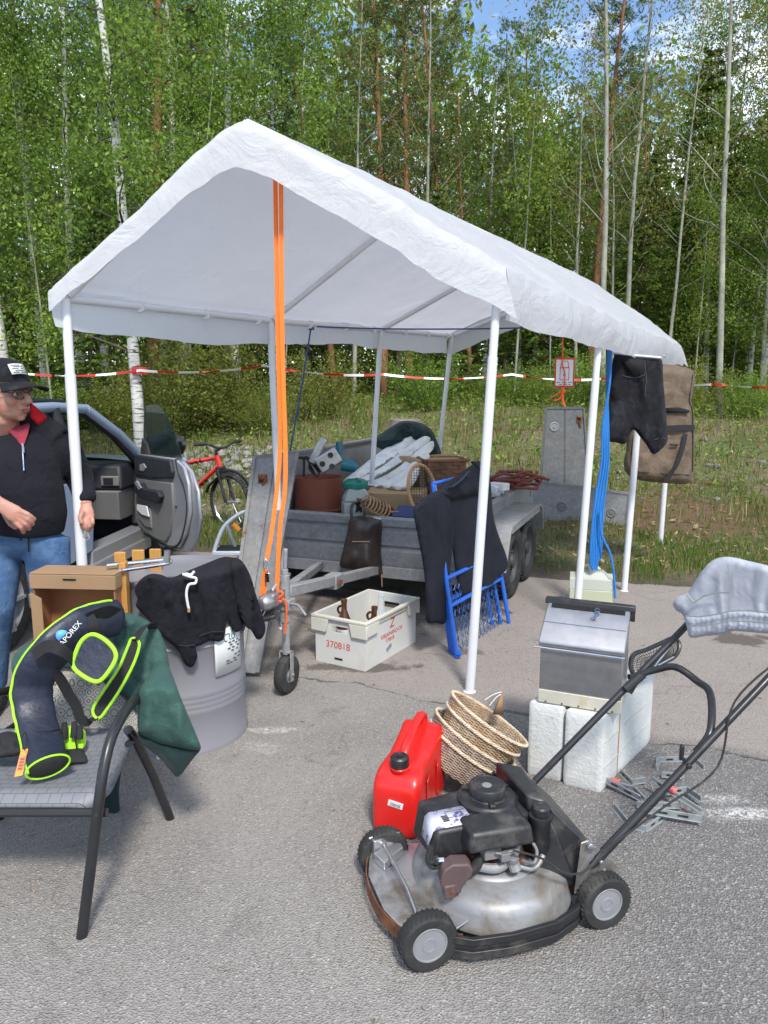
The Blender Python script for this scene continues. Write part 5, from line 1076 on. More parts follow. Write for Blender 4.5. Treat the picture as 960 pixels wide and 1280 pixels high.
mb = MB(); mb.tube(catmull([(.13, .12, .20), (.18, .12, .21), (.22, .15, .235)], 4), .018, 12); mb.tube([(.035, .14, .25), (.06, .13, .265)], .010, 8); mb.tube(catmull([(.04, .15, .30), (.03, .15, .26), (.045, .14, .23), (.08, .14, .235)], 4), .010, 8); obj('hose', mb, M['black_rubber'], mw)
mb = MB(); mb.tube([(.058, .128, .263), (.075, .118, .268)], .009, 8); mb.box((.05, .13, .262), (.015, .02, .02)); obj('spark_plug', mb, M['chrome'], mw)
mb = MB(); mb.lathe([(.026, .215), (.034, .235), (.034, .335), (.038, .345), (.038, .36), (.02, .365), (.02, .37)], (.425, .135, 0), 28); obj('filler_tube', mb, M['black_plastic'], mw)
mb = MB(); mb.lathe([(.022, .365), (.029, .367), (.029, .392), (.025, .399), (.014, .40), (.012, .396), (0, .396)], (.425, .135, 0), 30, None, jit=lambda a, z: 1 + .035 * (math.sin(a * 14) > 0) * (z < .395)); obj('filler_cap', mb, M['black_plastic'], mw, smooth=20)
# rear chute and flap
mb = MB(); mb.hexa([(.40, .14, .15), (.50, .06, .14), (.60, .43, .14), (.40, .43, .15)], [(.40, .20, .365), (.445, .17, .36), (.50, .43, .33), (.40, .43, .365)])
mb.hexa([(.455, .10, .10), (.61, .05, .10), (.63, .44, .10), (.48, .44, .10)], [(.455, .15, .345), (.60, .06, .195), (.63, .44, .185), (.48, .44, .335)])
obj('rear_flap', mb, M['black_plastic'], mw, bevel=.008)
mb = MB(); mb.box((.50, .11, .12), (.10, .006, .12), Matrix.Rotation(-.4, 3, 'Z')); obj('rusty_panel', mb, M['rust'], mw)
mb = MB(); mb.prism([(.495, .10), (.60, .10), (.655, .15), (.60, .215), (.535, .275), (.51, .27)], (0, .006, 0), (0, .052, 0), (1, 0, 0), (0, 0, 1)); obj('handle_bracket', mb, M['silver_paint'], mw, bevel=.002); mb = MB(); mb.prism([(.495, .10), (.60, .10), (.655, .15), (.60, .215), (.535, .275), (.51, .27)], (0, .006, 0), (0, .43, 0), (1, 0, 0), (0, 0, 1)); obj('handle_bracket', mb, M['silver_paint'], mw, bevel=.002)
mb = MB(); mb.tube([(.535, .035, .262), (.535, .06, .262)], .011, 12); mb.box((.535, .035, .262), (.03, .008, .012), Matrix.Rotation(.5, 3, 'Y')); mb.tube([(.60, .03, .155), (.60, .06, .155)], .008, 10); mb.tube([(.572, .03, .205), (.572, .06, .205)], .007, 10); obj('bolt', mb, M['steel'], mw, bevel=.002)
for o_ in list(mw.children) + [c for q in mw.children for c in q.children]:      # the engine sits lower and tighter on the deck
    if o_.name.split('.')[0] in ('engine_block', 'carburettor', 'shroud', 'fan_housing', 'starter_cap', 'cap_disc', 'sticker', 'sticker_print', 'air_duct', 'exhaust_guard', 'hose', 'spark_plug', 'filler_tube', 'filler_cap', 'bolt', 'deck_ring'):
        if o_.name.startswith('bolt') and max(v.co.x for v in o_.data.vertices) > .4: continue
        for v in o_.data.vertices:
            if v.co.z > .17: v.co.z = .17 + (v.co.z - .17) * .84
            v.co.x = .31 + (v.co.x - .31) * .93; v.co.y = .235 + (v.co.y - .235) * .95
# handle
hl0 = D(668, 977, 2.48); hr0 = D(739, 1082, 2.10); hv = lambda c: Vector((.955 * c, .295 * c, .86 * c))
mb = MB()
Lp = [hl0, hl0 + hv(.3), hl0 + hv(.70), hl0 + hv(.755) + Vector((.0, -.01, .0)), hl0 + hv(.775) + Vector((.02, -.06, -.005))]; Rp = [hr0 + hv(.775) + Vector((.0, .06, 0)), hr0 + hv(.755) + Vector((0, .015, 0)), hr0 + hv(.70), hr0 + hv(.3), hr0]
mb.tube(Lp + Rp, .0125, 12)
mb.tube([hr0 + hv(.02), hr0 + hv(.24)], .0155, 12); mb.tube([hl0, hl0 + hv(.06)], [.008, .0135], 10)
obj('handle', mb, M['black_paint'], mw, world=True)
mb = MB(); cbp = [hl0 + hv(.40) + Vector((-.03, -.02, -.05)), hl0 + hv(.41) + Vector((.0, -.02, .005)), hl0 + hv(.43) + Vector((.03, -.04, .015)), D(845, 834, 2.52), D(872, 852, 2.46), D(890, 872, 2.38), hr0 + hv(.42) + Vector((.0, .02, .01)), hr0 + hv(.37) + Vector((0, .018, -.01))]
cbp[5] = D(888, 868, 2.36); mb.tube(catmull(cbp, 5), .0125, 12); mb.tube([hl0 + hv(.36) + Vector((-.01, -.02, -.0)), hl0 + hv(.42) + Vector((.0, -.02, .0))], .016, 10); obj('brace', mb, M['black_paint'], mw, world=True)
mb = MB(); q = hr0 + hv(.33); mb.box(q + Vector((-.02, .0, .04)), (.012, .015, .05)); mb.tube([q + Vector((0, -.02, 0)), q + Vector((0, .02, 0))], .009, 10); mb.tube([D(622, 978, 2.45), D(625, 962, 2.45)], .010, 8); mb.box(D(622, 972, 2.46), (.05, .02, .014), Matrix.Rotation(.8, 3, 'Y')); obj('lever', mb, M['black_plastic'], mw, world=True, bevel=.003)
mb = MB(); loc_w = lambda x, y, z: FR[mw.name] @ Vector((x, y, z))
cab = [loc_w(.29, .075, .275), loc_w(.36, .03, .265), loc_w(.43, .01, .215), loc_w(.50, .012, .205), loc_w(.56, .02, .25), hr0 + hv(.06) + Vector((-.01, -.02, .01)), hr0 + hv(.22) + Vector((.02, -.02, -.02)), hr0 + hv(.38) + Vector((.045, -.02, -.05)), hr0 + hv(.52) + Vector((-.03, -.02, .03)), hr0 + hv(.68) + Vector((-.01, -.02, .03)), hr0 + hv(.76)]
mb.tube(catmull(cab, 7), .0035, 7); obj('throttle_cable', mb, M['black_rubber'], mw, world=True)
# grey shorts over the handle
sh = thing('shorts', 'light grey linen shorts hung over the lawn mower handle', 'shorts', tuple(D(900, 790, 2.5)))
Ys = lambda x, y: 2.60 - (x - 845) * .0017 - max(0, (y - 740)) * .0002
obj('cloth', cloth([(841, 754), (848, 745), (859, 741), (872, 722), (884, 706), (896, 698), (912, 696), (935, 701), (960, 707), (985, 716), (1004, 735), (1008, 770), (985, 786), (962, 789), (935, 787), (916, 786), (902, 790), (882, 792), (863, 794), (858, 782), (853, 768), (845, 763)], Ys, .03, .035, 10, ((.010, .05, .016), (.0035, .10, .03)), 21, 3.0), M['denim_grey'], sh, world=True, smooth=80)
mb = MB(); obj('waistband', cloth([(857, 769), (880, 770), (900, 766), (914, 763), (940, 764), (970, 767), (1000, 766), (1004, 776), (985, 789), (962, 792), (935, 790), (916, 789), (902, 793), (882, 795), (863, 797), (859, 785)], lambda x, y: Ys(x, y) - .018, .022, .02, 5, ((.004, .1, .05),), 22, 2.5, extra=lambda x, y: .0022 * math.sin(x * .95)), M['denim_grey'], sh, world=True, smooth=80)
mb.ribbon([D(x, y, Ys(x, y) - .056 - .004 * math.sin(x)) for x, y in ((857, 770), (875, 771), (895, 768), (912, 764), (935, 763), (960, 766), (990, 765))], .004, .003, (0, 0, 1)); mb.ribbon([D(x, y, Ys(x, y) - .056 - .004 * math.sin(x)) for x, y in ((860, 783), (880, 782), (900, 779), (914, 776), (935, 777), (960, 779), (990, 777))], .004, .003, (0, 0, 1))
mb.ribbon([D(x, y, Ys(x, y) - .056) for x, y in ((868, 753), (880, 745), (895, 741), (911, 741))], .005, .003, (0, 0, 1)); mb.ribbon([D(x, y, Ys(x, y) - .055) for x, y in ((859, 743), (868, 754))], .004, .003, (1, 0, 0)); mb.ribbon([D(x, y, Ys(x, y) - .056) for x, y in ((910, 706), (912, 735), (912, 762))], .003, .002, (1, 0, 0))
obj('seams', mb, M['grey_clamp'], sh, world=True)

# ================================================================ RED FUEL CAN
d = Vector((.35, .937, 0)); w_ = Vector((.937, -.35, 0)); fz = math.atan2(-.35, .937); a0 = G(463, 1043)
fc = thing('fuel_can', 'red plastic fuel can with a black cap standing behind the mower wheel', 'fuel can', tuple(a0), fz)   # x across the narrow front, y along its length
mb = MB(); secs = []
def zt(s): return np.interp(s, [0, .015, .05, .10, .16, .24, .30, .312, .32], [.22, .262, .292, .302, .305, .345, .368, .35, .32])
ss = [0, .006, .018, .04, .07, .11, .15, .19, .23, .27, .295, .31, .318, .32]
vs = []; nseg = 36
for s in ss:
    wd = .085 * (.80 if s in (0, .32) else .90 if s in (.006, .318) else .97 if s in (.018, .31) else 1); zz0 = .03 if s in (0, .32) else .012 if s in (.006, .318) else .003; z1 = float(zt(s)); cz = (zz0 + z1) / 2; hz = (z1 - zz0) / 2
    for k in range(nseg):
        a = 2 * math.pi * k / nseg; ca, sa = math.cos(a), math.sin(a); e = .34; x = wd * math.copysign(abs(ca) ** e, ca); z = hz * math.copysign(abs(sa) ** e, sa)
        if .10 < s < .28 and z > hz * .5: x *= .93
        vs.append((x + .085, s, cz + z))
mb.add(vs, [(i * nseg + k, (i + 1) * nseg + k, (i + 1) * nseg + (k + 1) % nseg, i * nseg + (k + 1) % nseg) for i in range(len(ss) - 1) for k in range(nseg)] + [tuple(range(nseg)), tuple((len(ss) - 1) * nseg + k for k in range(nseg - 1, -1, -1))])
mb.tube(catmull([(.085, .075, .285), (.085, .10, .335), (.085, .15, .372), (.085, .22, .398), (.085, .275, .405), (.085, .30, .385), (.085, .305, .35)], 5), .017, 12, ry=.013)
mb.prism([(.235, .395), (.285, .442), (.30, .39), (.30, .36), (.26, .37)], (.02, 0, 0), (.075, 0, 0), (0, 1, 0), (0, 0, 1)); mb.lathe([(.034, .27), (.036, .302), (.028, .305)], (.085, .055, 0), 24)
for y in (.10, .21): mb.box((.1715, y, .16), (.004, .05, .22))
obj('body', mb, M['red_plastic'], fc, smooth=55, subsurf=1)
mb = MB(); mb.lathe([(.028, .300), (.031, .304), (.031, .340), (.027, .347), (.020, .348), (.018, .343), (.010, .343), (.009, .351), (0, .351)], (.085, .052, 0), 36, None, jit=lambda a, z: 1 + .03 * (math.sin(a * 18) > 0) * (.303 < z < .341)); obj('cap', mb, M['black_plastic'], fc, smooth=25)
mb = MB(); Mr = Matrix.Rotation(R(10), 3, 'Y'); mb.box((.09, -.0015, .163), (.052, .003, .026), Mr); lo = obj('price_label', mb, M['paper'], fc)
mb = MB(); rr_ = random.Random(2)
for k in range(13): mb.box((.072 + k * .0028, -.0035, .161 - (k - 6) * .0005), (rr_.choice((.0008, .0014)), .001, .014), Mr)
obj('barcode', mb, M['dark_ink'], lo)

fc.scale = (1.10, 1.15, .87)
# ================================================================ WICKER BASKETS
def basket(name, label, c, axis_, rt, rb, h, m1, m2, spin=0):
    z = Vector(axis_).normalized(); x = z.orthogonal().normalized(); y = z.cross(x); B = Matrix((x, y, z)).transposed(); c = Vector(c); t = thing(name, label, 'wicker basket', tuple(c))
    P = lambda r_, a, zz: B @ Vector((r_ * math.cos(a + spin), r_ * math.sin(a + spin), zz))
    rad = lambda f: rb + (rt - rb) * (f ** .62)
    ns = 46; nw = 30
    mb = MB()
    for k in range(ns):
        a = 2 * math.pi * k / ns; mb.tube([P(rad(f), a, h * f) for f in (0, .15, .35, .6, .8, 1.0)], .0032, 5, caps=False)
    for i in range(nw):
        f = (i + .5) / nw; seg = ns * 2; rr2 = rad(f)
        mb.tube([P(rr2 + .0042 * (1 if ((k // 2) + i) % 2 else -1) * (1 if k % 2 == 0 else 0), math.pi * k / ns, h * f + .0008 * math.sin(k * 1.7 + i)) for k in range(seg)], .0025, 5, closed=True)
    mb.lathe([(0, .004), (rb, .004)], (0, 0, 0), 44, B); obj('weave', mb, m1, t, smooth=60)
    for zz, rr2, nm in ((h + .002, rt + .004, 'rim'), (h * .70, rad(.70) + .008, 'braid')):
        mb = MB()
        for s in range(3):
            n = 150; mb.tube([P(rr2 + .0048 * math.cos(34 * 2 * math.pi * k / n + s * 2.094), 2 * math.pi * k / n, zz + .0048 * math.sin(34 * 2 * math.pi * k / n + s * 2.094)) for k in range(n)], .0030, 5, closed=True)
        obj(nm, mb, m2, t, smooth=60)
    return t
ax = Vector((.55, .13, .83)).normalized(); c1 = D(611, 898, 2.92)
H_b = .155
basket('wicker_basket', 'upper of two nested wicker baskets tilted behind the red fuel can', c1 - ax * H_b, ax, .178, .125, H_b, M['wicker'], mat('wicker_pale', (.62, .50, .36), .7, 0, .25, 40, .2, 160))
basket('wicker_basket', 'lower greyer wicker basket with the other basket nested inside it', c1 - ax * (H_b + .088) + Vector((-.012, -.01, 0)), ax, .186, .132, H_b, M['wicker_grey'], bpy.data.materials['wicker_pale'], .4)
mb = MB(); mb.prism([(620, 0), (628, 0)], (0, 0, 1)) if False else None
a = D(616, 893, 2.98); mb.add([a, D(629, 893, 2.99), D(628, 866, 2.99), D(625, 870, 2.98)], [(0, 1, 2, 3)])
sc_ = thing('cardboard_scrap', 'torn brown cardboard strip with white wires inside the upper wicker basket', 'cardboard', tuple(a)); obj('strip', mb, M['cardboard'], sc_, world=True, solid=.006)
mb = MB(); mb.tube(catmull([D(606, 875, 2.96), D(617, 868, 2.97), D(627, 865, 2.98)], 4), .002, 5); mb.tube(catmull([D(612, 882, 2.95), D(620, 872, 2.96), D(626, 868, 2.97)], 4), .002, 5); obj('wire', mb, M['paper'], sc_, world=True)

# ================================================================ FOAM BLOCKS AND STEEL BOX
fa, fb = G(657, 968), G(752, 992); f1 = (fb - fa).normalized(); f2 = Vector((-f1.y, f1.x, 0)); fe = G(815, 928) - fb; FSH = fe.dot(f1) / fe.dot(f2); FL_ = (fb - fa).length; fzr = math.atan2(f1.y, f1.x)
FH = D(752, 896, fb.y).z
def foam(label, x0, x1, y0, y1, h, seed):
    o_ = fa + f1 * x0 + f2 * y0; t = thing('foam_block', label, 'foam block', tuple(o_), fzr, 'white foam blocks under the steel box'); mb = MB(); nx_, ny_, nz_ = 12, 12, 12; X, Y, Z = x1 - x0, y1 - y0, h
    def pt(u, v, w2):
        q = Vector((u * X, v * Y, w2 * Z)); n = noise.noise(q * 14 + Vector((seed, 0, 0))) * .004; c = Vector((X / 2, Y / 2, Z / 2)); e = q - c; r_ = .016
        for k, hh in enumerate((X / 2, Y / 2, Z / 2)): pass
        m_ = [max(abs(e[k]) - (hh - r_), 0) for k, hh in enumerate((X / 2, Y / 2, Z / 2))]; l = math.sqrt(sum(a * a for a in m_))
        if l > r_: e = Vector([math.copysign(min(abs(e[k]), hh - r_) + (m_[k] * r_ / l if m_[k] > 0 else 0), e[k]) for k, hh in enumerate((X / 2, Y / 2, Z / 2))])
        w3 = c + e * (1 + n * 2); w3.x += (w3.y + y0) * FSH; return w3
    for fn in (lambda u, v: pt(u, 0, v), lambda u, v: pt(1 - u, 1, v), lambda u, v: pt(0, 1 - u, v), lambda u, v: pt(1, u, v), lambda u, v: pt(u, v, 1), lambda u, v: pt(u, 1 - v, 0)): mb.grid(fn, 14, 14)
    obj('block', mb, M['foam'], t, smooth=180); mb = MB()
    for z in (.33, .66): mb.box((X + .0005 + (Y / 2 + y0) * FSH, Y / 2, Z * z), (.004, Y * .86, .003), Matrix.Rotation(-math.atan(FSH), 3, 'Z'))
    obj('moulding_line', mb, M['cream_paint'], t); return t
sd1 = (G(772, 972) - fb).dot(f2)
foam('front left white foam block under the steel box, left of the gap', 0, FL_ * .47, 0, .22, FH, 1)
foam('white foam block at the near corner under the steel box', FL_ * .50, FL_, -.012, sd1, FH, 5)
ed = fe.dot(f2)
foam('longer white foam block behind the brown seam at the right', FL_ * .46, FL_ - .004, sd1 + .012, ed, FH + .005, 9)
mb = MB(); p = fb + (f2 + f1 * FSH) * (sd1 + .006) + f1 * -.01; mb.box(p + Vector((0, 0, FH / 2)), (.012, .010, FH * .98), Matrix.Rotation(fzr, 3, 'Z')); tag(obj('foam_strip', mb, M['old_wood'], world=True), 'brown strip pressed between the two right foam blocks', 'strip')
ba, bb = G(672, 877, FH + .004), G(776, 894, FH + .004); b1_ = (bb - ba).normalized(); BW = (bb - ba).length; brz = math.atan2(b1_.y, b1_.x)
bx = thing('steel_bin', 'stainless steel bin with slanted lid standing on white foam blocks', 'bin', tuple(ba), brz)
z0 = .0; zP = D(672, 861, ba.y).z - ba.z; zF = D(677, 803, ba.y + .01).z - ba.z; BD = .24; zT = D(698, 752, ba.y + .19).z - ba.z
mb = MB(); mb.prism([(0, .0), (BD, .0), (BD, zP), (0, zP)], (BW, 0, 0), (0, 0, 0), (0, 1, 0), (0, 0, 1)); obj('plinth', mb, M['cream_paint'], bx, bevel=.003)
mb = MB()
for k in range(5): mb.ball((BW * (.1 + .2 * k), -.002, zP * .15), .004, 8)
obj('screws', mb, M['dark_bark'], bx)
mb = MB(); mb.prism([(.004, zP), (BD, zP), (BD, zT), (.20, zT), (.012, zF - .012), (.004, zF - .02)], (BW - .006, 0, 0), (.003, 0, 0), (0, 1, 0), (0, 0, 1)); obj('body', mb, M['steel'], bx, bevel=.004)
mb = MB(); mb.prism([(-.008, zF - .010), (-.014, zF + .008), (-.006, zF + .024), (.165, zT + .010), (.165, zT - .002), (.01, zF - .004)], (BW + .006, 0, 0), (-.003, 0, 0), (0, 1, 0), (0, 0, 1)); ld = obj('lid', mb, M['steel'], bx, bevel=.005)
q = Vector((0, .165 - (-.006), zT - zF - .014)).normalized(); mid = Vector((BW / 2, (-.006 + .165) / 2, (zF + .024 + zT + .010) / 2 + .0015))
mb = MB(); Mr = Matrix.Rotation(math.atan2(q.z, q.y), 3, 'X'); mb.box(mid + Vector((0, -.01, -.006)), (BW * .98, .003, .003), Mr); obj('crease', mb, M['chrome'], ld)
mb = MB(); mb.box(mid + q * .083, (BW * .90, .022, .004), Mr); obj('slot', mb, M['hole_shade'], ld)
mb = MB(); mb.tube([(-.02, -.012, zF - .012), (BW + .004, -.012, zF - .012)], .004, 8); obj('rod', mb, M['chrome'], bx)
mb = MB(); mb.prism([(.16, zT + .004), (.165, zT + .028), (.19, zT + .030), (BD + .012, zT + .012), (BD + .012, zT - .06), (BD + .004, zT - .06), (BD + .004, zT + .0), (.19, zT + .002)], (BW + .03, 0, 0), (-.014, 0, 0), (0, 1, 0), (0, 0, 1)); obj('rear_cover', mb, M['black_plastic'], bx, bevel=.003)
ky = thing('key_ring', 'small keys on a ring lying on the steel bin lid', 'keys', tuple(FR[bx.name] @ (mid + q * .05 + Vector((.04, 0, .004)))), brz)
mb = MB(); Mq = Matrix.Rotation(math.atan2(q.z, q.y), 3, 'X'); mb.tube([Mq @ Vector((.011 * math.cos(a), .011 * math.sin(a) + .022, .004)) for a in [i * .524 for i in range(12)]], .0018, 6, closed=True); mb.box(Mq @ Vector((-.004, -.005, .004)), (.010, .035, .002), Mq @ Matrix.Rotation(-.3, 3, 'Z')); mb.lathe([(.010, 0), (.010, .002), (0, .002)], Mq @ Vector((.002, .012, .003)), 14, Mq); mb.box(Mq @ Vector((-.010, -.022, .006)), (.022, .008, .002), Mq @ Matrix.Rotation(.2, 3, 'Z')); obj('key', mb, M['chrome'], ky)
# black mesh net on the rear foam block
nt_ = thing('folded_net', 'black rimmed folded mesh net lying on the longer foam block', 'net', tuple(G(810, 850, FH + .02)))
rim = [D(788, 832, 3.10), D(792, 818, 3.12), D(808, 812, 3.15), D(828, 803, 3.2), D(840, 798, 3.2), D(848, 802, 3.2), D(849, 812, 3.18), D(842, 822, 3.15), D(826, 830, 3.10), D(806, 842, 3.06), D(794, 846, 3.05)]
mb = MB(); mb.tube(catmull(rim, 5, True), .009, 8, closed=True); mb.tube([D(786, 846, 3.02), D(795, 846, 3.03)], .012, 8); obj('rim', mb, M['black_paint'], nt_, world=True)
mb = MB(); cen = sum(rim, Vector()) / len(rim); rr_ = catmull(rim, 5, True)
for f in (.15, .3, .45, .6, .75, .9): mb.tube([cen.lerp(p, f) + Vector((0, 0, -.05 * (1 - f))) for p in rr_], .0016, 3, closed=True)
for k in range(0, len(rr_), 1): mb.tube([cen.lerp(rr_[k], f) + Vector((0, 0, -.05 * (1 - f))) for f in (.1, .5, 1)], .0016, 3, caps=False)
obj('mesh', mb, M['black_rubber'], nt_, world=True, smooth=0)
mb = MB(); mb.tube([D(838, 804, 3.17), D(815, 838, 3.06)], .004, 6); mb.tube([D(822, 832, 3.08), D(842, 821, 3.14)], .004, 6); mb.tube([D(838, 808, 3.16), D(812, 841, 3.05)], .003, 6); obj('rod', mb, M['steel'], nt_, world=True)
# ---------------------------------------------------------------- plastic clamps in a heap
def clamp(label, pts, z, w2=.026, th=.007, grip=None, light=False):
    P = [G(x, y) + Vector((0, 0, zz)) for (x, y), zz in zip(pts, z if hasattr(z, '__len__') else [z] * len(pts))]
    t = thing('plastic_clamp', label, 'clamp', tuple(P[0]), 0, 'grey plastic clamps heaped on the asphalt'); mb = MB()
    for a, b in zip(P[:-1], P[1:]): beam(mb, a + Vector((0, 0, w2 / 2)), b + Vector((0, 0, w2 / 2)), th, w2); beam(mb, a + Vector((0, 0, .003)), b + Vector((0, 0, .003)), w2 * .8, .005)
    a, b = max(zip(P[:-1], P[1:]), key=lambda e: (e[1] - e[0]).length); obj('bar', mb, M['steel'] if light else M['grey_clamp'], t, world=True, bevel=.002)
    mb = MB()
    for f in (.25, .6): beam(mb, a.lerp(b, f) + Vector((0, 0, w2 / 2)), a.lerp(b, f + .18) + Vector((0, 0, w2 / 2)), th + .002, w2 * .3)
    obj('slots', mb, M['black_plastic'], t, world=True)
    if grip: mb = MB(); beam(mb, a.lerp(b, grip[0]) + Vector((0, 0, w2)), a.lerp(b, grip[1]) + Vector((0, 0, w2)), .022, .02); obj('grip', mb, M['pink_grip'], t, world=True, bevel=.005)
clamp('grey clamp lying apart farthest from the mower, beside the foam', [(820, 964), (821, 953), (866, 951), (880, 964)], 0)
clamp('grey clamp next to the brown seam of the foam blocks', [(776, 968), (789, 981), (806, 981)], [.0, .0, .01])
clamp('short grey clamp between the farthest clamp and the heap', [(826, 974), (852, 976), (851, 966)], .01)
clamp('long grey slotted clamp slanting across the top of the heap', [(814, 994), (845, 1012), (876, 1026)], [.06, .05, .03], .022, .006, (.62, .95))
clamp('grey clamp with a bent end at the back of the heap', [(822, 1000), (858, 996), (876, 1012)], [.02, .02, .03])
clamp('grey clamp lying flat across the front of the heap', [(802, 1024), (876, 1034)], [.03, .02], .028)
clamp('dark grey U shaped clamp at the near left of the heap', [(768, 1012), (786, 1034), (806, 1040), (832, 1022)], 0)
clamp('grey clamp under the mower handle in the middle of the heap', [(795, 1012), (850, 1014)], [.01, .012])
clamp('pale metal clamp with end plates touching the foam block', [(741, 986), (752, 984), (800, 1004)], [.04, .03, .01], .024, .008, None, True)
clamp('grey clamp with a pink grip beside the pale metal clamp', [(762, 982), (792, 992), (806, 1003)], [.0, .01, 0], .024, .007, (.0, .4))

# ================================================================ GREY DRUM WITH BLACK SWEATSHIRT
dcx, dcy = -.955, 3.42; DR = .285; DH = .80
dr = thing('steel_drum', 'tall grey steel drum with a white paper label on its side', 'drum', (dcx, dcy, 0))
mb = MB(); pf = [(DR - .012, 0), (DR + .004, .0), (DR + .006, .010), (DR - .002, .022)]
for zc in (.20, .225, .25, .275): pf += [(DR - .002, zc - .012), (DR + .003, zc), (DR - .002, zc + .012)]
for zc in (.50, .525): pf += [(DR - .002, zc - .012), (DR + .007, zc), (DR - .002, zc + .012)]
pf += [(DR - .002, DH - .02), (DR + .006, DH - .012), (DR + .006, DH), (DR - .008, DH), (DR - .012, DH - .018), (0, DH - .02)]
mb.lathe(pf, (0, 0, 0), 72, None, jit=lambda a, z: 1 + .004 * math.sin(2 * a + 3 * z)); obj('shell', mb, M['drum_grey'], dr, smooth=50)
a1 = math.atan2(G(285, 900).y - dcy, -.04); a_l, a_r = R(-47), R(-13); zl0 = .35; zl1 = .565
mb = MB(); mb.grid(lambda u, v: ((DR + .006) * math.cos(a_l + (a_r - a_l) * u), (DR + .006) * math.sin(a_l + (a_r - a_l) * u), zl0 + (zl1 - zl0) * v), 10, 2); lab = obj('label', mb, M['paper'], dr, solid=.002)
mb = MB(); rr_ = random.Random(5); cyl = lambda u, v, e=.0085: Vector(((DR + e) * math.cos(a_l + (a_r - a_l) * u), (DR + e) * math.sin(a_l + (a_r - a_l) * u), zl0 + (zl1 - zl0) * v))
for v, us in ((.66, (.45, .6, .78)), (.60, (.5, .72, .88)), (.53, (.42, .58, .8)), (.46, (.55, .75)), (.35, (.68, .85)), (.27, (.36, .62, .82)), (.21, (.36, .48, .66))):
    for u in us: mb.tube([cyl(u, v), cyl(u + .05, v + .004), cyl(u + .09, v - .002)], .0032, 4)
obj('handwriting', mb, M['dark_ink'], lab); mb = MB()
mb.tube(catmull([cyl(.30, .88), cyl(.30, .78), cyl(.33, .72), cyl(.4, .72)], 4), .0025, 4); mb.tube([cyl(.18, .84), cyl(.46, .87)], .0025, 4); mb.tube(catmull([cyl(.5, .86), cyl(.48, .76), cyl(.55, .72)], 4), .0022, 4); mb.tube(catmull([cyl(.6, .92), cyl(.58, .76), cyl(.66, .72), cyl(.7, .78), cyl(.64, .82)], 4), .0022, 4); obj('headline', mb, M['green_ink'], lab)
def on_drum(px_, py_, off):
    """distance of the drum's near side (or its flat top) seen through a photo pixel"""
    dd = ray(px_, py_); a = dd.x ** 2 + dd.y ** 2; b = -2 * (dd.x * dcx + dd.y * dcy); c = dcx ** 2 + dcy ** 2 - (DR + off) ** 2; disc = b * b - 4 * a * c
    tt = (DH + off - CAM_H) / dd.z; X, Y = dd.x * tt, dd.y * tt
    if (X - dcx) ** 2 + (Y - dcy) ** 2 < (DR + off) ** 2: return Y
    if disc < 0: return dd.y * (-b / (2 * a))
    t = (-b - math.sqrt(disc)) / (2 * a); return dd.y * t
sw = thing('sweatshirt', 'black cotton sweatshirt with a white drawstring draped over the grey drum', 'sweatshirt', (dcx, dcy - .1, DH))
sk = lambda o_: (lambda x, y: on_drum(x, y, o_))
obj('body', cloth([(186, 720), (200, 718), (214, 722), (236, 713), (258, 704), (280, 696), (296, 699), (306, 708), (312, 725), (310, 760), (302, 786), (292, 789), (284, 772), (279, 800), (262, 801), (246, 808), (232, 800), (215, 780), (196, 750)], sk(.024), .014, .008, 4, ((.016, .06, .016), (.010, .15, .05)), 31, 3), M['black_cloth'], sw, world=True, smooth=80)
obj('sleeve', cloth([(168, 737), (176, 724), (190, 717), (205, 722), (222, 742), (236, 780), (246, 815), (246, 824), (240, 834), (231, 830), (222, 812), (203, 796), (186, 775), (170, 758), (172, 749)], sk(.044), .014, .008, 4, ((.014, .07, .02), (.009, .16, .05)), 32, 3), M['black_cloth'], sw, world=True, smooth=80)
obj('sleeve', cloth([(290, 700), (298, 698), (306, 706), (314, 722), (319, 740), (327, 765), (332, 785), (328, 797), (321, 799), (314, 788), (306, 782), (298, 760), (292, 730)], sk(.042), .014, .008, 4, ((.014, .07, .02), (.009, .16, .05)), 33, 3), M['black_cloth'], sw, world=True, smooth=80)
sl = lambda x, y: on_drum(x, y, .066)
mb = MB(); mb.tube([D(x, y, on_drum(x, y, .062)) for x, y in ((222, 806), (232, 808), (244, 806))], .003, 5); obj('cuff_seam', mb, M['strap_black'], sw, world=True); mb = MB(); mb.tube([D(x, y, on_drum(x, y, .046)) for x, y in ((249, 795), (264, 790), (281, 789))], .0025, 5); obj('hem_seam', mb, M['strap_black'], sw, world=True)
mb = MB(); mb.tube(catmull([D(x, y, sl(x, y)) for x, y in ((229, 718), (238, 721), (245, 723), (244, 729), (236, 731), (233, 742), (235, 757), (236, 760))], 5), .0058, 7); mb.tube([D(x, y, sl(x, y)) for x, y in ((238, 720), (243, 714))], .0055, 6); mb.tube([D(x, y, sl(x, y)) for x, y in ((228, 718), (234, 717), (240, 719))], .005, 6); obj('drawstring', mb, M['paper'], sw, world=True)
mb = MB(); mb.tube([D(236, 760, sl(236, 760)), D(236, 765, sl(236, 765))], .006, 8); obj('aglet', mb, M['old_wood'], sw, world=True)

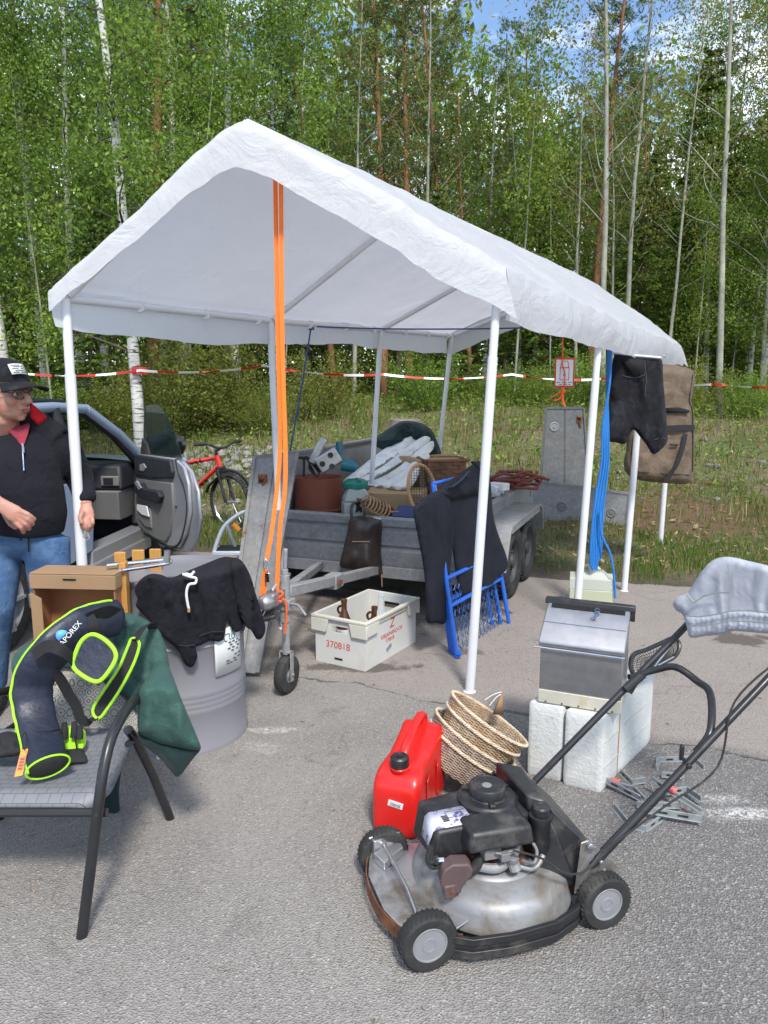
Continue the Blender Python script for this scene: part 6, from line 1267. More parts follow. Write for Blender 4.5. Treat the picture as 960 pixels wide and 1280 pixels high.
# ================================================================ MAIL CRATE
ca = Vector((-.41, 4.33, 0)); cx_ = (G(455, 840) - G(395, 826)).normalized(); crz = math.atan2(cx_.y, cx_.x)
CW, CL, CH = .355, .60, .30
cr_ = thing('mail_crate', 'off white plastic crate with red number on its end holding brown bottles', 'crate', tuple(G(395, 826)), crz)
mb = MB()
def ring(z, o_): return [(-o_, -o_, z), (CW + o_, -o_, z), (CW + o_, CL + o_, z), (-o_, CL + o_, z)]
def loftquads(mb, rs):
    o = len(mb.v)
    vs = [v for r_ in rs for v in r_]; fs = [(i * 4 + k, i * 4 + (k + 1) % 4, (i + 1) * 4 + (k + 1) % 4, (i + 1) * 4 + k) for i in range(len(rs) - 1) for k in range(4)]
    mb.add(vs, fs)
# walls as four slabs so that the hand holes are real openings
th = .006
for (o_, ux, L_) in (((0, 0, 0), (1, 0, 0), CW), ((0, CL - th, 0), (1, 0, 0), CW)):
    yy = o_[1]; h0, h1, z0_, z1_ = L_ * .34, L_ * .66, .205, .245
    for (xa, xb, za, zb) in ((0, L_, .0, z0_), (0, L_, z1_, CH), (0, h0, z0_, z1_), (h1, L_, z0_, z1_)): mb.box(((xa + xb) / 2, yy + th / 2, (za + zb) / 2), (xb - xa, th, zb - za))
for xx in (0, CW - th): mb.box((xx + th / 2, CL / 2, CH / 2), (th, CL - 2 * th - .0005, CH))
mb.box((CW / 2, CL / 2, .012), (CW - 2 * th, CL - 2 * th, .006)); obj('tub', mb, M['white_plastic'], cr_)
mb = MB(); e = .020
for (xa, xb, ya, yb) in ((-e, CW + e, -e, 0.0), (-e, CW + e, CL, CL + e), (-e, 0, 0, CL), (CW, CW + e, 0, CL)): mb.box(((xa + xb) / 2, (ya + yb) / 2, CH - .008), (xb - xa, yb - ya, .018))
for sx in (0, 1):
    for sy in (0, 1):
        x0_, y0_ = (-e, -e) if not sx and not sy else (0, 0); cx2 = -e / 2 if not sx else CW + e / 2; cy2 = -e / 2 if not sy else CL + e / 2
        mb.hexa([( (-e if not sx else CW - .085), cy2 - e / 2 + .001, CH - .10), ((.085 if not sx else CW + e), cy2 - e / 2 + .001, CH - .10), ((.085 if not sx else CW + e), cy2 + e / 2 - .001, CH - .10), ((-e if not sx else CW - .085), cy2 + e / 2 - .001, CH - .10)], [((-e if not sx else CW - .105), cy2 - e / 2 + .001, CH - .018), ((.105 if not sx else CW + e), cy2 - e / 2 + .001, CH - .018), ((.105 if not sx else CW + e), cy2 + e / 2 - .001, CH - .018), ((-e if not sx else CW - .105), cy2 + e / 2 - .001, CH - .018)])
        mb.hexa([(cx2 - e / 2 + .001, (.0 if not sy else CL - .11), CH - .09), (cx2 + e / 2 - .001, (0 if not sy else CL - .11), CH - .09), (cx2 + e / 2 - .001, (.11 if not sy else CL), CH - .09), (cx2 - e / 2 + .001, (.11 if not sy else CL), CH - .09)], [(cx2 - e / 2 + .001, (.0 if not sy else CL - .13), CH - .018), (cx2 + e / 2 - .001, (0 if not sy else CL - .13), CH - .018), (cx2 + e / 2 - .001, (.13 if not sy else CL), CH - .018), (cx2 - e / 2 + .001, (.13 if not sy else CL), CH - .018)])
for xx in (.0, CW): mb.box((xx + (.004 if xx else -.004), CL / 2, CH - .03), (.010, CL * .55, .028))
obj('rim', mb, M['cream_plastic'], cr_, bevel=.004)
mb = MB(); mb.box((CW * .47, -.0015, .045), (.055, .004, .010)); obj('drain_slot', mb, M['hole_shade'], cr_)
text('number_print', '370818', .058, M['red_ink'], cr_, face_matrix((CW * .46, -.0012, .125), (1, 0, 0), (0, -1, 0)))
Mside = face_matrix((CW + .0012, CL * .50, .215), (0, 1, 0), (1, 0, 0))
text('emblem_print', 'Z', .085, M['red_ink'], cr_, Mside, .0006, shear=.2)
text('side_print', 'KIRJAPAINO OY', .036, M['red_ink'], cr_, face_matrix((CW + .0012, CL * .50, .155), (0, 1, 0), (1, 0, 0)))
text('side_print', '170818', .034, M['red_ink'], cr_, face_matrix((CW + .0012, CL * .46, .120), (0, 1, 0), (1, 0, 0)))
mb = MB(); mb.box((CW + .0012, CL * .44, .07), (.0016, .06, .026), Matrix.Rotation(.4, 3, 'X')); obj('worn_sticker', mb, M['grey_clamp'], cr_)
def bottle(label, x, y, h, lean, m, lab=False, nm='flagon'):
    p = FR[cr_.name] @ Vector((x, y, .016)); t = thing(nm, label, 'bottle', tuple(p), crz); Mr = Matrix.Rotation(lean, 3, 'Y')
    mb = MB(); mb.lathe([(.0, .0), (.045, .0), (.05, .01), (.05, h * .52), (.044, h * .62), (.022, h * .78), (.017, h * .82), (.017, h * .94), (.020, h * .95), (.020, h)], (0, 0, 0), 24, Mr)
    obj('glass', mb, m, t)
    if nm == 'flagon':
        mb = MB(); mb.tube([Mr @ Vector((-.016 - .03 * math.sin(a), 0, h * .80 + .026 * math.cos(a))) for a in [i * .45 for i in range(8)]], .008, 8); obj('handle', mb, m, t)
    if lab: mb = MB(); mb.lathe([(.0508, .05), (.0508, h * .50)], (0, 0, 0), 24, Mr); obj('label', mb, M['paper'], t)
bottle('brown flagon with a white label by the hand hole of the crate', .12, .13, .355, .0, M['brown_glass'], True)
bottle('brown flagon at the long printed side of the crate', .28, .17, .33, .10, M['brown_glass'])
bottle('clear glass bottle leaning in the middle of the crate', .235, .34, .365, .06, M['clear_glass'], False, 'bottle')

# ================================================================ BLUE FOLDING BED FRAME WITH JACKET
B1, B2 = G(571, 824), G(636, 780); T2 = D(605, 592, 5.06); T1 = D(541, 640, 4.44); T1.z = T2.z
bf = thing('bed_frame', 'blue folded steel bed frame with wire springs leaning on the trailer corner', 'bed frame', tuple((B1 + B2) / 2))
fn_ = (B2 - B1).cross(T1 - B1).normalized(); fn_ = fn_ if fn_.y < 0 else -fn_
for k in range(3):
    o_ = fn_ * (-.045 * k) + Vector((0, 0, .012)); s_ = (.0, .055, .02)[k]; e1 = B1.lerp(B2, .06 * k) + o_; e2 = B2.lerp(B1, .05 * k) + o_; g1, g2 = T1.lerp(T2, .06 * k) + o_, T2.lerp(T1, .05 * k) + o_
    g1, g2 = e1.lerp(g1, 1 - .12 * k), e2.lerp(g2, 1 - .12 * k)
    mb = MB(); mb.tube([e1, g1], .014, 10); mb.tube([e2, g2], .014, 10); mb.tube([g1, g2], .012, 8)
    for f in ((.30, .46) if k == 0 else (.36,)): mb.tube([e1.lerp(g1, f), e2.lerp(g2, f)], .013, 8)
    mb.tube([e1 + (g1 - e1) * .02, e1 + (g1 - e1) * .02 + fn_ * .03], .016, 8); obj('frame', mb, M['blue_steel'], bf, world=True)
mb = MB()
def pq(u, v, d_=0): return B1.lerp(B2, u).lerp(T1.lerp(T2, u), v) + fn_ * d_ + Vector((0, 0, .012))
for r_ in range(9):
    v0 = .03 + r_ * .05; n = 60; mb.tube([pq(.04 + .92 * k / n, v0 + .018 * math.sin(k * 1.25 + r_), -.03 + .006 * math.cos(k * 1.25)) for k in range(n + 1)], .0028, 4, caps=False)
for k in range(14): mb.tube([pq(.06 + k * .066, .02, -.03), pq(.06 + k * .066, .48, -.03)], .0022, 4, caps=False)
obj('springs', mb, mat('blue_wire', (.04, .10, .26), .4, .3, .2, 20), bf, world=True)
mb = MB(); mb.ball(pq(.97, .44, .02), .016, 8); obj('end_cap', mb, M['paper'], bf, world=True)
jk = thing('jacket', 'dark navy jacket with long sleeves draped over the blue bed frame', 'jacket', tuple(D(580, 660, 4.75)))
Yj = lambda x, y: 4.36 + (x - 540) * .0072 - .02 + max(0, 640 - y) * .0012
obj('body', cloth([(606, 580), (613, 600), (616, 640), (622, 665), (634, 698), (633, 712), (622, 722), (612, 735), (600, 748), (590, 755), (580, 752), (573, 735), (568, 706), (566, 690), (562, 660), (556, 636), (553, 618), (572, 605), (590, 590), (598, 580)], Yj, .03, .03, 9, ((.022, .045, .010), (.012, .11, .022)), 41, 3.5), M['navy_cloth'], jk, world=True, smooth=80)
obj('sleeve', cloth([(556, 612), (564, 630), (568, 655), (565, 690), (562, 720), (560, 750), (557, 778), (545, 779), (533, 777), (532, 750), (530, 715), (526, 690), (521, 665), (517, 640), (522, 628), (540, 616)], lambda x, y: Yj(x, y) - .06 + .0004 * (y - 640), .04, .04, 10, ((.016, .06, .012), (.010, .13, .025)), 43, 3.5), M['navy_cloth'], jk, world=True, smooth=80)
obj('hood', cloth([(548, 618), (554, 606), (572, 594), (588, 582), (597, 576), (606, 580), (612, 592), (612, 608), (600, 618), (580, 622), (560, 626)], lambda x, y: Yj(x, y) - .03, .09, .08, 16, ((.014, .09, .06),), 44, 3.5), M['navy_cloth'], jk, world=True, smooth=80)
mb = MB()
for k in range(4): mb.tube(catmull([D(553 + k * 4, 613 - k * 1.5, Yj(555, 613) - .075 - .012 * k), D(566 + k * 3, 608 - k * 2.2, Yj(568, 606) - .11 - .008 * k), D(580 + k * 2, 598 - k * 3, Yj(580, 598) - .115)], 4), .006, 6)
obj('piping', mb, M['navy_vinyl'], jk, world=True)
mb = MB(); mb.ribbon(catmull([D(590, 577, 4.62), D(598, 585, 4.66), D(606, 596, 4.70), D(611, 606, 4.74)], 4), .022, .004, (1, -.3, .3)); obj('green_strap', mb, M['green_lining'], jk, world=True)

# ================================================================ RIGHT SIDE HANGINGS, JERRYCAN
jp = G(742, 766); jc = thing('jerrycan', 'translucent jerrycan with pale yellow liquid beneath the blue rope', 'jerrycan', (jp.x, jp.y + .1, .004), -.25)
mb = MB(); mb.box((0, 0, .085), (.31, .20, .17)); obj('lower_body', mb, M['liquid_band'], jc, bevel=.012, bseg=3)
mb = MB(); mb.hexa([(-.155, -.10, .165), (.155, -.10, .165), (.155, .10, .165), (-.155, .10, .165)], [(-.155, -.10, .25), (.155, -.10, .25), (.155, .10, .25), (-.155, .10, .25)]); mb.hexa([(-.12, -.09, .25), (.12, -.09, .25), (.12, .09, .25), (-.12, .09, .25)], [(-.06, -.05, .29), (.08, -.05, .29), (.08, .05, .29), (-.06, .05, .29)]); mb.tube(catmull([(-.10, 0, .25), (-.08, 0, .31), (0, 0, .325), (.06, 0, .30)], 4), .014, 8); obj('upper_body', mb, M['jerrycan'], jc, bevel=.014, bseg=3)
mb = MB(); mb.lathe([(.026, .28), (.028, .282), (.028, .315), (.022, .32), (0, .32)], (.0, -.03, 0), 24); obj('cap', mb, M['white_plastic'], jc)
rp = thing('rope_hank', 'bright blue rope hank hanging from the tent edge beside the pole', 'rope', tuple(D(760, 436, 5.35)))
mb = MB(); rs_ = random.Random(8)
for k in range(6):
    xt = 764 - .6 * k; xm = 757 + 1.3 * (k - 2.5); xb = 748 + 2.2 * (k - 2.5); dpt = 5.30 + .012 * k
    mb.tube(catmull([D(xt, 432, dpt + .03), D(xt - 2, 480, dpt), D(xm, 530, dpt), D(xm - 2 + (k % 2) * 2, 580, dpt), D(xb, 640, dpt), D(xb - 2, 690, dpt), D(741 + k * 1.6, 712 if k < 4 else 700, dpt)], 5), .0085, 7)
mb.tube(catmull([D(750, 640, 5.29), D(752, 668, 5.28), D(762, 690, 5.27), D(767, 715, 5.26), D(769, 748, 5.25)], 6), .0085, 7); mb.tube(catmull([D(741, 712, 5.3), D(738, 700, 5.29), D(740, 660, 5.29), D(746, 610, 5.3)], 5), .0085, 7)
obj('strands', mb, M['blue_rope'], rp, world=True)
bs = thing('shorts', 'black denim shorts on a hanger at the right edge of the tent', 'shorts', tuple(D(800, 445, 5.45)))
obj('cloth', cloth([(768, 444), (781, 444), (795, 446), (812, 447), (822, 446), (828, 452), (829, 475), (832, 510), (834, 540), (834, 552), (826, 562), (816, 568), (808, 556), (800, 546), (792, 537), (786, 545), (781, 555), (770, 553), (757, 549), (760, 520), (762, 490), (764, 465)], lambda x, y: 5.45 + (x - 800) * .001, .05, .05, 9, ((.022, .06, .02), (.010, .13, .05)), 51, 3.2), M['denim_black'], bs, world=True, smooth=80)
mb = MB(); mb.add([D(776, 447, 5.365), D(806, 450, 5.365), D(805, 464, 5.355), D(794, 470, 5.352), D(785, 460, 5.358)], [(0, 4, 3, 2, 1)]); obj('lining', mb, M['hole_shade'], bs, world=True, solid=.01)  # flat black sheet, painted shade of the open waist
mb = MB(); mb.tube([D(764, 441, 5.42), D(790, 444, 5.41), D(826, 447, 5.42)], .008, 8); mb.tube(catmull([D(778, 443, 5.42), D(777, 434, 5.42), D(783, 431, 5.42), D(784, 436, 5.42)], 4), .004, 6); obj('hanger', mb, M['white_tube'], bs, world=True)
mat('grey_thread', (.06, .06, .065), .9)
for pts_ in ([D(806, 451, 5.378), D(808, 475, 5.372), D(806, 495, 5.374)], catmull([D(768, 464, 5.42), D(780, 470, 5.382), D(795, 472, 5.37), D(806, 468, 5.375)], 4), [D(818, 550, 5.42), D(826, 547, 5.42), D(833, 548, 5.44)]):
    mb = MB(); mb.tube(pts_, .0025, 5); obj('seam', mb, bpy.data.materials['grey_thread'], bs, world=True)
gb = thing('garment_bag', 'brown nylon garment bag with black straps hanging behind the black shorts', 'garment bag', tuple(D(825, 606, 6.5)))
Yg = lambda x, y: 6.46
obj('shell', cloth([(783, 560), (782, 520), (790, 470), (800, 452), (830, 455), (856, 459), (867, 465), (868, 480), (864, 500), (867, 520), (868, 560), (867, 590), (862, 603), (850, 605), (810, 602), (790, 597), (781, 588), (780, 575)], Yg, .10, .08, 12, ((.016, .05, .03), (.006, .10, .07)), 61, 4), M['brown_nylon'], gb, world=True, smooth=80)
mb = MB(); e_ = 6.345; mb.add([D(832, 510, e_), D(848, 509, e_), D(862, 513, e_), D(861, 516, e_), D(834, 516, e_)], [(0, 1, 2, 3, 4)]); obj('pocket_mouth', mb, M['hole_shade'], gb, world=True, solid=.012)
mb = MB(); mb.ribbon([D(830, 536, e_), D(850, 535, e_ - .01), D(868, 535, 6.38)], .050, .006, (0, 0, 1)); obj('strap', mb, M['strap_black'], gb, world=True); mb = MB(); mb.ribbon(catmull([D(857, 542, e_), D(853, 560, e_ - .01), D(845, 582, e_ - .012), D(831, 602, e_)], 4), .036, .006, (1, 0, -.3)); obj('strap', mb, M['strap_black'], gb, world=True); mb = MB(); mb.ribbon(catmull([D(794, 545, e_ + .02), D(792, 570, e_ + .0), D(793, 598, e_ + .02)], 4), .03, .005, (1, 0, 0)); obj('strap', mb, M['strap_black'], gb, world=True)
mb = MB(); mb.tube([D(838, 556, e_ - .004), D(848, 556, e_ - .004)], .008, 6); mb.tube(catmull([D(866, 468, 6.40), D(862, 500, 6.39), D(866, 520, 6.40), D(866, 590, 6.40)], 4), .005, 5); mb.tube(catmull([D(783, 586, 6.40), D(800, 590, 6.36), D(830, 592, 6.355), D(862, 594, 6.37)], 4), .004, 5); obj('zip', mb, M['strap_black'], gb, world=True)
mb = MB(); mb.tube(catmull([D(826, 457, 6.46), D(825, 448, 6.46), D(829, 444, 6.44), D(832, 447, 6.44)], 4), .006, 6); obj('hook', mb, M['steel'], gb, world=True)
# ================================================================ CHAIR WITH COAT, ROD BAG, GLOVES
FRc, BRc = D(131, 986, 2.14), D(172, 940, 2.60); zs = (FRc.z + BRc.z) / 2; zs += .02; FRc.z = zs + .006; BRc.z = zs - .008
ch = thing('garden_chair', 'grey woven garden chair with black tube frame piled with a green coat', 'chair', (-1.15, 2.35, 0))
CWd = .60
def chair_side(sx):
    o_ = Vector((sx, 0, 0)); k = 1 if sx == 0 else -1
    def at(v): v = Vector(v); return v if sx == 0 else Vector((2 * (FRc.x - CWd / 2 + .01) - v.x, v.y, v.z))
    p = [G(102, 1172), D(110, 1110, 2.045), D(124, 1000, 2.09), D(130, 960, 2.12), D(138, 926, 2.17), D(150, 900, 2.24), D(164, 880, 2.34), D(176, 871, 2.46), D(186, 866, 2.62), D(190, 862, 2.72)]
    mb = MB(); mb.tube([at(q) for q in catmull(p, 5)], .0165, 14); obj('arm_leg', mb, M['black_paint'], ch, world=True)
    mb = MB(); mb.tube([at(q) for q in (G(213, 1024), D(192, 970, 2.56), D(170, 925, 2.46), D(160, 912, 2.40))], .0165, 14); mb.tube([at(q) for q in (D(160, 930, 2.36), D(172, 922, 2.55), D(182, 905, 2.68))], .012, 10); obj('rear_leg', mb, M['black_paint'], ch, world=True)
chair_side(0); chair_side(1)
mb = MB(); mb.tube([FRc + Vector((.01, -.02, -.035)), FRc + Vector((-CWd + .0, -.02, -.035))], .014, 10); obj('seat_rail', mb, M['black_paint'], ch, world=True); mb = MB(); mb.tube([BRc + Vector((0, .02, -.02)), BRc + Vector((-CWd + .06, .02, -.02))], .012, 10); obj('seat_rail', mb, M['black_paint'], ch, world=True)
mb = MB()
def seat(u, v):
    r_ = .05; x0_, x1_ = FRc.x - CWd + .02, FRc.x - .005 + (BRc.x - FRc.x) * v
    ins = 0.07 * max(0, 1 - v / .16) ** 2; x = (x0_ + ins) + (x1_ - x0_ - 2 * ins) * u; y = FRc.y + (BRc.y - FRc.y) * v; z = zs + .004 - .018 * math.sin(math.pi * u) * math.sin(math.pi * min(1, v * 1.1)) - .030 * max(0, 1 - v / .12) ** 2 - .022 * max(0, 1 - min(u, 1 - u) / .06) ** 2
    return Vector((x, y, z))
mb.grid(seat, 40, 40); obj('seat', mb, M['grey_sling'], ch, world=True, solid=.022, smooth=180)
Yp = lambda x, y: 2.64 + (940 - y) * .00105
obj('back_pad', cloth([(24, 850), (34, 815), (70, 792), (110, 776), (150, 770), (172, 776), (186, 800), (192, 850), (190, 885), (178, 918), (160, 934), (120, 943), (70, 944), (38, 930), (26, 895)], Yp, .03, .02, 20, ((.006, .03, .03),), 71, 6), M['pad'], ch, world=True, smooth=80)
mb = MB(); mb.tube(catmull([D(182, 905, 2.70), D(193, 860, 2.745), D(190, 800, 2.80), D(172, 774, 2.83), D(120, 778, 2.84), D(60, 796, 2.82), D(28, 820, 2.78), D(20, 870, 2.70), D(26, 905, 2.66)], 5), .014, 10); obj('back_frame', mb, M['black_paint'], ch, world=True)
ct = thing('coat', 'green raincoat with white toggle cord draped over the garden chair', 'coat', tuple(D(180, 860, 2.6)))
gy = lambda x, y: Yp(x, y) - .045
obj('back_cloth', cloth([(14, 828), (24, 812), (46, 800), (80, 784), (112, 772), (140, 765), (168, 768), (188, 778), (200, 790), (208, 812), (212, 838), (206, 856), (190, 864), (176, 866), (172, 890), (164, 884), (150, 868), (128, 852), (100, 838), (66, 838), (50, 870), (46, 905), (40, 930), (30, 920), (22, 880), (17, 850)], gy, .03, .03, 12, ((.016, .05, .03), (.006, .11, .08)), 72, 4), M['green_coat'], ct, world=True, smooth=80)
gy2 = lambda x, y: 2.405 + max(0, 862 - y) * .0045 - (x - 200) * .0002
obj('side_flap', cloth([(188, 840), (198, 826), (210, 832), (218, 850), (226, 872), (236, 896), (246, 920), (251, 936), (238, 937), (222, 934), (200, 929), (184, 922), (173, 914), (172, 890), (174, 866)], gy2, .04, .03, 16, ((.014, .05, .02), (.006, .11, .05)), 73, 4), M['green_coat'], ct, world=True, smooth=80)
obj('lining', cloth([(173, 912), (184, 920), (200, 927), (222, 932), (240, 934), (251, 936), (240, 950), (223, 971), (212, 962), (202, 950), (188, 938), (176, 927)], lambda x, y: gy2(x, y) + .02, .02, .03, 12, ((.010, .06, .04),), 74, 4), M['green_lining'], ct, world=True, smooth=80)
obj('tail', cloth([(92, 950), (130, 948), (152, 946), (149, 985), (150, 1010), (154, 1028), (140, 1038), (118, 1043), (96, 1048), (94, 1010), (93, 980)], lambda x, y: 2.74 - (y - 950) * .0004, .03, .02, 16, ((.012, .06, .02),), 75, 4), M['green_lining'], ct, world=True, smooth=80)
mb = MB(); mb.tube([D(197, 922, 2.47), D(198, 944, 2.465)], .0035, 6); mb.lathe([(0, -.008), (.007, -.006), (.007, .006), (0, .008)], D(198, 946, 2.465), 10); obj('toggle_cord', mb, M['paper'], ct, world=True)
mb = MB(); mb.tube(catmull([D(112, 842, gy(112, 842) - .03), D(140, 858, gy(140, 858) - .03), D(164, 876, gy(164, 876) - .02)], 5), .003, 5); obj('seam', mb, M['green_lining'], ct, world=True); mb = MB(); mb.tube(catmull([D(206, 858, 2.5), D(180, 870, 2.50), D(174, 890, 2.48)], 5), .004, 5); obj('seam', mb, M['green_lining'], ct, world=True)
# rod bag
rb = thing('rod_bag', 'navy fishing rod bag with lime piping slung over the garden chair', 'rod bag', tuple(D(50, 960, 2.22)))
pth = [(152, 772, 2.68), (126, 775, 2.60), (101, 785, 2.53), (74, 806, 2.47), (51, 832, 2.44), (40, 860, 2.43), (43, 890, 2.40), (51, 922, 2.33), (60, 958, 2.225)]
P = catmull([D(*q) for q in pth], 6); n = len(P)
wv = [.070 - .010 * abs(i / n - .35) + .004 * nz(i * .4, 2.2) for i in range(n)]; wv[0] = .04; wv[1] = .055
mb = MB(); mb.tube(P, wv, 28, True, ry=[w2 * .46 for w2 in wv], up=(0, -1, .25)); ob = obj('sleeve', mb, M['navy_vinyl'], rb, world=True, smooth=60)
cam_p = Vector((0, 0, CAM_H)); lp = []
for i in range(3, n):
    t_ = (P[min(i + 1, n - 1)] - P[i - 1]).normalized(); v_ = (P[i] - cam_p).normalized(); sd = t_.cross(v_).normalized(); sd = sd if sd.x - sd.z * .6 < 0 else -sd; lp.append(P[i] + sd * wv[i] * .93 - v_ * wv[i] * .34)
mb = MB(); mb.tube(lp, .0046, 8); e0 = P[-1]; ax_ = (P[-1] - P[-3]).normalized(); sx_ = Vector((1, .05, 0)); sx_ = (sx_ - ax_ * sx_.dot(ax_)).normalized(); sy_ = ax_.cross(sx_)
mb.tube([e0 + ax_ * .002 + sx_ * (.066 * math.cos(a)) + sy_ * (.042 * math.sin(a)) for a in [i * .2244 for i in range(28)]], .0036, 8, closed=True); obj('piping', mb, M['lime'], rb, world=True)
mb = MB(); mb.ball(e0, (.060, .012, .038), 20, Matrix((sx_, ax_, sy_)).transposed()); obj('end_cap', mb, M['strap_black'], rb, world=True)
mb = MB(); q6 = P[-9]; mb.tube([q6 + (P[-8] - q6).normalized() * 0 + Vector((1, 0, 0)) * (.0662 * math.cos(a)) + Vector((0, -1, .25)) * (.0415 * math.sin(a)) for a in [i * .2244 for i in range(28)]], .0025, 6, closed=True); obj('seam', mb, M['strap_black'], rb, world=True)
ua = (D(98, 777, 2.46) - D(76, 803, 2.42)); ic = min(range(n), key=lambda i: (P[i] - D(84, 797, 2.50)).length); vv = (P[ic] - cam_p).normalized(); c0 = P[ic] - vv * (wv[ic] * .48 + .016) + ua.normalized() * .014; zn_ = (-vv + Vector((0, 0, .15))).normalized()
text('logo_print', 'VAPOREX', .025, M['paper'], rb, FR[rb.name].inverted() @ face_matrix(c0, ua, zn_), .0012)
mb = MB(); un = ua.normalized(); vn = zn_.cross(un); cL = c0 + vn * .012 - un * .014; mb.add([cL] + [cL + un * (.020 * math.cos(a)) + vn * (.026 * math.sin(a)) for a in [math.pi * i / 12 for i in range(13)]], [(0, i, i + 1) for i in range(1, 13)]); obj('logo_mark', mb, mat('logo_blue', (.12, .38, .75), .5), rb, world=True, solid=.002)
def padded(mb, pts, Y, th): 
    pl = [D(x, y, Y(x, y) if callable(Y) else Y) for x, y in pts]; bk = [p + Vector((0, th, 0)) for p in pl]; n = len(pl); mb.add(pl + bk, [tuple(range(n)), tuple(range(2 * n - 1, n - 1, -1))] + [((i + 1) % n, i, n + i, n + (i + 1) % n) for i in range(n)])
sq = catmull([(103, 800, 0), (117, 793, 0), (136, 804, 0), (145, 820, 0), (136, 839, 0), (122, 852, 0), (104, 845, 0), (91, 832, 0), (95, 815, 0)], 5, True)
Yq = lambda x, y: 2.415 + (850 - y) * .0010
mb = MB(); padded(mb, [(v.x, v.y) for v in sq], lambda x, y: Yq(x, y) - .012, .03); obj('pocket', mb, M['navy_vinyl'], rb, world=True, bevel=.004)
mb = MB(); mb.tube([D(v.x, v.y, Yq(v.x, v.y) - .012) for v in sq], .0075, 8, closed=True); obj('pocket_piping', mb, M['lime'], rb, world=True)
st_ = catmull([(171, 799, 0), (174, 808, 0), (166, 832, 0), (150, 862, 0), (134, 886, 0), (125, 897, 0), (118, 895, 0), (117, 884, 0), (132, 860, 0), (148, 836, 0), (160, 808, 0), (164, 799, 0)], 5, True)
Yr = lambda x, y: 2.55 + (850 - y) * .0010
mb = MB(); padded(mb, [(v.x, v.y) for v in st_], lambda x, y: Yr(x, y) - .012, .022); obj('shoulder_pad', mb, M['strap_black'], rb, world=True, bevel=.003)
mb = MB(); mb.tube([D(v.x, v.y, Yr(v.x, v.y) - .012) for v in st_], .0055, 8, closed=True); obj('pad_piping', mb, M['lime'], rb, world=True)
mb = MB()
mb.ribbon(catmull([D(168, 800, 2.58), D(176, 788, 2.62), D(186, 780, 2.68), D(192, 788, 2.76)], 5), .030, .003, (1, .2, .4)); obj('webbing', mb, M['strap_black'], rb, world=True)
mb = MB(); mb.ribbon(catmull([D(119, 795, 2.53), D(116, 782, 2.52), D(108, 768, 2.54), D(96, 760, 2.60)], 5), .042, .004, (1, .2, .5)); obj('webbing', mb, M['strap_black'], rb, world=True)
mb = MB(); mb.ribbon(catmull([D(122, 894, 2.50), D(110, 902, 2.49), D(100, 897, 2.49), D(96, 884, 2.49), D(86, 868, 2.48), D(76, 850, 2.46), D(66, 838, 2.44)], 5), .036, .003, (.8, .1, .5)); obj('webbing', mb, M['strap_black'], rb, world=True)
mb = MB(); mb.ribbon(catmull([D(42, 820, 2.385), D(58, 808, 2.37), D(76, 812, 2.37), D(90, 824, 2.42), D(92, 834, 2.47)], 5), .040, .004, (0, .2, 1)); mb.ribbon(catmull([D(110, 772, 2.535), D(130, 764, 2.56), D(145, 768, 2.63), D(152, 776, 2.70)], 5), .05, .004, (.3, -.5, 1)); obj('band', mb, M['strap_black'], rb, world=True)
# gloves and tag on the seat
def seat_z(x, y): return zs + .016
def on_seat(px_, py_): p = G(px_, py_, zs + .014); return p
gl = thing('work_glove', 'lime and black work glove lying right of the rod bag end', 'glove', tuple(on_seat(92, 955)))
a = on_seat(96, 950)
mb = MB(); mb.hexa([on_seat(78, 956), on_seat(112, 954), on_seat(103, 938), on_seat(80, 940)], [D(82, 944, 2.36), D(108, 944, 2.36), D(103, 934, 2.40), D(80, 936, 2.40)]); obj('cuff', mb, M['strap_black'], gl, world=True, bevel=.010, bseg=3)
mb = MB(); padded(mb, [(78, 914), (84, 911), (90, 914), (97, 914), (103, 918), (104, 937), (92, 940), (80, 939)], lambda x, y: 2.40 + (940 - y) * .001, .035); obj('palm', mb, M['lime'], gl, world=True, bevel=.008, bseg=3)
for x, y0_, y1_ in ((80, 918, 906), (92, 916, 905), (99, 918, 910)):
    mb = MB(); mb.tube([D(x, y0_ + 6, 2.40), D(x + .6, y0_, 2.405), D(x + .8, y1_, 2.42)], [.012, .012, .010], 10); mb.ball(D(x + .8, y1_, 2.42), .0105, 8); obj('finger', mb, M['strap_black'], gl, world=True)
mb = MB(); mb.tube([D(93.5, 920, 2.385), D(96, 936, 2.385)], .003, 6); obj('seam', mb, M['strap_black'], gl, world=True)
g2 = thing('work_glove', 'black work glove with white label lying left of the rod bag', 'glove', tuple(on_seat(12, 945)))
obj('palm', cloth([(-20, 925), (-4, 918), (10, 914), (24, 918), (32, 930), (28, 942), (14, 946), (-6, 948), (-22, 944)], lambda x, y: 2.40 - (y - 915) * .003, .03, .02, 8, ((.008, .1, .1),), 81, 3.5), M['strap_black'], g2, world=True, smooth=80)
mb = MB(); padded(mb, [(6, 929), (22, 931), (20, 940), (3, 937)], lambda x, y: 2.322 - (y - 935) * .003, .004); obj('label', mb, M['paper'], g2, world=True)
mb = MB(); padded(mb, [(19, 906), (27, 913), (25, 918), (18, 917)], 2.40, .01); obj('lime_cuff', mb, M['lime'], g2, world=True)
tg = thing('price_tag', 'orange and white price tag hanging beside the rod bag end', 'tag', tuple(on_seat(26, 968)))
mb = MB(); padded(mb, [(26, 938), (35, 936), (28, 969), (18, 971)], lambda x, y: 2.19 + (960 - y) * .001, .002); obj('card', mb, M['orange_tag'], tg, world=True)
mb = MB(); padded(mb, [(25, 945), (33, 944), (28.5, 962), (20.5, 963)], lambda x, y: 2.188 + (960 - y) * .001, .002); ff = obj('print_field', mb, M['cardboard_light'], tg, world=True)
mb = MB()
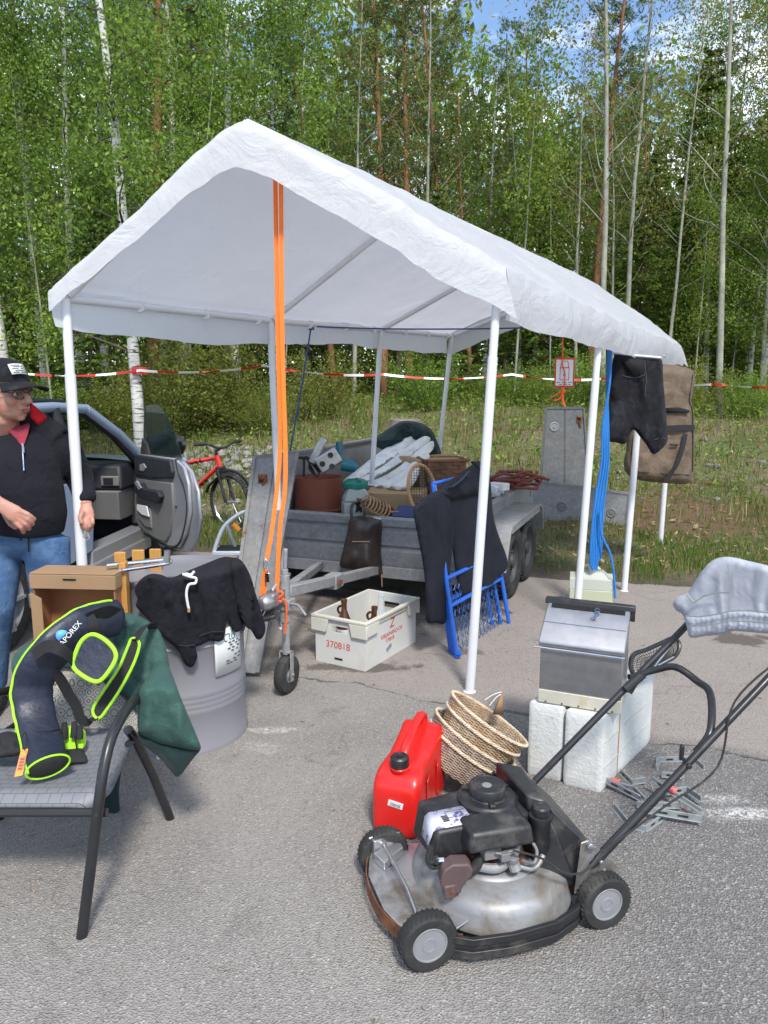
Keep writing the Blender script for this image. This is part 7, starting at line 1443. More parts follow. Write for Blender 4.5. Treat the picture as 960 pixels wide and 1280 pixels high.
for y in (948, 952, 956, 960): padded(mb, [(25.5 - (y - 948) * .25, y), (30.5 - (y - 948) * .25, y - .5), (30 - (y - 948) * .25, y + 1.4), (25 - (y - 948) * .25, y + 1.8)], lambda x, y2: 2.186 + (960 - y2) * .001, .001)
obj('digits', mb, M['red_ink'], ff, world=True)
mb = MB(); mb.tube(catmull([D(31, 938, 2.19), D(27, 925, 2.22), D(32, 915, 2.30), D(34, 932, 2.22)], 4), .0015, 5); obj('string', mb, M['strap_black'], tg, world=True)

# ================================================================ WOODEN BENCH, CARDBOARD BOX, CHROME ROD
wb = thing('slatted_bench', 'pine bench with upright orange toned slats left of the grey drum', 'bench', (-1.40, 3.3, 0))
for x0_, x1_, y0_, Yb in ((143, 157, 690, 3.50), (165, 180, 687, 3.48), (187, 201, 686, 3.46)):
    a, b_ = D(x0_, y0_, Yb), D(x1_, y0_, Yb); mb = MB(); mb.box(((a.x + b_.x) / 2, Yb, a.z / 2 + .01), (b_.x - a.x, .02, a.z - .02)); obj('slat', mb, M['pine_wood'], wb, world=True, bevel=.004)
zb = D(90, 722, 3.05).z - .31
mb = MB(); a = D(154, 702, 3.12); mb.box((a.x, 3.12, a.z * .5 + .19), (.028, .045, a.z - .38)); obj('post', mb, M['pine_wood'], wb, world=True, bevel=.004)
for z in (.30, .62): mb = MB(); mb.box((-1.20, 3.515, z), (.30, .02, .06)); obj('crossbar', mb, M['pine_wood'], wb, world=True, bevel=.004)
mb = MB()
for k in range(4): mb.box((-1.30, 3.03 + .10 * k, zb - .014), (.25, .088, .024))
obj('seat', mb, M['pine_wood'], wb, world=True, bevel=.004)
mb = MB(); mb.box(D(150, 716, 3.10), (.02, .02, .03)); obj('hinge', mb, M['steel'], wb, world=True, bevel=.003)
for x, y in ((-1.40, 3.05), (-1.20, 3.05), (-1.40, 3.32), (-1.20, 3.32)): mb = MB(); mb.box((x, y, (zb - .028) / 2), (.04, .04, zb - .028)); obj('leg', mb, M['pine_wood'], wb, world=True, bevel=.004)
cbx = D(91, 722, 3.05); bxw = .355
cbo = thing('cardboard_box', 'open brown cardboard box with its mouth facing the camera behind the chair', 'cardboard box', (cbx.x, 3.05, zb), R(-4))
hB = cbx.z - zb + .012
BDp = .13
mb = MB(); mb.box((0, BDp / 2, hB - .003), (bxw, BDp, .006)); mb.box((0, BDp - .003, hB / 2), (bxw, .006, hB)); mb.box((-bxw / 2 + .003, BDp / 2, hB / 2), (.006, BDp, hB)); mb.box((bxw / 2 - .003, BDp / 2, hB / 2), (.006, BDp, hB)); mb.box((0, BDp / 2, .003), (bxw, BDp, .006)); obj('walls', mb, M['cardboard_inside'], cbo)
mb = MB(); mb.box((0, -.006, hB - .03), (bxw + .014, .008, .060)); mb.box((0, BDp / 2, hB + .004), (bxw + .014, BDp + .01, .006)); mb.box((bxw / 2 + .005, BDp / 2, hB - .03), (.006, BDp + .01, .058)); obj('lid', mb, M['cardboard'], cbo, bevel=.002)
mb = MB(); mb.box((-.01, -.0115, hB - .018), (.055, .004, .007)); obj('slot', mb, M['hole_shade'], cbo)
mb = MB(); mb.prism([(-bxw / 2 - .002, .0), (-bxw / 2 + .045, .02), (-bxw / 2 + .045, hB - .10), (-bxw / 2 - .002, hB - .075)], (0, .004, 0), (0, -.02, 0), (1, 0, 0), (0, 0, 1)); obj('flap', mb, M['cardboard'], cbo)
cr2 = thing('chrome_rod', 'bent chrome rod lying across the pine slats', 'rod', tuple(D(180, 706, 3.10)))
mb = MB(); mb.tube([D(133, 707, 3.10), D(203, 700, 3.22)], .010, 12); mb.tube(catmull([D(152, 713, 3.08), D(200, 706, 3.20), D(210, 704, 3.22), D(213, 701, 3.24), D(207, 700, 3.25)], 5), .009, 12); obj('rods', mb, M['chrome'], cr2, world=True)
mb = MB(); mb.tube([D(209, 703, 3.22), D(209, 688, 3.22)], .014, 14); obj('knob', mb, M['steel'], cr2, world=True)

# ================================================================ MAN
mn = thing('person', 'man in a black cap and dark fleece standing behind the front left tent pole', 'person', (-1.75, 3.62, 0))
H0 = D(8, 490, 3.55); HS = 1.14; hf = Vector((.945, -.325, -.05)).normalized(); hs = Vector((.325, .945, 0)).normalized(); hu = hf.cross(hs).normalized(); hu = hu if hu.z > 0 else -hu
HM = Matrix((hs * HS, hf * HS, hu * HS)).transposed()
def hp(s, f, u): return H0 + (hs * s + hf * f + hu * u) * HS
mb = MB()
mb.ball(hp(0, -.012, .035), (.076, .096, .088), 20, HM); mb.ball(hp(0, .020, -.035), (.064, .074, .080), 20, HM); mb.ball(hp(0, .040, -.078), (.046, .050, .034), 16, HM); mb.ball(hp(0, .066, -.098), (.022, .020, .017), 12, HM)
for s in (-1, 1): mb.ball(hp(s * .036, .062, -.030), (.026, .026, .026), 12, HM); mb.ball(hp(s * .076, -.012, -.022), (.010, .024, .034), 12, HM); mb.ball(hp(s * .030, .080, .012), (.026, .016, .010), 10, HM)
mb.tube([hp(0, .088, .008), hp(0, .106, -.014), hp(0, .114, -.030), hp(0, .094, -.040)], [.012, .016, .020, .014], 12); mb.ball(hp(-.013, .096, -.034), .011, 8); mb.ball(hp(.013, .096, -.034), .011, 8)
mb.ball(hp(0, .088, -.062), (.026, .012, .008), 12, HM); mb.ball(hp(0, .086, -.073), (.022, .011, .008), 12, HM)
nb_ = D(12, 548, 3.66); mb.tube([hp(0, -.02, -.05), hp(0, -.025, -.10), nb_], [.058, .060, .075], 20)
TC = [D(26, 668, 3.62), D(26, 640, 3.60), D(20, 600, 3.60), D(14, 566, 3.62), D(12, 546, 3.65)]
mb.tube(TC, [.15, .16, .17, .17, .10], 24, ry=[.10, .11, .11, .10, .07], up=(0, -1, 0))
Lsh, Lel, Lwr = D(70, 560, 3.68), D(101, 600, 3.74), D(107, 632, 3.64); Rsh, Rel, Rwr = D(-44, 562, 3.66), D(-66, 612, 3.56), D(-4, 627, 3.30)
mb.tube([Lsh, Lel, Lwr], [.055, .045, .031], 14); mb.tube([Rsh, Rel, Rwr], [.055, .045, .031], 14)
Lhip, Lkn, Lan = D(58, 672, 3.62), D(64, 758, 3.58), D(66, 846, 3.66); Rhip, Rkn, Ran = D(0, 672, 3.62), D(-4, 758, 3.54), D(-10, 850, 3.60)
for a, b, c in ((Lhip, Lkn, Lan), (Rhip, Rkn, Ran)): mb.tube([a, b, c], [.085, .058, .042], 16)
# right hand, back of the hand to the camera, fingers curled down
mb.tube([Rwr, D(6, 634, 3.29), D(18, 642, 3.28), D(25, 647, 3.285)], [.028, .033, .040, .034], 16, ry=[.022, .020, .018, .014], up=(0, -1, .2))
for k, (a, b, c) in enumerate((((24, 638), (35, 643), (44, 650)), ((25, 643), (35, 649), (42, 656)), ((23, 648), (32, 655), (37, 662)), ((19, 652), (26, 659), (30, 666)))): mb.tube(catmull([D(*a, 3.285), D(*b, 3.275), D(*c, 3.305)], 3), [.0125, .0125, .012, .0115, .011, .0105, .0095], 10)
mb.tube(catmull([D(6, 641, 3.30), D(13, 655, 3.325), D(22, 661, 3.335)], 3), [.016, .015, .013, .012, .011, .010, .009], 10)
# left hand hanging, holding keys
mb.tube([Lwr, D(108, 640, 3.62), D(109, 648, 3.61)], [.028, .036, .036], 16, ry=[.022, .019, .016], up=(.3, -1, 0))
for k, (a, b, c) in enumerate((((103, 648), (102, 656), (105, 662)), ((107, 650), (107, 659), (108, 665)), ((111, 650), (112, 658), (111, 664)), ((115, 647), (116, 654), (114, 660)))): mb.tube(catmull([D(*a, 3.60), D(*b, 3.585), D(*c, 3.61)], 3), [.0115, .011, .0105, .010, .0095, .009, .0085], 10)
mb.tube(catmull([D(104, 639, 3.60), D(100, 648, 3.58), D(103, 655, 3.575)], 3), [.015, .014, .013, .012, .011, .010, .009], 10)
obj('body', mb, M['skin'], mn, world=True, remesh=.0052, relax=3)
mb = MB()
for s in (-1, 1): mb.ball(hp(s * .031, .078, -.003), (.013, .010, .009), 12, HM)
ey = obj('eyes', mb, M['paper'], mn, world=True); mb = MB()
for s in (-1, 1): mb.ball(hp(s * .031, .0868, -.003), (.006, .003, .006), 10, HM)
obj('irises', mb, M['dark_bark'], ey, world=True)
mb = MB(); mb.ball(hp(0, -.040, -.006), (.080, .075, .058), 18, HM)
for s in (-1, 1): mb.ball(hp(s * .074, .012, -.010), (.007, .014, .026), 10, HM)
obj('hair', mb, M['hair'], mn, world=True)
mb = MB()
for s in (-1, 1):
    mb.tube([hp(s * .033 + .026 * math.cos(a), .104 - .012 * abs(math.cos(a)) * (1 if math.cos(a) * s > 0 else .2), -.004 + .019 * math.sin(a)) for a in [i * .314 for i in range(20)]], .0022, 6, closed=True); mb.tube([hp(s * .060, .094, .002), hp(s * .080, .04, .004), hp(s * .083, -.02, -.002)], .0022, 6)
mb.tube([hp(-.008, .106, .0), hp(0, .110, .003), hp(.008, .106, 0)], .0022, 6); gls = obj('glasses', mb, M['black_plastic'], mn, world=True)
mb = MB()
for s in (-1, 1): c = hp(s * .033, .100, -.004); mb = MB(); mb.add([c] + [c + hs * (.025 * math.cos(a)) + hu * (.018 * math.sin(a)) for a in [i * .314 for i in range(20)]], [(0, 1 + i, 1 + (i + 1) % 20) for i in range(20)]); obj('lens', mb, M['lens_glass'], gls, world=True)
mb = MB(); mb.ball(hp(0, .0985, -.0655), (.023, .005, .0045), 10, HM); mb.ball(hp(0, .0965, -.0735), (.019, .006, .005), 10, HM); obj('lips', mb, mat('lips', (.33, .11, .09), .5), mn, world=True)
for s in (-1, 1): mb = MB(); mb.tube([hp(s * .014, .098, .020), hp(s * .034, .096, .025), hp(s * .052, .082, .018)], [.003, .0045, .003], 6); obj('eyebrow', mb, M['hair'], mn, world=True)
# cap
mb = MB(); CM = HM @ Matrix.Rotation(R(4), 3, 'X')
prof = [(.001, .118), (.030, .115), (.058, .104), (.078, .082), (.088, .052), (.091, .022)]
mb.lathe([(r_, z + .018) for r_, z in prof[::-1]], hp(0, -.008, .0), 36, CM @ Matrix.Diagonal((.93, 1.13, 1)))
obj('cap_crown', mb, M['denim_black'], mn, world=True, solid=.004, smooth=70); mb = MB()
def brim(u, v): a = R(-62) + R(124) * u; r0_, r1_ = .095, .168; fr = .35 + .65 * math.cos(a * .8); r_ = r0_ + (r1_ - r0_) * v * fr; x = r_ * math.sin(a) * .88; y = r0_ * math.cos(a) * 1.06 + (r1_ - r0_) * v * fr; return hp(0, -.008, 0) + CM @ Vector((x, y, .038 - .020 * v - .35 * x * x * 4))
mb.grid(brim, 20, 8); obj('cap_brim', mb, M['denim_black'], mn, world=True, solid=.006)
c = hp(0, -.008, 0) + CM @ Vector((-.018, .096, .088)); un = (CM @ Vector((.95, .22, .10))).normalized(); un = (D(27, 466, 3.5) - D(8, 472, 3.5)).normalized(); zn = (CM @ Vector((-.25, .85, .45))).normalized()
pm = face_matrix(c, CM @ Vector((-1, -.12, 0)), CM @ Vector((-.12, .88, .45)))
def patch(mb, x0_, y0_, x1_, y1_, e):
    mb.grid(lambda u, v: pm @ Vector((x0_ + (x1_ - x0_) * u, y0_ + (y1_ - y0_) * v, e - 5.5 * (x0_ + (x1_ - x0_) * u) ** 2)), 6, 2)
mb = MB(); patch(mb, -.040, -.026, .040, .026, .006); pa = obj('cap_patch', mb, M['paper'], mn, world=True, solid=.003); mb = MB()
for x0_, x1_, y0_ in ((-.034, -.006, .016), (.004, .032, .016), (-.034, .020, .007), (-.034, -.010, -.003), (.0, .032, -.003), (-.034, .026, -.012), (-.034, -.02, -.020), (-.01, .03, -.020)): patch(mb, x0_, y0_, x1_, y0_ + .0045, .0082)
obj('patch_print', mb, M['dark_ink'], pa, world=True)
# jacket
mb = MB()
mb.tube([D(26, 660, 3.60), D(26, 640, 3.59), D(23, 615, 3.58), D(18, 585, 3.60), D(14, 562, 3.64), D(13, 546, 3.67)], [.205, .218, .215, .215, .20, .105], 28, ry=[.150, .165, .155, .150, .125, .085], up=(0, -1, 0))
mb.tube([D(62, 556, 3.67), D(82, 566, 3.69), Lel, D(106, 622, 3.67)], [.085, .085, .068, .054], 18); mb.tube([D(22, 530, 3.70), D(46, 533, 3.67), D(74, 553, 3.67)], [.07, .075, .085], 16); mb.tube([D(38, 528, 3.63), D(58, 538, 3.64)], [.05, .06], 14); mb.tube([D(4, 532, 3.70), D(-12, 536, 3.67), D(-40, 555, 3.66)], [.07, .075, .085], 16); mb.tube([D(-34, 556, 3.66), D(-52, 570, 3.65), Rel, D(-10, 624, 3.33)], [.080, .080, .068, .052], 18)
mb.tube([D(106, 620, 3.67), D(106.5, 628, 3.66)], [.056, .050], 18)
obj('fleece', mb, M['black_cloth'], mn, world=True, remesh=.012, relax=6)
Yc = 3.475
obj('shirt', cloth([(-4, 527), (8, 531), (22, 533), (36, 529), (36, 537), (33, 548), (28, 558), (21, 550), (12, 541), (0, 534)], lambda x, y: 3.578 - (y - 530) * .0027, .008, .07, 14, ((.004, .1, .08),), 91, 3), M['red_shirt'], mn, world=True, smooth=80)
obj('collar', cloth([(37, 503), (42, 506), (50, 513), (59, 522), (54, 528), (48, 532), (43, 527), (38, 521)], lambda x, y: 3.555 + (x - 40) * .0035, .015, .05, 8, ((.003, .1, .1),), 92, 2.5), M['red_fleece'], mn, world=True, smooth=80)
obj('collar', cloth([(-14, 514), (-6, 518), (2, 524), (4, 535), (-4, 538), (-14, 530)], lambda x, y: 3.55, .015, .05, 8, ((.003, .1, .1),), 93, 2.5), M['red_fleece'], mn, world=True, smooth=80)
mb = MB(); mb.ribbon([D(28, 554, 3.506), D(29, 572, 3.462), D(30, 588, 3.448)], .005, .003, (1, 0, 0)); mb.tube([D(29, 556, 3.49), D(30, 566, 3.465)], .004, 8); obj('zip', mb, M['chrome'], mn, world=True)
mb = MB()
mb.tube([D(26, 664, 3.61), D(28, 650, 3.60)], [.185, .175], 26, ry=[.135, .13], up=(0, -1, 0)); mb.ball(D(28, 668, 3.61), (.185, .13, .12), 20)
for a, b, c in ((Lhip, Lkn, Lan), (Rhip, Rkn, Ran)): mb.tube([a, a.lerp(b, .5), b, b.lerp(c, .5), c + Vector((0, 0, -.03))], [.110, .102, .084, .074, .068], 20)
obj('jeans', mb, M['denim_blue'], mn, world=True, remesh=.012, relax=5)
mb = MB(); mb.tube([D(35, 660, 3.474), D(36, 690, 3.495)], .004, 6); mb.ribbon([D(24, 662, 3.47), D(26, 676, 3.472)], .008, .003, (1, 0, 0)); obj('fly_seam', mb, M['denim_black'], mn, world=True)
for an, dx_ in ((Lan, .35), (Ran, .15)):
    mb = MB(); mb.tube([Vector((an.x, an.y + .07, .045)), Vector((an.x, an.y, .05)), Vector((an.x + dx_ * .12, an.y - .12, .04)), Vector((an.x + dx_ * .2, an.y - .18, .03))], [.04, .046, .05, .03], 16, ry=[.045, .05, .038, .025]); mb.tube([Vector((an.x, an.y + .01, .05)), Vector((an.x, an.y + .01, .12))], [.046, .042], 14); obj('shoe', mb, M['black_rubber'], mn, world=True, remesh=.010, relax=3)
k2 = thing('car_keys', 'small silver bunch of keys held in the hand of the man', 'keys', tuple(D(108, 668, 3.60)))
mb = MB(); mb.tube([D(108, 662, 3.59) + Vector((.011 * math.cos(a), 0, .013 * math.sin(a))) for a in [i * .628 for i in range(10)]], .0018, 6, closed=True); mb.box(D(106, 668, 3.585), (.012, .004, .035), Matrix.Rotation(.3, 3, 'Y')); mb.box(D(111, 669, 3.58), (.010, .004, .032), Matrix.Rotation(-.3, 3, 'Y')); mb.tube([D(109, 672, 3.58) + Vector((.012 * math.cos(a), 0, .010 * math.sin(a))) for a in [i * .628 for i in range(10)]], .003, 6, closed=True); obj('key', mb, M['chrome'], k2, world=True)

# ================================================================ CAR
cl = Vector((-2.10, 6.55, 0)); crz_ = R(-5.2)
car = thing('parked_car', 'silver blue estate car parked at left with its front door open', 'car', tuple(cl), crz_)
BW_ = 1.72
def side_poly(mb, poly, x, th): mb.prism(poly, (th, 0, 0), (x, 0, 0), (0, 1, 0), (0, 0, 1))
def arch(yc, r_, a0, a1, n=12): return [(yc + r_ * math.cos(a0 + (a1 - a0) * i / n), .31 + r_ * math.sin(a0 + (a1 - a0) * i / n)) for i in range(n + 1)]
rear_q = [(-1.02, .42), (-.985, .60), (-1.00, .80), (-1.06, .95), (-3.10, .95), (-3.16, .62), (-3.12, .36)] + arch(-2.1, .37, math.pi, 0)[0:13] + [(-1.70, .36)]
fend = [(.02, .42), (.02, .96), (.55, .94), (1.05, .86), (1.24, .66), (1.26, .34)] + arch(.46, .36, 0, math.pi) + [(.06, .34)]
mb = MB()
for x in (-.05, -BW_): side_poly(mb, rear_q, x, .05)
for x in (-.05, -BW_): side_poly(mb, fend, x, .05)
side_poly(mb, [(.02, .42), (.02, .95), (-1.02, .95), (-.98, .6), (-1.02, .42)], -BW_, .05)
mb.grid(lambda u, v: Vector((-.03 - 1.66 * u, .10 + 1.16 * v, .965 + .05 * math.sin(math.pi * u) - .06 * v - .06 * v ** 3)), 14, 10)
mb.prism([(-.03, .30), (-1.69, .30), (-1.66, .90), (-.06, .90)], (0, -.05, 0), (0, 1.27, 0), (1, 0, 0), (0, 0, 1)); mb.prism([(-.03, .30), (-1.69, .30), (-1.66, .95), (-.06, .95)], (0, .05, 0), (0, -3.15, 0), (1, 0, 0), (0, 0, 1))
mb.grid(lambda u, v: Vector((-.20 - 1.32 * u, -.60 - 2.35 * v, 1.475 + .045 * math.sin(math.pi * u) - .05 * (2 * v - 1) ** 2)), 16, 16)
mir = lambda x: -BW_ - x
for f in (lambda x: x, mir):
    for p, r_ in (([(-.05, .22, .93), (-.13, -.20, 1.24), (-.20, -.60, 1.455)], .042), ([(-.20, -.60, 1.455), (-.19, -1.1, 1.485), (-.19, -1.9, 1.48), (-.22, -2.9, 1.44)], .038), ([(-.05, -2.08, .95), (-.19, -2.12, 1.47)], .035), ([(-.07, -3.08, .95), (-.24, -2.90, 1.44)], .05)): mb.tube([(f(a), b, c) for a, b, c in p], r_, 12)
obj('body', mb, M['car_paint'], car, smooth=40)
mb = MB()
for f in (lambda x: x, mir): mb = MB(); mb.tube([(f(-.05), -1.06, .42), (f(-.05), -1.07, .95), (f(-.19), -1.10, 1.47)], .045, 12); mb.tube([(f(-.09), .10, .94), (f(-.16), -.24, 1.22), (f(-.215), -.62, 1.43), (f(-.205), -1.06, 1.455)], .026, 8); mb.tube([(f(-.09), .10, .94), (f(-.085), .03, .70), (f(-.09), -.02, .44)], .035, 8); obj('pillar_trim', mb, M['car_dark_trim'], car)
mb = MB(); mb.box((-.08, -.50, .36), (.16, 1.06, .10)); mb.box((-.005, -.92, .265), (.05, 1.9, .10)); mb.tube([(-.075, .02, .42), (-.07, .06, .70), (-.06, .12, .93)], .03, 8); obj('sill', mb, M['car_silver'], car, bevel=.02, bseg=3)
mb = MB(); mb.box((-.86, -1.4, .27), (1.58, 3.4, .05)); mb.box((-.86, .12, .58), (1.55, .04, .6)); obj('floor', mb, M['car_dark_trim'], car)
mb = MB(); mb.hexa([(-.10, -.24, .76), (-1.62, -.24, .76), (-1.62, .16, .76), (-.10, .16, .76)], [(-.14, -.16, .97), (-1.58, -.16, .97), (-1.58, .22, .98), (-.14, .22, .98)]); obj('dashboard', mb, M['car_dark_trim'], car, bevel=.03, bseg=3)
mb = MB(); mb.hexa([(-.14, -.22, .50), (-.66, -.22, .50), (-.66, .1, .50), (-.14, .1, .50)], [(-.12, -.28, .755), (-.68, -.28, .755), (-.68, .1, .755), (-.12, .1, .755)]); mb.box((-.20, -.245, .84), (.16, .02, .085)); obj('glovebox', mb, M['car_grey_trim'], car, bevel=.02, bseg=3)
mb = MB(); mb.box((-.21, -.258, .84), (.085, .012, .055)); obj('air_vent', mb, M['hole_shade'], car, bevel=.004)
mb = MB(); mb.tube([(-1.30 + .18 * math.cos(a), -.42 + .06 * math.sin(a), .92 + .17 * math.sin(a)) for a in [i * .2618 for i in range(24)]], .014, 8, closed=True); mb.tube([(-1.3, -.2, .85), (-1.3, -.42, .92)], .03, 8); obj('steering_wheel', mb, M['black_plastic'], car)
for x in (-.46, -1.28):
    mb = MB(); mb.hexa([(x - .24, -1.35, .35), (x + .24, -1.35, .35), (x + .24, -.82, .35), (x - .24, -.82, .35)], [(x - .24, -1.35, .55), (x + .24, -1.35, .55), (x + .24, -.82, .58), (x - .24, -.82, .58)]); mb.hexa([(x - .24, -1.50, .5), (x + .24, -1.50, .5), (x + .24, -1.36, .5), (x - .24, -1.36, .5)], [(x - .2, -1.68, 1.12), (x + .2, -1.68, 1.12), (x + .2, -1.58, 1.12), (x - .2, -1.58, 1.12)]); mb.box((x, -1.66, 1.22), (.26, .08, .16)); obj('seat', mb, M['car_dark_trim'], car, bevel=.04, bseg=3)
mb = MB(); mb.grid(lambda u, v: Vector((-.10 - .09 * v - (BW_ - .2 - .18 * v) * u, .16 - .78 * v, .96 + .49 * v)), 8, 8); obj('windscreen', mb, M['car_glass'], car)
for x, f in ((-.05, lambda x: x), (0, mir)):
    for (ya, yb, ta, tb) in ((-1.12, -2.02, -1.14, -2.06), (-2.12, -3.02, -2.16, -2.86)): mb = MB(); mb.add([(f(-.055), ya, .95), (f(-.055), yb, .95), (f(-.195), tb, 1.45), (f(-.195), ta, 1.45)], [(0, 1, 2, 3)]); obj('window', mb, M['car_glass'], car, smooth=0)
mb = MB(); mb.add([(mir(-.055), .10, .95), (mir(-.055), -1.02, .95), (mir(-.195), -1.06, 1.45), (mir(-.195), -.58, 1.44)], [(0, 1, 2, 3)]); obj('window', mb, M['car_glass'], car, smooth=0)
mb = MB(); mb.add([(-.12, -3.12, .95), (-1.6, -3.12, .95), (-1.48, -2.95, 1.42), (-.24, -2.95, 1.42)], [(0, 1, 2, 3)]); obj('rear_window', mb, M['car_glass'], car, smooth=0)
for f in (lambda x: x, mir): mb = MB(); mb.tube(catmull([(f(-.25), -.85, 1.50), (f(-.25), -.95, 1.525), (f(-.25), -1.8, 1.54), (f(-.26), -2.7, 1.52), (f(-.26), -2.82, 1.48)], 5), .018, 8); obj('roof_rail', mb, M['car_dark_trim'], car)
for yc in (-2.1, .46):
    for x, s in ((-.12, 1), (-BW_ + .12, -1)):
        mb = MB(); pf = [(.20, -.09), (.27, -.10), (.30, -.085), (.315, -.06), (.315, .06), (.30, .085), (.27, .10), (.20, .09)]; mb.lathe(pf + [pf[0]], (x, yc, .315), 40, Matrix.Rotation(R(90), 3, 'Y')); wo = obj('wheel', mb, M['black_rubber'], car)
        mb = MB(); Mr = Matrix.Rotation(R(90) * s, 3, 'Y'); mb.lathe([(.205, .04), (.205, .085), (.195, .09), (.19, .05), (.06, .05)], (x, yc, .315), 36, Mr); mb.lathe([(.06, .04), (.055, .085), (0, .088)], (x, yc, .315), 20, Mr)
        for k in range(5):
            a = k * 1.2566; c_, s_ = math.cos(a), math.sin(a); beam(mb, Vector((x + s * .075, yc + c_ * .05, .315 + s_ * .05)), Vector((x + s * .08, yc + c_ * .198, .315 + s_ * .198)), .045, .02)
        obj('rim', mb, M['car_silver'], wo)
        mb = MB(); mb.lathe([(.19, .0), (0, .0)], (x, yc, .315), 24, Mr); obj('brake', mb, M['hole_shade'], wo)
mb = MB(); mb.box((-.86, 1.29, .40), (1.62, .08, .20)); mb.box((-.86, -3.19, .42), (1.64, .10, .22)); obj('bumper', mb, M['car_paint'], car, bevel=.03, bseg=3)
for x in (-.22, -1.5): mb = MB(); mb.box((x, 1.255, .72), (.34, .06, .13)); obj('headlight', mb, M['clear_glass'], car, bevel=.02); mb = MB(); mb.box((x + (.1 if x > -1 else -.1), -3.17, .85), (.16, .05, .22)); obj('tail_light', mb, M['red_plastic'], car, bevel=.02)
# open front door
Yd = lambda x: 6.50 - (x - 172) * .0142
on = Vector((.80, .60, 0))
def slab(mb, pts, d_, off=0.0):
    pl = [D(x, y, Yd(x)) + on * off for x, y in pts]; bk = [p + on * d_ for p in pl]; n = len(pl); a, b, c = pl[0], pl[1], pl[2]
    fs = [tuple(range(n)), tuple(range(2 * n - 1, n - 1, -1))] + [((i + 1) % n, i, n + i, n + (i + 1) % n) for i in range(n)]
    nn = Vector()
    for i in range(n): p, q = pl[i], pl[(i + 1) % n]; nn += p.cross(q)
    if nn.dot(on) > 0: fs = [tuple(reversed(f)) for f in fs]
    mb.add(pl + bk, fs)
mb = MB(); slab(mb, [(171, 567), (200, 571), (218, 573), (228, 583), (234, 605), (236, 640), (231, 668), (222, 685), (206, 683), (186, 672), (172, 660), (168, 640), (169, 600)], .03, .004); dr_ = obj('door', mb, M['car_silver'], car, world=True, bevel=.010)
mb = MB(); slab(mb, [(172, 566), (202, 570), (221, 575), (233, 590), (241, 615), (244, 650), (240, 676), (232, 691), (222, 690), (205, 686), (184, 674), (172, 663)], .03, .036); obj('door_skin', mb, M['car_silver'], dr_, world=True, bevel=.012)
mb = MB(); slab(mb, [(172, 597), (195, 600), (217, 603), (219, 640), (214, 668), (209, 678), (196, 673), (182, 663), (173, 652), (170, 630)], .03, -.018); obj('door_trim', mb, M['car_grey_trim'], dr_, world=True, bevel=.012)
mb = MB(); slab(mb, [(172, 568), (200, 572), (216, 575), (219, 590), (218, 598), (195, 598), (172, 594)], .04, -.03); obj('door_top_trim', mb, M['car_dark_trim'], dr_, world=True, bevel=.012)
mb = MB(); slab(mb, [(177, 607), (184, 603), (188, 610), (206, 613), (209, 620), (206, 629), (196, 626), (182, 620), (176, 614)], .05, -.065); obj('armrest', mb, M['car_dark_trim'], dr_, world=True, bevel=.012)
mb = MB(); slab(mb, [(178, 602), (181, 600), (187, 609), (184, 612)], .02, -.075); slab(mb, [(180, 580), (185, 579), (188, 584), (185, 589), (180, 588)], .012, -.04); obj('door_pull', mb, M['car_silver'], dr_, world=True, bevel=.004)
mb = MB(); slab(mb, [(178, 632), (192, 635), (194, 660), (186, 658), (177, 646)], .03, -.035); pk = obj('door_pocket', mb, M['car_grey_trim'], dr_, world=True, bevel=.008)
mb = MB(); slab(mb, [(178, 630), (190, 632), (193, 645), (184, 642), (178, 636)], .01, -.05); obj('papers', mb, M['paper'], dr_, world=True)
mb = MB(); mb.tube(catmull([D(x, y, Yd(x)) + on * .01 for x, y in ((219, 574), (222, 590), (229, 608), (233, 630), (231, 655), (224, 678), (214, 684), (198, 677), (180, 667))], 5), .014, 8); obj('seal', mb, M['black_rubber'], dr_, world=True)
mb = MB(); mb.box(D(222, 634, Yd(222)) + on * .03, (.10, .02, .02)); mb.box(D(231, 606, Yd(231)) + on * .05, (.02, .02, .03)); obj('latch', mb, M['black_plastic'], dr_, world=True, bevel=.004)
mb = MB(); slab(mb, [(175, 569), (175, 545), (176, 520), (178, 507), (188, 505), (196, 508), (206, 524), (216, 548), (223, 574)], .005, .03); obj('door_glass', mb, M['car_glass'], dr_, world=True)
mb = MB(); mb.tube([D(175.5, 567, Yd(175)) + on * .03, D(176, 530, Yd(176)) + on * .03, D(177, 508, Yd(177)) + on * .03], .006, 6); slab(mb, [(174, 569), (176, 548), (181, 555), (185, 571)], .04, .01); obj('glass_edge', mb, M['black_rubber'], dr_, world=True)
mo = .24
mb = MB(); slab(mb, [(172, 548), (177, 543), (202, 543), (209, 548), (211, 560), (208, 569), (192, 573), (176, 566)], .09, .06); mi_ = obj('wing_mirror', mb, M['black_plastic'], car, world=True, bevel=.02, bseg=3)
mb = MB(); slab(mb, [(176, 549), (180, 546), (199, 546), (203, 550), (202, 565), (193, 568), (179, 563)], .006, .048); obj('mirror_glass', mb, M['mirror'], mi_, world=True)
mb = MB(); slab(mb, [(206, 552), (215, 553), (216, 557), (207, 558)], .05, .08); obj('mirror_foot', mb, M['black_plastic'], mi_, world=True)

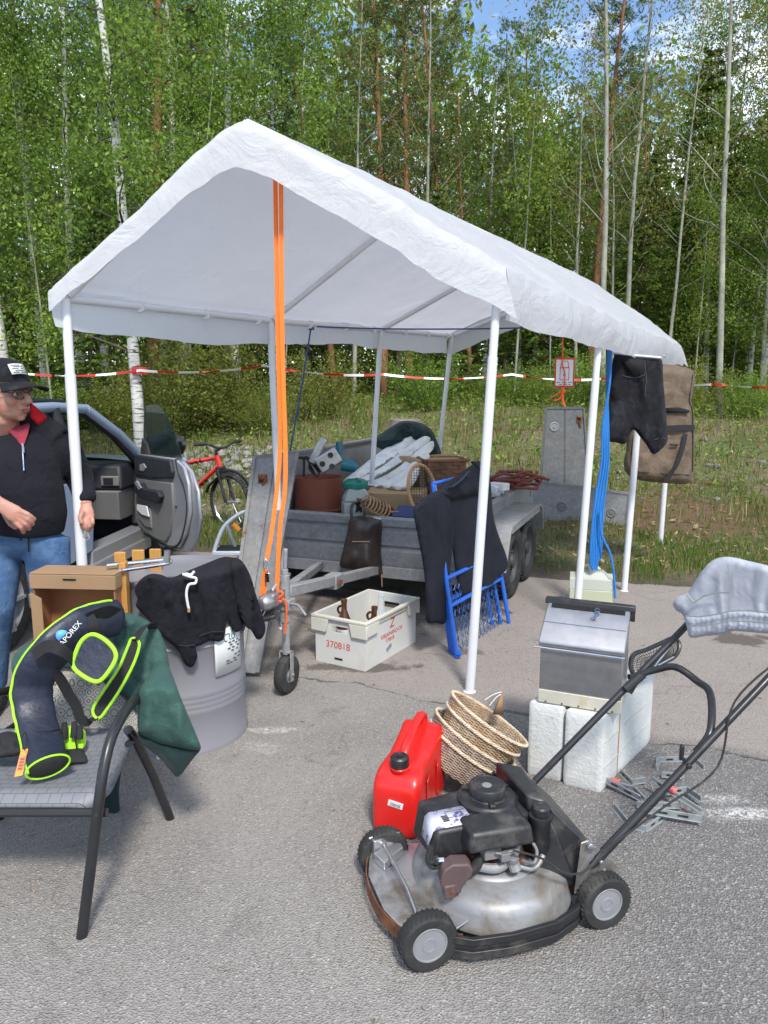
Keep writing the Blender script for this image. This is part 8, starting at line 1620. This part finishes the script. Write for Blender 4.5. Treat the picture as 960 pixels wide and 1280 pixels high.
# ================================================================ BICYCLE, STEP STOOL
bk0 = G(289, 664); brz_ = math.atan2(-.36, .93)
bk = thing('bicycle', 'red mountain bike standing on the verge behind the open car door', 'bicycle', (bk0.x, bk0.y, 0.0), brz_)
def bwheel(x, st):
    Mr = Matrix.Rotation(st, 3, 'Z'); mb = MB(); c = Vector((x, 0, .335)); mb.tube([c + Mr @ Vector((.305 * math.cos(a), 0, .305 * math.sin(a))) for a in [i * 2 * math.pi / 48 for i in range(48)]], .026, 10, closed=True)
    for k in range(60): a = k * 2 * math.pi / 60; mb.box(c + Mr @ Vector((.329 * math.cos(a), 0, .329 * math.sin(a))), (.012, .044, .012), Mr @ Matrix.Rotation(-a, 3, 'Y'))
    t = obj('wheel', mb, M['black_rubber'], bk); mb = MB(); mb.tube([c + Mr @ Vector((.276 * math.cos(a), 0, .276 * math.sin(a))) for a in [i * 2 * math.pi / 48 for i in range(48)]], .011, 8, closed=True); obj('rim', mb, M['chrome'], t)
    mb = MB()
    for k in range(28): a = k * 2 * math.pi / 28; mb.tube([c + Mr @ Vector((0, .03 * (-1) ** k, 0)), c + Mr @ Vector((.275 * math.cos(a), 0, .275 * math.sin(a)))], .0014, 3, caps=False)
    mb.tube([c + Mr @ Vector((0, -.05, 0)), c + Mr @ Vector((0, .05, 0))], .02, 10); obj('spokes', mb, M['steel'], t)
bwheel(0, R(-16)); bwheel(-1.06, 0)
ht, hb_ = Vector((-.155, 0, .86)), Vector((-.115, 0, .73)); bb_ = Vector((-.66, 0, .30)); stp = Vector((-.80, 0, .72)); ra = Vector((-1.06, 0, .335))
mb = MB(); mb.tube([ht, hb_], .028, 12); mb.tube([hb_ + Vector((-.01, 0, .02)), bb_], .026, 12); mb.tube([ht + Vector((0, 0, -.03)), stp], .023, 12); mb.tube([bb_, stp], .02, 12)
for s in (-1, 1): mb.tube([bb_ + Vector((0, s * .03, 0)), ra + Vector((0, s * .06, 0))], .012, 8); mb.tube([stp + Vector((0, s * .02, 0)), ra + Vector((0, s * .06, 0))], .010, 8)
fr_ = obj('frame', mb, M['bike_red'], bk); mb = MB()
for k in range(5): a = ht.lerp(stp, .30 + .10 * k) + Vector((0, 0, -.024)); mb.tube([a, a + Vector((-.03, 0, -.002))], .0243, 12)
for k in range(4): a = hb_.lerp(bb_, .34 + .10 * k); mb.tube([a, a + (bb_ - hb_).normalized() * .03], .0272, 12)
obj('dark_stripes', mb, M['black_plastic'], fr_)
Ms = Matrix.Rotation(R(-16), 3, 'Z'); mb = MB()
for s in (-1, 1): mb.tube([hb_ + Ms @ Vector((.01, s * .055, -.02)), Ms @ Vector((.0, s * .062, 0)) + Vector((0, 0, .335))], .018, 10)
mb.tube([hb_ + Ms @ Vector((.01, -.06, -.015)), hb_ + Ms @ Vector((.01, .06, -.015))], .022, 10); mb.box(hb_ + Ms @ Vector((.05, .0, -.10)), (.03, .12, .05), Ms); obj('fork', mb, M['black_plastic'], bk)
mb = MB(); mb.tube([ht, ht + Vector((-.01, 0, .05)), ht + Vector((.07, 0, .09))], .018, 10); bc = ht + Vector((.07, 0, .09)); mb.tube(catmull([bc + Ms @ Vector((-.06, -.31, .05)), bc + Ms @ Vector((-.02, -.18, .045)), bc + Ms @ Vector((0, -.06, 0)), bc + Ms @ Vector((0, .06, 0)), bc + Ms @ Vector((-.02, .18, .045)), bc + Ms @ Vector((-.06, .31, .05))], 5), .014, 10)
for s in (-1, 1): mb.tube([bc + Ms @ Vector((-.035, s * .22, .05)), bc + Ms @ Vector((-.065, s * .33, .05))], .021, 10); mb.tube([bc + Ms @ Vector((0, s * .19, .04)), bc + Ms @ Vector((.05, s * .27, .01))], .007, 6)
obj('handlebar', mb, M['black_rubber'], bk)
mb = MB(); mb.tube([stp, stp + Vector((-.05, 0, .16))], .014, 8); mb.hexa([(-.98, -.07, .86), (-.70, -.02, .87), (-.70, .02, .87), (-.98, .07, .86)], [(-.98, -.06, .90), (-.70, -.015, .90), (-.70, .015, .90), (-.98, .06, .90)]); obj('saddle', mb, M['black_plastic'], bk, bevel=.015)
mb = MB(); mb.tube([Vector((.30 * math.cos(a), 0, .335 + .36 * math.sin(a))) for a in [R(20 + 8 * i) for i in range(14)]], .020, 8, ry=.006); mb.tube([hb_ + Vector((-.01, 0, -.10)), hb_ + Vector((-.16, 0, -.22)), hb_ + Vector((-.20, 0, -.30))], .03, 8, ry=.01); obj('mudguard', mb, M['car_dark_trim'], bk)
mb = MB(); mb.tube([bb_ + Vector((0, -.06, 0)), bb_ + Vector((0, .06, 0))], .03, 12); mb.lathe([(.09, -.004), (.09, .004)], bb_ + Vector((0, -.05, 0)), 28, Matrix.Rotation(R(90), 3, 'X')); mb.tube([bb_ + Vector((0, -.07, 0)), bb_ + Vector((.12, -.07, -.12)), bb_ + Vector((.12, -.15, -.12))], .011, 8); mb.tube([bb_ + Vector((0, .07, 0)), bb_ + Vector((-.12, .07, .12)), bb_ + Vector((-.12, .15, .12))], .011, 8); obj('crank', mb, M['black_plastic'], bk)
sl_ = thing('step_stool', 'pale blue grey folding step stool behind the leaning galvanised board', 'step stool', tuple(G(285, 770)))
for dxp, dY in ((0, 0), (34, .12)):
    mb = MB(); Yk = 5.35 + dY; p = [D(246 + dxp, 772, Yk - .10), D(264 + dxp, 704, Yk), D(272 + dxp, 676, Yk + .03), D(282 + dxp, 656, Yk + .06), D(302 + dxp, 641, Yk + .1), D(312 + dxp, 640, Yk + .12)]; p[0].z = 0.012; mb.tube(catmull(p, 5), .0155, 12); e_ = D(318 + dxp, 760, Yk + .35); e_.z = .012; mb.tube([D(284 + dxp, 657, Yk + .06), D(297 + dxp, 692, Yk + .18), e_], .013, 10); obj('leg', mb, M['ladder_alu'], sl_, world=True)
mb = MB(); zt_ = D(285, 689, 5.42).z; a = D(285, 689, 5.42); mb.box((a.x + .05, 5.45, zt_), (.30, .22, .03)); mb.box((a.x + .02, 5.36, zt_ - .28), (.30, .16, .03)); obj('tread', mb, M['ladder_alu'], sl_, world=True, bevel=.006)
mb = MB(); mb.box((a.x + .05, 5.45, zt_ + .017), (.26, .18, .006)); obj('rubber_mat', mb, M['car_dark_trim'], sl_, world=True)
mb = MB(); mb.tube([D(291, 655, 5.38), D(299, 663, 5.38)], .02, 10); obj('amber_clip', mb, M['amber'], sl_, world=True)
